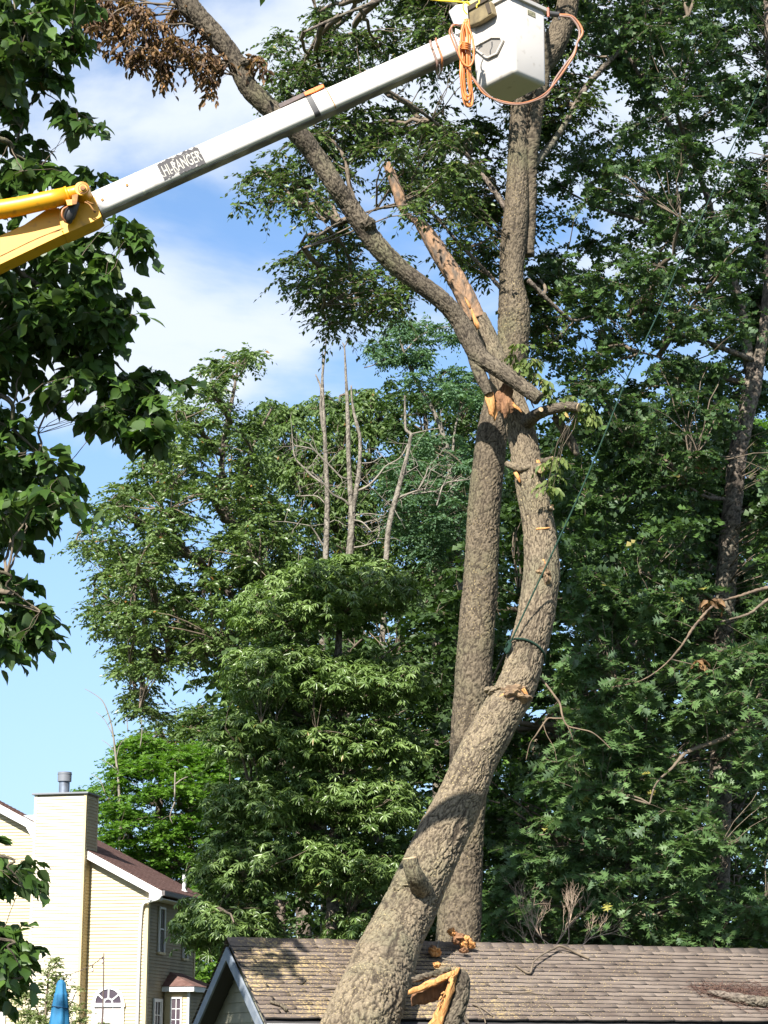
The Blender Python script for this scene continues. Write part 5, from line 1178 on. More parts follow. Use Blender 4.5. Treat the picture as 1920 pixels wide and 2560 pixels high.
# green edge behind the dark oaks, and the far wood that closes the view
tree("sunlit_tree", "sunny light green tree glimpsed through the gap right of the leaning trunk", 60, [(1330, 2440, 24), (1330, 2150, 18), (1320, 1950, 8)], M_OAKBARK, [],
     [[(1230, 1880), (1330, 1820), (1420, 1830), (1450, 1900), (1420, 2050), (1380, 2250), (1240, 2340), (1210, 2100)], [(1850, 1060), (1990, 1000), (1990, 1400), (1880, 1400), (1840, 1250)]], 200, 2.5, LEAF_LOBED_FAR, .2, 1.0, 6, 7, .7, L_MAPLE, 141, [], edge=70, gap=.3, gscale=40, r0=.06, tmu=.45, twigs=True)
tree("wood_edge_tree", "deep green shaded tree behind the right oaks, filling the lower right", 54, [(1560, 2440, 40), (1560, 2000, 34), (1540, 1600, 24), (1520, 1300, 12), (1500, 1100, 6)], M_OAKBARK, [[(1750, 2440, 24), (1740, 1900, 20), (1730, 1500, 10)]],
     [[(1380, 1040), (1560, 1000), (1990, 1050), (1990, 2400), (1080, 2400), (1080, 1500), (1230, 1300), (1300, 1100), (1380, 1060)]], 700, 3.5, LEAF_LOBED_FAR, .26, .9, 6, 7, 1.0, L_DARK, 142, [(1415, 905, 40, 40)], edge=150, gap=.16, r0=.08, tmu=.5)
fr = np.random.default_rng(150)
fc, _ = sample_clumps([[(540, 1700), (1100, 1700), (1100, 2420), (520, 2420)], [(520, 1560), (760, 1420), (1010, 1480), (1050, 1330), (1200, 1100), (1400, 1120), (1560, 1080), (2100, 1100), (2100, 2640), (440, 2640), (450, 2300), (520, 2100)]], 1400, 100, 6, fr, edge=150)
Vf, Ff, tf, _a, _b, _i = foliage(fc, fr, LEAF_SMALL, .5, .8, 6, 7, 1.9, .3, .6, .4, .25)
o = link("distant_woods", np_mesh("distant_woods", Vf, Ff, False, {'tint': tf}), None, L_DARK); tagit(o, "dark green mass of woodland far behind the nearer trees", "woods", kind='stuff')
# ================================================================ dead grey snags
def snagtree(label, stems, branches, Y, seed):
    base = P(stems[0][0][0], 2560, Y); e = thing("dead_tree", (base[0], base[1], 0), label, "dead tree", "bare dead trees in the middle distance")
    for k, s in enumerate(stems):
        c = path_px(s, Y)
        if k == 0: c = [(c[0][0], c[0][1], 0, c[0][3] * 1.3)] + c
        link("trunk" if k == 0 else "stem", bark_tube(c, .05, (.09, .2), .008, seed + k, .012), e, M_SNAGWOOD)
    r = np.random.default_rng(seed); ps, qs = [], []
    for b in branches:
        Yb = Y + r.uniform(-.6, .6); pts = [(x, y, w, Y + (Yb - Y) * i / max(1, len(b) - 1)) for i, (x, y, w) in enumerate(b)]
        c = path_px(pts, Y); ctube("branch", c, M_TWIG_PALE, e, 5, .12)
        S = skel_of(c, .35)
        for q in S[len(S) // 4:]:
            for _ in range(2):
                d = nrm(r.normal(0, 1, 3) + np.array([0, 0, .5])) * r.uniform(.25, .9); a = nrm(r.normal(0, 1, 3)) * .12
                ps.append([q, q + d * .35 + a * .4, q + d * .7 + a, q + d + a * .6]); qs.append([.012, .010, .008, .005])
                if r.random() < .7:
                    m = q + d * .6 + a * .8; d2 = nrm(d + r.normal(0, .5, 3)) * r.uniform(.2, .45); ps.append([m, m + d2 * .3 + a * .2, m + d2 * .7, m + d2]); qs.append([.009, .008, .006, .004])
    set_twigs(e, [(np.array(ps), np.array(qs))], M_TWIG_PALE, 3)
    return e
snagtree("leftmost dead grey trunk, tall and thin with two bare tips", [[(810, 2400, 18), (808, 1800, 17), (806, 1560, 16), (812, 1452, 16), (815, 1379, 15), (817, 1313, 14), (818, 1231, 12), (814, 1149, 11), (811, 1067, 9), (808, 1000, 8), (806, 950, 7), (809, 911, 5), (813, 880, 4), (816, 848, 3)],
          [(808, 1080, 6), (802, 1030, 6), (802, 973, 5), (795, 950, 4), (789, 936, 3)], [(806, 950, 4), (806, 920, 3), (806, 875, 2)]],
         [[(816, 1215, 5), (780, 1190, 5), (760, 1170, 5), (738, 1145, 4), (732, 1110, 3), (730, 1085, 2)], [(815, 1160, 5), (790, 1130, 4), (770, 1120, 4), (740, 1115, 3)], [(812, 1370, 5), (780, 1320, 4), (760, 1312, 3), (712, 1304, 2)], [(818, 1310, 3), (840, 1300, 2), (862, 1315, 2)], [(814, 1260, 3), (790, 1240, 3), (740, 1240, 2)], [(812, 1450, 5), (790, 1440, 4), (745, 1430, 2)]], 58, 161)
snagtree("middle dead grey trunk that splits into two tall bare stems", [[(880, 2400, 22), (876, 1800, 21), (872, 1560, 20), (874, 1400, 19), (878, 1330, 18), (880, 1270, 17), (876, 1231, 14), (872, 1149, 12), (870, 1067, 11), (868, 1000, 9), (865, 944, 7), (863, 900, 5), (861, 868, 4), (856, 856, 2)],
          [(880, 1275, 14), (888, 1243, 13), (898, 1170, 11), (900, 1100, 9), (892, 1060, 8), (884, 1026, 7), (879, 990, 5), (878, 964, 4)], [(861, 868, 3), (866, 858, 3), (868, 848, 2)]],
         [[(876, 1268, 7), (860, 1250, 6), (830, 1235, 6), (810, 1210, 4), (780, 1180, 3)], [(872, 1200, 5), (850, 1190, 5), (820, 1160, 5), (790, 1130, 4), (775, 1110, 3)], [(892, 1228, 7), (920, 1215, 6), (945, 1190, 5), (965, 1165, 4), (1000, 1145, 4), (1020, 1110, 3)], [(900, 1158, 3), (930, 1156, 3), (955, 1140, 2)], [(880, 1370, 5), (920, 1362, 4), (945, 1345, 4), (948, 1315, 2)], [(882, 1290, 4), (920, 1284, 3), (960, 1290, 2)], [(880, 1300, 5), (905, 1305, 4), (930, 1330, 3)]], 57, 171)
snagtree("right dead grey trunk with a crooked bend and long bare side branches", [[(950, 2400, 16), (952, 1800, 15), (960, 1500, 14), (966, 1395, 14), (970, 1334, 13), (982, 1272, 13), (992, 1240, 13), (999, 1211, 12), (1010, 1170, 11), (1020, 1130, 9), (1025, 1100, 9), (1027, 1087, 9), (1014, 1072, 7), (1013, 1040, 6), (1012, 989, 4)]],
         [[(994, 1245, 6), (1020, 1235, 6), (1050, 1225, 5), (1075, 1220, 3)], [(1031, 1235, 4), (1060, 1232, 4), (1090, 1228, 3), (1120, 1230, 2)], [(1028, 1085, 4), (1050, 1080, 3), (1075, 1074, 2), (1105, 1070, 2)], [(1045, 1225, 4), (1060, 1200, 3), (1070, 1170, 2)], [(1092, 1264, 5), (1100, 1235, 4), (1110, 1210, 4), (1135, 1203, 3), (1165, 1198, 2)], [(984, 1270, 4), (950, 1240, 3), (930, 1220, 2)], [(1004, 1190, 3), (1020, 1180, 3), (1045, 1165, 2)]], 56, 181)
# bare sapling by the maple
e = thing("bare_sapling", (*P(300, 2560, 78)[:2], 0), "bare grey sapling poking above the bright maple, right of the chimney", "dead tree")
c = path_px([(298, 2400, 10), (298, 2000, 8), (290, 1900, 6), (283, 1840, 5), (275, 1800, 4), (258, 1755, 3), (235, 1735, 2), (212, 1722, 1.5)], 78); c = [(c[0][0], c[0][1], 0, c[0][3] * 1.3)] + c
ctube("trunk", c, M_TWIG_PALE, e, 5, .2)
for b in ([(288, 1880, 3), (270, 1860, 2), (255, 1850, 1.5)], [(283, 1840, 3), (262, 1800, 2), (240, 1780, 1.5)], [(297, 1930, 3), (275, 1910, 2), (255, 1900, 1.5)], [(320, 1830, 3), (316, 1790, 2.5), (310, 1750, 2)], [(350, 1870, 3), (355, 1830, 3), (352, 1790, 2)], [(265, 1990, 3), (250, 1950, 2.5), (228, 1935, 1.5)], [(290, 1900, 3), (300, 1860, 2), (318, 1845, 1.5)]):
    ctube("branch", path_px(b, 78), M_TWIG_PALE, e, 4, .2)
e = thing("broken_pole_branch", (*P(436, 2560, 74)[:2], 0), "pale broken dead stem in front of the bright maple foliage", "dead tree")
c = path_px([(440, 2400, 6, 86), (440, 2120, 5, 84), (438, 2050, 4, 78), (437, 2000, 4, 74), (437, 1960, 4, 74), (438, 1930, 4, 74)], 74); c = [(c[0][0], c[0][1], 0, c[0][3])] + c
ctube("trunk", c, M_TWIG_PALE, e, 5, .2); ctube("branch", path_px([(437, 1962, 4), (455, 1948, 3.5), (470, 1942, 2)], 74), M_TWIG_PALE, e, 4, .1); ctube("branch", path_px([(437, 2005, 4), (425, 2040, 3), (432, 2060, 2)], 74), M_TWIG_PALE, e, 4, .1)
# shrub by the umbrella
tree("shrub", "pale feathery shrub in front of the house wall beside the blue umbrella", 50.5, [(110, 2700, 9), (112, 2560, 7), (118, 2480, 5), (122, 2430, 3)], M_TWIG, [[(112, 2560, 4), (80, 2500, 3), (60, 2470, 2)], [(112, 2580, 4), (170, 2520, 3), (190, 2480, 2)]],
     [[(20, 2560), (40, 2500), (80, 2460), (85, 2415), (115, 2400), (140, 2380), (150, 2400), (170, 2450), (195, 2470), (215, 2520), (225, 2640), (30, 2640)]], 130, .7, LEAF_NARROW, .085, 1.5, 6, 9, .30, L_SHRUB, 191, [], edge=60, gap=.35, gscale=30, r0=.02, tmu=.5, step=.05, hang=-.1, cat="shrub")
tree("low_shrub", "small leafy sprig at the foot of the arched window", 56, [(268, 2700, 5), (268, 2590, 3), (268, 2560, 2)], M_TWIG, [], [[(240, 2560), (250, 2545), (275, 2540), (285, 2570), (280, 2640), (240, 2640)]], 16, .3, LEAF_NARROW, .08, 1.5, 5, 7, .2, L_SHRUB, 192, [], edge=60, r0=.01, tmu=.3, step=.05, cat="shrub")

# ================================================================ near tree at the left edge
NK = 2.25
def nk(x, y, z, r): return (x * NK, y * NK, max(0.0, CAMZ + (z - CAMZ) * NK), r * NK * .62)
near = thing("near_tree", (-4.6 * NK, 12.0 * NK, 0), "tree at the left edge with broad dark green leaves hanging in behind the boom", "tree")
nt_ = [(-4.6, 12.0, 0.9, .26), (-4.6, 12.0, 2.5, .22), (-4.55, 12.1, 5, .19), (-4.4, 12.1, 7.5, .15), (-4.3, 12.0, 10, .10), (-4.2, 12, 12.5, .05)]
nt_ = [nk(*q) for q in nt_]
link("trunk", bark_tube(nt_, .03, (.08, .17), .014, 201, .02), near, M_LIMB)
NB = [[(-4.45, 12.1, 6.8, .07), (*P(-60, 640, 12.6), .045), (*P(60, 690, 12.9), .03), (*P(200, 800, 13.1), .022), (*P(300, 920, 13.2), .012), (*P(400, 1000, 13.2), .006)],
      [(-4.42, 12.1, 7.3, .06), (*P(-60, 340, 12.5), .035), (*P(40, 390, 12.8), .022), (*P(150, 440, 13), .012), (*P(240, 450, 13.1), .006)],
      [(-4.4, 12.1, 7.9, .05), (*P(-40, 120, 12.4), .03), (*P(80, 140, 12.8), .018), (*P(180, 160, 13), .008)],
      [(-4.5, 12.1, 5.4, .05), (*P(-60, 980, 12.5), .03), (*P(40, 1080, 12.7), .018), (*P(150, 1180, 12.9), .008)],
      [(-4.55, 12.1, 4.6, .04), (*P(-60, 1420, 12.4), .02), (*P(20, 1470, 12.5), .012), (*P(100, 1530, 12.6), .006)],
      [(-4.6, 12.0, 3.0, .035), (*P(-60, 2130, 12.3), .018), (*P(20, 2170, 12.3), .01), (*P(60, 2220, 12.4), .005)],
      [(-4.6, 12.0, 2.5, .03), (*P(-60, 2340, 12.3), .016), (*P(20, 2370, 12.3), .009), (*P(60, 2440, 12.4), .005)],
      [(*P(150, 440, 13.0), .01), (*P(210, 520, 13.1), .008), (*P(290, 560, 13.2), .006), (*P(340, 590, 13.3), .004)],
      [(*P(30, 380, 12.8), .012), (*P(90, 240, 12.9), .008), (*P(160, 262, 13), .006), (*P(255, 320, 13.1), .004)],
      [(-4.5, 12, 7.5, .08), (-3.8, 9.5, 9.3, .05), (-3.2, 7.5, 10.3, .02)], [(-4.45, 12, 8.2, .08), (-2.8, 10.8, 9.9, .05), (-1.6, 9.5, 10.8, .02)], [(-4.4, 12, 9, .06), (-3.0, 12.5, 10.2, .04), (-1.8, 12.8, 10.9, .02)], [(-4.6, 12, 5.5, .06), (-4.6, 9.5, 7.0, .04), (-4.4, 8, 7.8, .02)]]
NB = [[nk(*q) for q in b] for b in NB]
for k, b in enumerate(NB): link("limb", bark_tube(b, .04, (.08, .16), .006, 210 + k, .006), near, M_LIMB)
sk = np.vstack([skel_of(b, .4) for b in NB] + [skel_of(nt_, .3)])
rn = np.random.default_rng(205)
npol = [[(-120, -80), (300, -80), (230, 20), (200, 60), (190, 110), (150, 150), (165, 215), (120, 220), (80, 190), (50, 215), (90, 260), (60, 300), (100, 340), (70, 370), (0, 350), (-120, 330)],
        [(112, 245), (150, 265), (210, 265), (240, 300), (262, 325), (240, 335), (190, 318), (150, 300)],
        [(-120, 380), (60, 385), (130, 395), (200, 420), (255, 450), (235, 480), (160, 500), (60, 500), (-120, 500)],
        [(240, 530), (330, 530), (350, 590), (325, 640), (290, 600), (250, 575)],
        [(-120, 570), (130, 580), (220, 590), (250, 640), (300, 690), (330, 740), (360, 790), (320, 800), (330, 850), (280, 850), (250, 900), (200, 880), (100, 860), (60, 940), (-120, 980)],
        [(60, 880), (230, 900), (270, 930), (330, 940), (420, 930), (440, 965), (400, 1000), (410, 1060), (385, 1120), (330, 1090), (260, 1060), (200, 1010), (130, 1030), (110, 960)],
        [(-120, 1000), (60, 1040), (110, 1110), (170, 1150), (205, 1200), (200, 1270), (195, 1340), (120, 1330), (50, 1350), (-120, 1330)],
        [(-120, 1400), (60, 1420), (80, 1440), (60, 1500), (120, 1530), (120, 1570), (60, 1620), (30, 1650), (-120, 1660)],
        [(-120, 2080), (20, 2120), (60, 2150), (65, 2200), (30, 2220), (-120, 2230)], [(-120, 2290), (30, 2300), (70, 2370), (50, 2450), (20, 2520), (-120, 2520)]]
nh = [(70, 610, 18, 12), (30, 960, 30, 20), (70, 1240, 16, 12), (120, 700, 12, 8)]
nc, _ = sample_clumps(npol, 590, 29.2, 1.5, rn, nh, edge=70, gap=.41, gscale=34)
V1, F1, t1, g1, q1, i1 = foliage(nc, rn, LEAF_BROAD, .215, .80, 4, 5, .34, .5, .6, .4, .5, .8, .25, .3, .004, tint_mu=.45)
# extra crown out of view, added to shade the leaves in frame
mm = 950; bx = rn.uniform(-6.8, -1.4, mm); byy = rn.uniform(7.0, 14.5, mm); bz_ = rn.uniform(6.4, 12.5, mm)
cen = np.stack([bx, byy, bz_], -1); q = ((bx + 4.2) / 2.9) ** 2 + ((byy - 10.8) / 3.8) ** 2 + ((bz_ - 9.4) / 3.2) ** 2; cen = cen[q < 1]; cen = np.array([0, 0, CAMZ]) + (cen - np.array([0, 0, CAMZ])) * NK; cen = cen[(cen[:, 1] > 27.0) & (cen[:, 0] < -8.5)]; cen = cen[rn.random(len(cen)) < .7]
rel = cen - np.array([0, 0, CAMZ]); fz = rel[:, 1] * CP + rel[:, 2] * SP; uy = (-rel[:, 1] * SP + rel[:, 2] * CP) / fz; ux = rel[:, 0] / fz
vis = (ux > -.23) & (uy < .275) & (fz > 0); cen = cen[~vis]
V2, F2, t2, g2, q2, _i = foliage(cen, rn, LEAF_OVATE, .28, .75, 5, 7, .95, .4, .6, .4, .3, .8, .2, .3, .003)
relp = i1[0] - np.array([0, 0, CAMZ]); fz = relp[:, 1] * CP + relp[:, 2] * SP; inx = (relp[:, 0] / fz > -.185)
mask = leaf_objects(near, i1, t1, LEAF_BROAD, .80, L_NEAR, 300, rn, i1[3] - relp[:, 1] * .02 + inx * 5)
F1k = F1.reshape(-1, len(LEAF_BROAD[1]), 3)[mask].reshape(-1, 3)
V, Fi = join_vf([(V1, F1k), (V2, F2)]); set_tree_crown(near, V, Fi, np.r_[t1, t2], L_NEAR)
(p0_, r0_), (p1, r1_) = two_level(nc, sk, rn, 70, .035, .005)[0]; p2, r2_ = connect(cen, sk, rn, .03, .005, S=5)
set_twigs(near, [(p0_, r0_), (p1, r1_), (g1, q1)], M_TWIG, 4); set_twigs(near, [(p2, r2_)], M_TWIG, 3)

# ================================================================ debris on the roof
def on_roof(px, py, lift=.03):
    return hit(px, py, APEX + N_F * lift, N_F)
def stick(pts, name, label, mat, lift=.03, cat="branch", group=None, bark=False):
    c = []
    for (x, y, w, *l) in pts: q = on_roof(x, y, (l[0] if l else lift) + w * .0032); c.append((*q, w * .0066 / 2))
    if bark:
        o = link(name, bark_tube(c, .015, (.06, .12), .005, 7, .006), None, mat)
    else: o = ctube(name, c, mat, None, 6, .03)
    return tagit(o, label, cat, group)
GD = "broken branches lying on the shed roof"
stick([(675, 2503, 7), (690, 2508, 9), (704, 2513, 9), (717, 2526, 10)], "branch_piece", "short stub of broken branch with orange end, on the roof left of the leaning trunk", M_LIMB, .04, group=GD, bark=True)
stick([(740, 2455, 3), (755, 2458, 4), (765, 2449, 3)], "twig", "tiny dark twig on the roof between the gable and the leaning trunk", M_TWIG, .03, "twig", GD)
stick([(845, 2462, 2), (835, 2440, 2.5), (815, 2425, 2)], "twig", "thin curved twig on the sawdust near the leaning trunk's left side", M_TWIG_BUFF, .03, "twig", GD)
stick([(805, 2475, 3), (830, 2472, 4), (846, 2474, 3)], "twig", "flat dark stick on the yellow sawdust patch left of the leaning trunk", M_TWIG, .03, "twig", GD)
stick([(1289, 2412, 5), (1305, 2424, 6), (1324, 2433, 7), (1330, 2418, 6, .08), (1336, 2402, 5, .12), (1360, 2384, 5, .12), (1384, 2372, 6, .10), (1400, 2365, 7, .1), (1425, 2374, 8, .06), (1450, 2386, 8, .04), (1473, 2396, 7)], "branch_piece", "arched dark branch hooked over the roof ridge right of the standing trunk", M_TWIG, .04, group=GD)
stick([(1180, 2510, 4), (1205, 2520, 4), (1232, 2540, 3)], "twig", "dark twig low on the roof just right of the torn stump", M_TWIG, .04, "twig", GD)
stick([(1195, 2515, 3), (1208, 2535, 4), (1214, 2558, 3)], "twig", "steep forked twig at the eave right of the torn stump", M_TWIG, .04, "twig", GD)
stick([(1255, 2478, 3), (1290, 2482, 3), (1325, 2481, 4), (1345, 2486, 2)], "twig", "long faint twig lying along the courses under the arched branch", M_TWIG, .03, "twig", GD)
stick([(1365, 2508, 3), (1380, 2520, 4), (1384, 2530, 3)], "twig", "short bent twig low on the middle of the roof", M_TWIG, .03, "twig", GD)
stick([(1130, 2400, 3), (1105, 2395, 4), (1092, 2380, 3), (1098, 2350, 3)], "twig", "grey twig behind the torn stump below the ridge", M_TWIG_PALE, .05, "twig", GD)
stick([(1450, 2530, 2), (1470, 2536, 3), (1478, 2546, 2)], "twig", "small dark twig near the eave right of the bent twig", M_TWIG, .03, "twig", GD)
stick([(1152, 2520, 10, .1), (1160, 2540, 10, .08), (1170, 2562, 10, .05)], "branch_piece", "thick grey branch stub against the eave below the torn stump", M_LIMB, .06, group=GD, bark=True)
# bark pile at the right
bp_ = thing("fallen_log", tuple(on_roof(1850, 2490, 0)), "rotten brown log in a heap of dead needles at the roof's right edge", "log")
c = []
for (x, y, w) in ((1768, 2479, 8), (1800, 2486, 18), (1850, 2497, 24), (1900, 2505, 28), (1960, 2512, 30)): c.append((*on_roof(x, y, .09), w * .0035))
link("log", bark_tube(c, .015, (.06, .2), .018, 77, .03), bp_, M_OAKBARK)
rb_ = np.random.default_rng(9); n = 900
u = rb_.beta(2, 1.1, n); px = 1712 + u * 260; py = 2468 + (px - 1712) * .12 + rb_.normal(0, 14, n) * (0.4 + u)
ps = np.array([on_roof(a, b, .02 + abs(rb_.normal(0, .03))) for a, b in zip(px, py)]); d = rb_.normal(0, 1, (n, 3)) * np.array([1, .5, .25]); d = nrm(d) * rb_.uniform(.05, .16, n)[:, None]
pth = np.stack([ps - d, ps + rb_.normal(0, .012, (n, 3)), ps + d], 1)
Vn, Qn = multi_tube(pth, np.full((n, 3), .004), 3); o = link("needles", np_mesh("needles", Vn, Qn), bp_, basic("dead_needles", (0.09, 0.045, 0.035), .9, (0.17, 0.10, 0.07), 6)); o['kind'] = 'stuff'
# orange torn chunks by the ridge
def chunk(pts, label, seed):
    c = np.mean([on_roof(x, y, .1) for x, y, r in pts], 0); e = thing("wood_chunk", tuple(c), label, "wood chunk", "torn wood chunks by the ridge")
    for k, (x, y, r) in enumerate(pts):
        Yr = on_roof(x, max(y, 2362), .12)[1]; lump("torn_wood" if k % 2 == 0 else "bark_scrap", x, y, Yr - .05, r * .0072, r * .006, r * .0062, M_TORN if k % 2 == 0 else M_HEART, e, seed + k, .9, 3)
    return e
chunk([(1130, 2330, 10), (1146, 2346, 16), (1165, 2354, 16), (1160, 2376, 9), (1178, 2362, 10)], "torn reddish-brown wood chunk lying on the ridge before the standing trunk", 5)
chunk([(1090, 2380, 14), (1084, 2372, 9), (1092, 2412, 8)], "smaller orange-brown chunk tucked between the leaning trunk and the ridge", 15)
# dead brush behind the ridge
br = thing("dead_brush", tuple(P(1390, 2385, 39.5)), "pale bare brush of fine twigs sticking up behind the roof ridge", "brush")
rbz = np.random.default_rng(12); ps, qs = [], []
def grow(p, d, L, w, dep):
    m = p + d * L * .5 + rbz.normal(0, .05 * L, 3); q = p + d * L + rbz.normal(0, .08 * L, 3); ps.append([p, m, q]); qs.append([w, w * .85, w * .6])
    if dep > 0:
        for _ in range(3 if dep > 1 else 2): grow(q if rbz.random() < .6 else m, nrm(d + rbz.normal(0, .42, 3) + np.array([0, 0, .18])), L * rbz.uniform(.55, .85), w * .62, dep - 1)
for (x, y, dx, dz) in ((1400, 2390, -.9, .35), (1400, 2392, -.7, .8), (1410, 2385, .3, 1.0), (1380, 2385, .6, .9), (1345, 2380, -.2, 1), (1420, 2390, .9, .7)): grow(P(x, y, 39.4 + rbz.uniform(-.2, .2)), nrm(np.array([dx, rbz.uniform(-.2, .2), dz])), .5, .013, 4)
for (x, y) in ((1400, 2390), (1345, 2380), (1420, 2390)): q = P(x, y, 39.4); ps.append([np.array([q[0], q[1], 0]), np.array([q[0], q[1], q[2] * .5]), q]); qs.append([.03, .025, .014])
Vn, Qn = multi_tube(np.array(ps), np.array(qs), 4); link("twigs", np_mesh("twigs", Vn, Qn), br, basic("brush_wood", (0.42, 0.31, 0.22), .85, (0.3, 0.22, 0.16), 5))['kind'] = 'stuff'

# ================================================================ rope
rp = thing("rope", tuple(P(1278, 1602, 37)), "green pull rope tied round the leaning trunk and running to the upper right", "rope")
M_ROPE = basic("green_rope", (0.005, 0.026, 0.015), 0.85, (0.010, 0.048, 0.028), 30, .004, 80)
rw = 4.6
line = [(x, y, w, 37.1 - (1630 - y) * .0016) for x, y, w in ((1262, 1630, 4.4), (1278, 1602, 4.4), (1307, 1539, 4.4), (1342, 1464, 4.4), (1374, 1397, 4.4), (1440, 1255, 4.2), (1504, 1105, 4), (1562, 960, 3.8), (1608, 862, 3.6), (1649, 775, 3.4), (1700, 654, 3.2), (1759, 532, 3), (1816, 400, 2.8), (1920, 179, 2.6), (2010, -10, 2.6))]
ctube("pull_line", path_px(line, 34), M_ROPE, rp, 8, .06)
ctr = np.array(path_px([(1314, 1632, 90, leanY(1632))], 35)[0][:3]); rr_ = 95 * mpp(1640, 37.4) / 2 + .02
lo = []; tdir = nrm(P(1353, 1450, leanY(1450)) - P(1290, 1720, leanY(1720)))
ax_ = nrm(np.cross(tdir, [0, 1, 0])); ay_ = np.cross(ax_, tdir)
if ay_[1] > 0: ay_ = -ay_
cam_r = np.array([1.0, 0, 0]); ax_ = ax_ if ax_[0] > 0 else -ax_
for k in range(25):
    a = 2 * math.pi * k / 24; q = ctr + ax_ * rr_ * math.cos(a) + ay_ * rr_ * math.sin(a) + tdir * (.10 * math.sin(a) - .05 * math.cos(a)); lo.append((*q, .021))
ctube("loop", lo, M_ROPE, rp, 8, .04)
ctube("knot", path_px([(1264, 1622, 9, 37.15), (1268, 1632, 10, 37.1), (1276, 1612, 9, 37.05), (1270, 1606, 8, 37.1)], 37.1), M_ROPE, rp, 8, .02)

# ================================================================ lift boom and bucket
BY = 27.0
boom = thing("lift_boom", (*P(-400, 760, BY)[:2], 0), "white insulated boom with yellow elbow of an aerial lift crossing the sky", "boom")
M_FRP = basic("boom_white", (0.50, 0.47, 0.43), 0.42, (0.32, 0.275, 0.22), 6, thr=(0.60, 0.82), detail=9)
M_YEL = basic("boom_yellow", (0.62, 0.29, 0.005), 0.42, (0.30, 0.13, 0.01), 7, thr=(0.60, 0.78), detail=9)
M_RUST = basic("rust", (0.20, 0.085, 0.03), 0.8, (0.38, 0.19, 0.05), 14)
M_BLACK = basic("black_rubber", (0.02, 0.018, 0.018), 0.5)
def box_beam(p0, p1, w0, w1, h0, h1, r=.05, n=5):
    """rounded box beam; w across (depth), h vertical in the plane of the axis"""
    d = nrm(p1 - p0); side = nrm(np.cross(d, [0, 0, 1.0])); upv = np.cross(side, d); V = []; ring = []
    for (cx, cy) in ((1, 1), (-1, 1), (-1, -1), (1, -1)):
        a0 = math.atan2(cy, cx) - math.pi / 4
        for k in range(n): a = a0 + math.pi / 2 * k / (n - 1); ring.append((cx, cy, math.cos(a) * r, math.sin(a) * r))
    for p, w, h in ((p0, w0, h0), (p1, w1, h1)):
        for cx, cy, ox, oy in ring: V.append(p + side * (cx * (w / 2 - r) + ox) + upv * (cy * (h / 2 - r) + oy))
    m = len(ring); Fz = [(i, (i + 1) % m, m + (i + 1) % m, m + i) for i in range(m)]
    mb = MB(); mb.v = [tuple(v) for v in V]; mb.f = [list(f) for f in Fz] + [list(range(m - 1, -1, -1)), list(range(m, 2 * m))]
    return mb, d, side, upv
b0_, b1_ = P(243, 514, BY), P(1145, 112, BY)
h0_ = 68 * mpp(514, BY) * .92; h1_ = 62 * mpp(112, BY) * .92
mb, BD, BS, BU = box_beam(b0_, b1_, .30, .28, h0_, h1_, .06, 6)
BL = float(np.linalg.norm(b1_ - b0_)); FRONT = -BS if BS[1] > 0 else BS
mo = mb.obj("boom_arm", M_FRP, boom, 0, True)
def bpt(s, u, f=0.0):
    """point on the boom: s along (m), u up (m), f towards the camera from the axis"""
    return b0_ + BD * s + BU * u + FRONT * f
def s_at(px):
    lo_, hi_ = -1.0, BL + 1
    for _ in range(40):
        m_ = (lo_ + hi_) / 2; q = b0_ + BD * m_ - np.array([0, 0, CAMZ]); x = 960 + F * q[0] / (q[1] * CP + q[2] * SP)
        lo_, hi_ = (m_, hi_) if x < px else (lo_, m_)
    return lo_
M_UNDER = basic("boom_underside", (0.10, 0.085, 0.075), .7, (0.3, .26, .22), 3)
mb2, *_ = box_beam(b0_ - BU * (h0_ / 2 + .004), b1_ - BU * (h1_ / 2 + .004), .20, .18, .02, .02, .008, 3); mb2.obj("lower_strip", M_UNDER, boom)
def band(s, w, pr, mat, name, par=boom, hh=None):
    t = s / BL; h = h0_ + (h1_ - h0_) * t; ww = .30 - .02 * t
    m_, *_ = box_beam(bpt(s - w / 2, 0), bpt(s + w / 2, 0), ww + 2 * pr, ww + 2 * pr, h + 2 * pr, h + 2 * pr, .06, 6); return m_.obj(name, mat, par, 0, True)
band(s_at(783), .085, .006, M_BLACK, "tape_band"); band(s_at(827), .014, .003, M_RUST, "seam")
band(s_at(352), .03, .0015, basic("scuff", (.62, .58, .48), .6), "faint_band")
for x, dx in ((258, .03), (323, .03)):
    s = s_at(x); MB().cyl(bpt(s, (-.02 if x < 300 else .03), .13), bpt(s, (-.02 if x < 300 else .03), .162), .02, n=12).obj("rivet", M_RUST, boom)
def strap_loop(s, w, mat, name, rad, par=None, slack=0.05, tilt=.05):
    pts = []; t = s / BL; h = h0_ + (h1_ - h0_) * t; ww = .28
    for k in range(21):
        a = 2 * math.pi * k / 20; c, sn = math.cos(a), math.sin(a); sx_ = math.copysign(abs(c) ** .45, c); sy_ = math.copysign(abs(sn) ** .45, sn)
        q = bpt(s + tilt * sn, sy_ * (h / 2 + .02) - (slack if sn < -.5 else 0), sx_ * (ww / 2 + .02)); pts.append((*q, rad))
    return ctube(name, pts, mat, par or boom, 8, .04)
M_HOSE = basic("hose_orange_brown", (0.42, 0.15, 0.05), .45, (0.25, .10, .05), 3)
M_HOSE2 = basic("hose_brown", (0.20, 0.12, 0.09), .5)
strap_loop(s_at(1082), 0, M_HOSE2, "lashing", .018); strap_loop(s_at(1096), 0, M_HOSE, "lashing", .016, slack=.03)
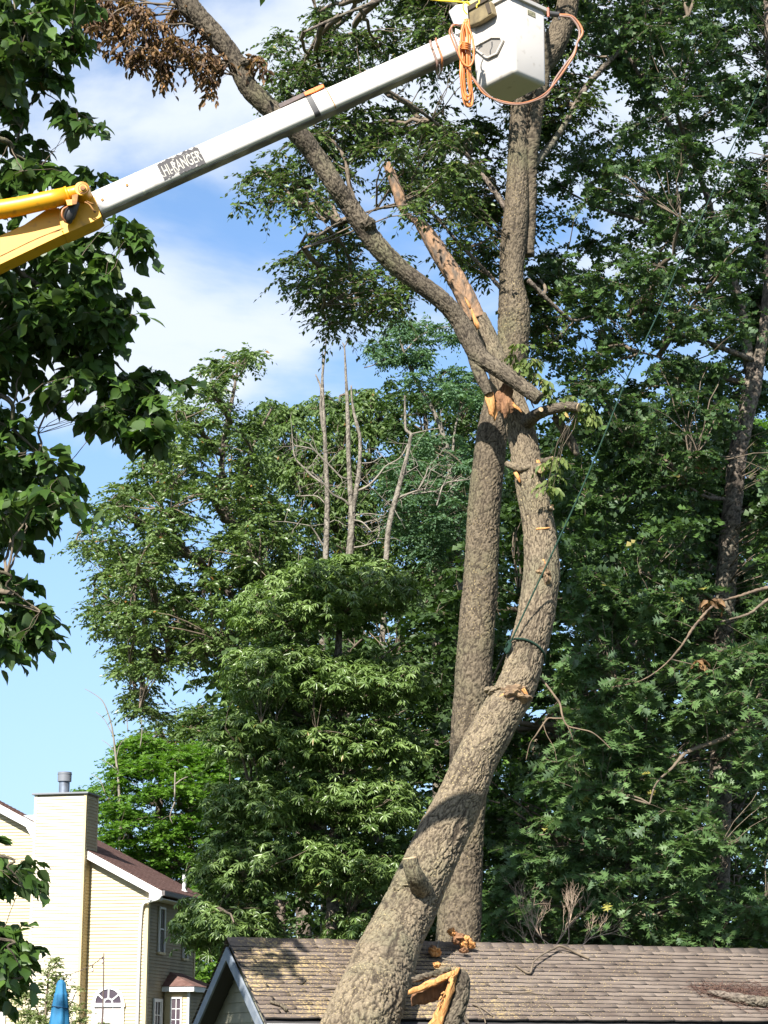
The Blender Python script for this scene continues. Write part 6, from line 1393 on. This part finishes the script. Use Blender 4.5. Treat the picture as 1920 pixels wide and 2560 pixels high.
# worn sticker with lettering
sA, sB = s_at(404), s_at(506); Wd = sB - sA; fr = .152
def worn_mat():
    m, nt, b = new_mat("worn_black_decal"); L = nt.links; N = nt.nodes.new
    b.inputs['Roughness'].default_value = .6
    t = N("ShaderNodeTexCoord"); n1 = N("ShaderNodeTexNoise"); n1.inputs['Scale'].default_value = 16; n1.inputs['Detail'].default_value = 8; n1.inputs['Roughness'].default_value = .7
    r = N("ShaderNodeMapRange"); r.inputs[1].default_value = .58; r.inputs[2].default_value = .62
    x = N("ShaderNodeMix"); x.data_type = 'RGBA'; x.inputs[6].default_value = (0.016, 0.011, 0.013, 1); x.inputs[7].default_value = (0.36, .34, .30, 1)
    L.new(t.outputs['Object'], n1.inputs['Vector']); L.new(n1.outputs[0], r.inputs[0]); L.new(r.outputs[0], x.inputs[0]); L.new(x.outputs[2], b.inputs['Base Color']); return m
M_WORN = worn_mat()
rd = np.random.default_rng(8); hh = h0_ * .5
edge = []; nn = 26
for k in range(nn + 1): edge.append((sA + Wd * k / nn, -hh * .84 + rd.normal(0, .008) + (.03 if k < 10 else 0)))
for k in range(nn + 1): edge.append((sB - Wd * k / nn, hh * .80 + rd.normal(0, .008)))
decal = MB().prism([bpt(s, u, fr) for s, u in edge], -FRONT * .004).obj("decal", M_WORN, boom)
cu = bpy.data.curves.new("lettering", 'FONT'); cu.body = "HI-RANGER"; cu.size = .26; cu.align_x = 'CENTER'; cu.align_y = 'CENTER'; cu.extrude = .0008; cu.offset = .002
to = bpy.data.objects.new("lettering_tmp", cu); COL.objects.link(to); dg = bpy.context.evaluated_depsgraph_get(); tme = bpy.data.meshes.new_from_object(to.evaluated_get(dg)); bpy.data.objects.remove(to)
co = np.zeros(len(tme.vertices) * 3, np.float32); tme.vertices.foreach_get('co', co); co = co.reshape(-1, 3)
co[:, 0] = (co[:, 0] - (co[:, 0].min() + co[:, 0].max()) / 2) / (np.ptp(co[:, 0])) * Wd * .90; co[:, 1] = (co[:, 1] - (co[:, 1].min() + co[:, 1].max()) / 2) / np.ptp(co[:, 1]) * h0_ * .50
wv = np.array(bpt((sA + sB) / 2 + .01, -.005, fr + .002))[None] + co[:, :1] * BD + co[:, 1:2] * BU + (co[:, 2:3]) * FRONT
tme.vertices.foreach_set('co', wv.astype(np.float32).ravel()); tme.name = "lettering"; tme.materials.clear()
lt = link("lettering", tme, None, basic("letter_white", (.36, .34, .29), .6)); lt.parent = decal
# handsaw lying on the boom
saw = thing("hand_saw", tuple(bpt(s_at(760), h0_ / 2 + .03)), "pruning saw with orange handle and brown sheath lying on top of the white boom", "saw")
u0 = h0_ * .5
def flat(s0, s1, ua0, ua1, ub0, ub1, dep, mat, name):
    return MB().hexa([*[bpt(s_, u_, .11 + f_) for s_, u_, f_ in ((s0, ua0, -dep), (s1, ub0, -dep), (s1, ub0, dep), (s0, ua0, dep), (s0, ua1, -dep), (s1, ub1, -dep), (s1, ub1, dep), (s0, ua1, dep))]]).obj(name, mat, saw, .006)
M_SHEATH = basic("sheath_brown", (.055, .035, .03), .6, (.11, .07, .06), 9)
M_ORANGE = basic("handle_orange", (.90, .16, .008), .4)
s0, s1, s2, s3 = s_at(714), s_at(778), s_at(803), s_at(826)
flat(s0, s1, u0 - .01, u0 + .055, u0 + .005, u0 + .065, .02, M_SHEATH, "sheath"); flat(s1 - .001, s2, u0 + .006, u0 + .063, u0 - .0, u0 + .065, .018, M_ORANGE, "handle"); flat(s2 - .001, s3, u0 - .0, u0 + .066, u0 + .012, u0 + .06, .017, M_ORANGE, "handle_end")
# yellow elbow
def prism_px(pts, Y, d, name, mat, par=boom, bev=.008): return MB().prism([P(x, y, Y) for x, y in pts], (0, d, 0)).obj(name, mat, par, bev)
prism_px([(145, 524), (162, 512), (200, 498), (222, 484), (236, 492), (254, 541), (238, 552), (160, 586), (150, 560)], BY - .17, .34, "elbow_plate", M_YEL)
prism_px([(-260, 705), (0, 589), (60, 562), (115, 524), (147, 519), (160, 540), (160, 585), (0, 661), (-260, 782)], BY - .13, .26, "lower_boom", M_YEL)
prism_px([(-260, 768), (0, 646), (150, 574), (160, 585), (0, 661), (-260, 783)], BY - .16, .32, "boom_flange", M_YEL, bev=.003)
# the rest of the lower boom and truck mast out of frame
m = MB(); m.prism([P(-260, 705, BY - .13), P(-260, 783, BY - .13), np.array([-13.0, BY - .13, 3.2]), np.array([-13.0, BY - .13, 3.8])], (0, .26, 0)).obj("lower_boom", M_YEL, boom, .008)
MB().cyl((-13, BY, 0.8), (-13, BY, 4.0), .28, n=20).obj("turret", M_YEL, boom, 0, True)
MB().box((-15.5, BY - 1.1, .5), (-10.5, BY + 1.1, 1.2)).obj("truck_bed", M_FRP, boom, .05)
for sx_ in (-15, -11.2):
    for sy_ in (-1.0, 1.0): MB().cyl((sx_, BY + sy_ - .12, .45), (sx_, BY + sy_ + .12, .45), .45, n=24).obj("wheel", M_BLACK, boom, .03)
c = path_px([(-260, 556, 52, BY - .3), (0, 524, 49, BY - .3), (120, 500, 46, BY - .3), (168, 489, 44, BY - .3)], BY)
ctube("cylinder", c, M_YEL, boom, 24, .2)
c = path_px([(166, 489, 46, BY - .3), (172, 487, 46, BY - .3)], BY); ctube("cylinder_collar", c, M_YEL, boom, 24, .02)
c = path_px([(170, 487, 38, BY - .3), (184, 482, 34, BY - .3), (206, 478, 38, BY - .3)], BY); ctube("cylinder_end", c, M_YEL, boom, 20, .03)
k0 = P(207, 478, BY - .34)
MB().cyl(k0 + np.array([0, -.10, 0]), k0 + np.array([0, .45, 0]), .105, n=28).obj("knuckle", M_YEL, boom, .012)
for r_, d_ in ((.075, .115), (.055, .13), (.038, .15)): MB().cyl(k0 + np.array([.02, -d_, -.01]), k0 + np.array([.02, -.095, -.01]), r_, n=20).obj("pin_washer", M_RUST if r_ != .055 else M_YEL, boom, .003)
MB().hexa([P(x, y, Y) for Y in (BY - .5, BY - .36) for x, y in ((180, 488), (196, 484), (192, 510), (180, 512))]).obj("bracket", M_RUST, boom, .006)
MB().hexa([P(x, y, Y) for Y in (BY - .46, BY - .34) for x, y in ((164, 500), (188, 498), (186, 512), (168, 514))]).obj("clamp", M_YEL, boom, .006)
ctube("hose", path_px([(170, 516, 5, BY - .4), (157, 524, 5, BY - .42), (155, 540, 5, BY - .42), (164, 556, 5, BY - .36)], BY), M_HOSE, boom, 8, .02)
c = path_px([(190, 505, 22, BY - .30), (178, 528, 30, BY - .30), (172, 548, 26, BY - .28), (176, 556, 12, BY - .24)], BY); ctube("rubber_boot", c, M_BLACK, boom, 16, .02)
for pts in ([(212, 505, 4, BY - .36), (224, 512, 4, BY - .36), (234, 526, 5, BY - .34), (238, 530, 6, BY - .3)], [(215, 502, 3, BY - .36), (228, 508, 3, BY - .36), (234, 510, 4, BY - .34)]): ctube("hydraulic_line", path_px(pts, BY), M_RUST, boom, 6, .02)
ctube("hydraulic_line", path_px([(0, 641, 3, BY - .165), (80, 602, 3, BY - .165), (140, 577, 3, BY - .165), (160, 570, 3, BY - .165)], BY), M_RUST, boom, 6, .1)
# bucket mount between boom tip and bucket
MB().hexa([P(x, y, Y) for Y in (BY + .05, BY + .35) for x, y in ((1140, 85), (1195, 65), (1200, 110), (1150, 140))]).obj("bucket_mount", M_FRP, boom, .02)
# bucket
bk_ = thing("lift_bucket", tuple(P(1289, 260, BY)), "white fibreglass lift bucket hanging at the end of the boom", "bucket")
BF = P(1287, 180, BY - .42)            # front bottom corner
ha = math.radians(47); a_dir = np.array([-math.cos(ha), math.sin(ha), 0]); b_dir = np.array([math.sin(ha), math.cos(ha), 0])
tilt = math.radians(-2.2); upb = nrm(np.array([math.sin(tilt), 0.01, math.cos(tilt)]))
a_dir = nrm(a_dir - upb * np.dot(a_dir, upb)); b_dir = nrm(b_dir - upb * np.dot(b_dir, upb))
LA, LB, HB = .74, .64, 1.16
import bmesh
bm = bmesh.new(); vs = []
tp = .035
for h, o_ in ((0, .0), (HB, tp)):
    for (x, y) in ((-o_, -o_), (LA + o_, -o_), (LA + o_, LB + o_), (-o_, LB + o_)):
        vs.append(bm.verts.new(BF + a_dir * x + b_dir * y + upb * h))
for f in ((0, 1, 5, 4), (1, 2, 6, 5), (2, 3, 7, 6), (3, 0, 4, 7), (3, 2, 1, 0)): bm.faces.new([vs[i] for i in f])
bmesh.ops.recalc_face_normals(bm, faces=bm.faces)
bmesh.ops.bevel(bm, geom=[e_ for e_ in bm.edges if len(e_.link_faces) == 2], offset=.055, segments=6, affect='EDGES', profile=.5)
for f in bm.faces: f.smooth = True
me = bpy.data.meshes.new("shell"); bm.to_mesh(me); bm.free()
M_BUCK = basic("bucket_white", (0.46, 0.425, 0.385), 0.38, (0.30, 0.26, 0.215), 7, thr=(.60, .80), detail=9, bump=.003, bscale=6)
link("shell", me, bk_, M_BUCK).modifiers.new("thick", 'SOLIDIFY').thickness = -.012
def bq(x, y, h): return BF + a_dir * x + b_dir * y + upb * h
m = MB()
for (xa, ya, xb_, yb_) in ((-tp - .05, -tp - .05, LA + tp + .05, -tp), (-tp - .05, LB + tp, LA + tp + .05, LB + tp + .05), (-tp - .05, -tp, -tp, LB + tp), (LA + tp, -tp, LA + tp + .05, LB + tp)):
    m.hexa([bq(xa, ya, HB - .02), bq(xb_, ya, HB - .02), bq(xb_, yb_, HB - .02), bq(xa, yb_, HB - .02), bq(xa, ya, HB + .04), bq(xb_, ya, HB + .04), bq(xb_, yb_, HB + .04), bq(xa, yb_, HB + .04)])
m.obj("lip", M_BUCK, bk_, .008)
# moulded foot step on the left face
def onleft(px, py, off=.0):
    p0 = bq(0, -.034 - off, .5); n = np.cross(a_dir, upb); return hit(px, py, p0 - b_dir * 0, n)
st_px = [(1185, 117), (1232, 92), (1258, 92), (1262, 102), (1245, 136), (1222, 147), (1216, 146), (1186, 122)]
ring = [onleft(x, y) for x, y in st_px]; cen_ = np.mean(ring, 0); inn = [p + (cen_ - p) * .16 for p in ring]; n = len(ring); m = MB(); od = -b_dir * .03
for i in range(n):
    j = (i + 1) % n; m.hexa([ring[i], ring[j], inn[j], inn[i], ring[i] + od, ring[j] + od, inn[j] + od, inn[i] + od])
m.obj("step_frame", M_BUCK, bk_, .006)
pk = [p + (cen_ - p) * .17 for p in ring]; lowe = cen_ + upb * .02 + b_dir * .13
m = MB(); m.poly([p - b_dir * .004 for p in pk]); m.obj("step_pocket", basic("step_recess", (.24, .22, .195), .5), bk_)
M_BOLT = basic("bolt_grey", (.16, .15, .14), .5)
for (x, h) in ((.10, 1.05), (.37, 1.05), (.64, 1.05), (.10, .12), (.64, .12)):
    q = bq(x, -tp * h / HB, h); MB().cyl(q, q - b_dir * .010, .012, n=8).obj("bolt", M_BOLT, bk_)
for (y, h) in ((.10, 1.05), (.54, 1.05), (.54, .12)):
    q = bq(-tp * h / HB, y, h) - a_dir * 0; MB().cyl(q, q - a_dir * .010, .012, n=8).obj("bolt", M_BOLT, bk_)
MB().hexa([bq(-tp - .012, .30, .98), bq(-tp - .012, .46, .98), bq(-tp, .46, .98), bq(-tp, .30, .98), bq(-tp - .012, .30, 1.06), bq(-tp - .012, .46, 1.06), bq(-tp, .46, 1.06), bq(-tp, .30, 1.06)]).obj("rating_plate", basic("plate_yellowed", (.30, .27, .16), .6, (.08, .07, .05), 30), bk_, .002)
# tool pouch
pc = [(1170, 40), (1232, 4), (1240, 12), (1246, 40), (1215, 60), (1180, 74), (1174, 60)]
tb_ = thing("tool_pouch", tuple(P(1205, 40, BY - .55)), "olive canvas tool pouch strapped to the bucket's left face", "pouch")
M_CANV = basic("canvas_olive", (.22, .17, .09), .9, (.13, .10, .055), 7, .006, 60)
M_CANVD = basic("canvas_dark", (.06, .045, .03), .9)
pl = [onleft(x, y) - b_dir * .02 for x, y in pc]; MB().prism(pl, -b_dir * .10).obj("body", M_CANV, tb_, .02)
fl_ = [onleft(x, y) - b_dir * .125 for x, y in ((1166, 36), (1236, -4), (1240, 6), (1172, 44))]; MB().prism(fl_, -b_dir * .02).obj("flap", M_CANVD, tb_, .006)
fl_ = [onleft(x, y) - b_dir * .13 for x, y in ((1168, 22), (1225, -6), (1232, -2), (1170, 34))]; MB().prism(fl_, -b_dir * .02).obj("top_panel", basic("pouch_top", (.42, .37, .20), .8), tb_, .006)
MB().prism([onleft(x, y) - b_dir * .119 for x, y in ((1228, 18), (1237, 12), (1244, 38), (1236, 42))], -b_dir * .012).obj("side_strap", M_CANVD, tb_, .003)
M_HOOK = basic("hook_yellow", (.85, .62, .02), .4)
for k, pts in enumerate(([(1168, 36, 4), (1160, 26, 4), (1158, 12, 4), (1168, 4, 4), (1172, 8, 4)], [(1192, 20, 3.5), (1192, 12, 3.5), (1198, 8, 3.5), (1198, -4, 3.5)])): ctube("hook", path_px([p + (BY - .66,) for p in pts], BY), M_HOOK, tb_, 8, .015)
# yellow rod
o = ctube("pole_saw", path_px([(1060, -4, 4, BY - .5), (1100, 1, 5, BY - .5), (1162, 6, 5, BY - .5), (1175, 12, 4, BY - .5)], BY), M_HOOK); tagit(o, "yellow rod laid across the bucket top at the frame edge", "rod")
MB().prism([P(x, y, BY - .1) for x, y in ((1122, 28), (1140, 12), (1168, 8), (1172, 58), (1136, 62))], (0, .05, 0)).obj("mount_shield", M_FRP, bk_, .01)
MB().prism([P(x, y, BY - .12) for x, y in ((1138, 70), (1156, 78), (1138, 88))], (0, .05, 0)).obj("mount_gusset", M_FRP, bk_, .004)
# coiled orange rope hanging from the pouch
cr = thing("coiled_hose", tuple(P(1165, 50, BY - .6)), "orange hose coiled in a long hank hanging beside the tool pouch", "hose")
M_OR = basic("orange_hose", (.50, .15, .03), .45, (.62, .21, .05), 6)
rc = np.random.default_rng(4); YB = BY - .62
for k in range(7):
    x0 = 1163 + rc.uniform(-4, 5); w = rc.uniform(5, 15); yb = rc.uniform(215, 268); yt = rc.uniform(46, 56); mid = rc.uniform(120, 150); yy = YB + rc.uniform(-.06, .06)
    pts = [(x0, yt, 6, yy), (x0 - w * .7, yt + 30, 6, yy), (x0 - w * .75, mid, 6, yy), (x0 - w * .8, mid + 50, 6, yy - .03), (x0 + 3 - w * .5, yb - 15, 6, yy), (x0 + 8, yb, 6, yy), (x0 + 8 + w * .6, yb - 18, 6, yy + .03), (x0 + w * .7 + 2, mid + 60, 6, yy), (x0 + w * .6, mid, 6, yy - .03), (x0 + w * .7, yt + 40, 6, yy), (x0 + 3, yt + 2, 6, yy)]
    ctube("loop", path_px(pts, BY), M_OR, cr, 7, .03)
ctube("loop", path_px([(1168, 60, 6, YB - .08), (1182, 100, 6, YB - .1), (1184, 145, 6, YB - .1), (1174, 166, 6, YB - .1), (1160, 160, 6, YB - .1), (1150, 140, 6, YB - .1), (1148, 118, 6, YB - .1), (1156, 106, 6, YB - .1)], BY), M_OR, cr, 8, .03)
for k in range(4): ctube("wrap", path_px([(1150, 108 + k * 5, 5, YB + .02), (1158, 106 + k * 5, 5, YB - .12), (1168, 108 + k * 5, 5, YB - .12), (1176, 112 + k * 5, 5, YB)], BY), M_OR, cr, 7, .02)
# control hoses swinging in a big loop under the bucket
lh = thing("control_hoses", tuple(P(1400, 38, BY - .3)), "pair of copper-brown hoses looping from the boom under the bucket and up its right side", "hose")
for k, (o1, mt) in enumerate(((0, M_HOSE), (7, M_HOSE2))):
    Yc = BY - .62
    pts = [(1152 + o1, 66, 5, Yc + .2), (1136 - o1 * .6, 62, 5, Yc), (1124 + o1 * .8, 78, 5, Yc), (1132 + o1, 104, 5, Yc), (1146 + o1 * .6, 136, 5, Yc), (1160 + o1 * .3, 165, 5, Yc), (1184 + o1 * .4, 200, 5, Yc), (1212 + o1, 236, 5, Yc), (1250, 252 + o1 * .5, 5, Yc), (1295, 259 + o1 * .4, 5, Yc), (1335, 250 + o1 * .4, 5, Yc + .05),
           (1368, 230 + o1 * .8, 5.5, Yc + .1), (1395 - o1, 198, 6, Yc + .15), (1420 - o1, 162, 6, Yc + .2), (1436 - o1 * .4, 135, 6, Yc + .2), (1444, 105, 6, Yc + .2), (1456 - o1, 85, 6, Yc + .2), (1452 - o1, 66, 6, Yc + .2), (1436 - o1, 45, 6, Yc + .2), (1420, 38 + o1 * .6, 6, Yc + .2), (1398, 37 + o1 * .4, 6, Yc + .2)]
    ctube("hose", path_px(pts, BY), mt, lh, 10, .03)
MB().cyl(P(1374, 34, BY - .4), P(1398, 37, BY - .4), .04, n=14).cyl(P(1396, 36, BY - .4), P(1399, 50, BY - .4), .018, n=10).obj("coupling", M_BLACK, lh, .004)
MB().cyl(P(1370, 20, BY - .38), P(1371, 42, BY - .38), .018, n=10).obj("red_fitting", basic("fitting_red", (.5, .12, .07), .5), lh, .003)
ctube("hose_tail", path_px([(1098, 160, 5, BY - .1), (1100, 180, 4, BY - .1), (1094, 192, 4, BY - .1), (1100, 196, 4, BY - .1)], BY), M_BLACK, boom, 6, .02)
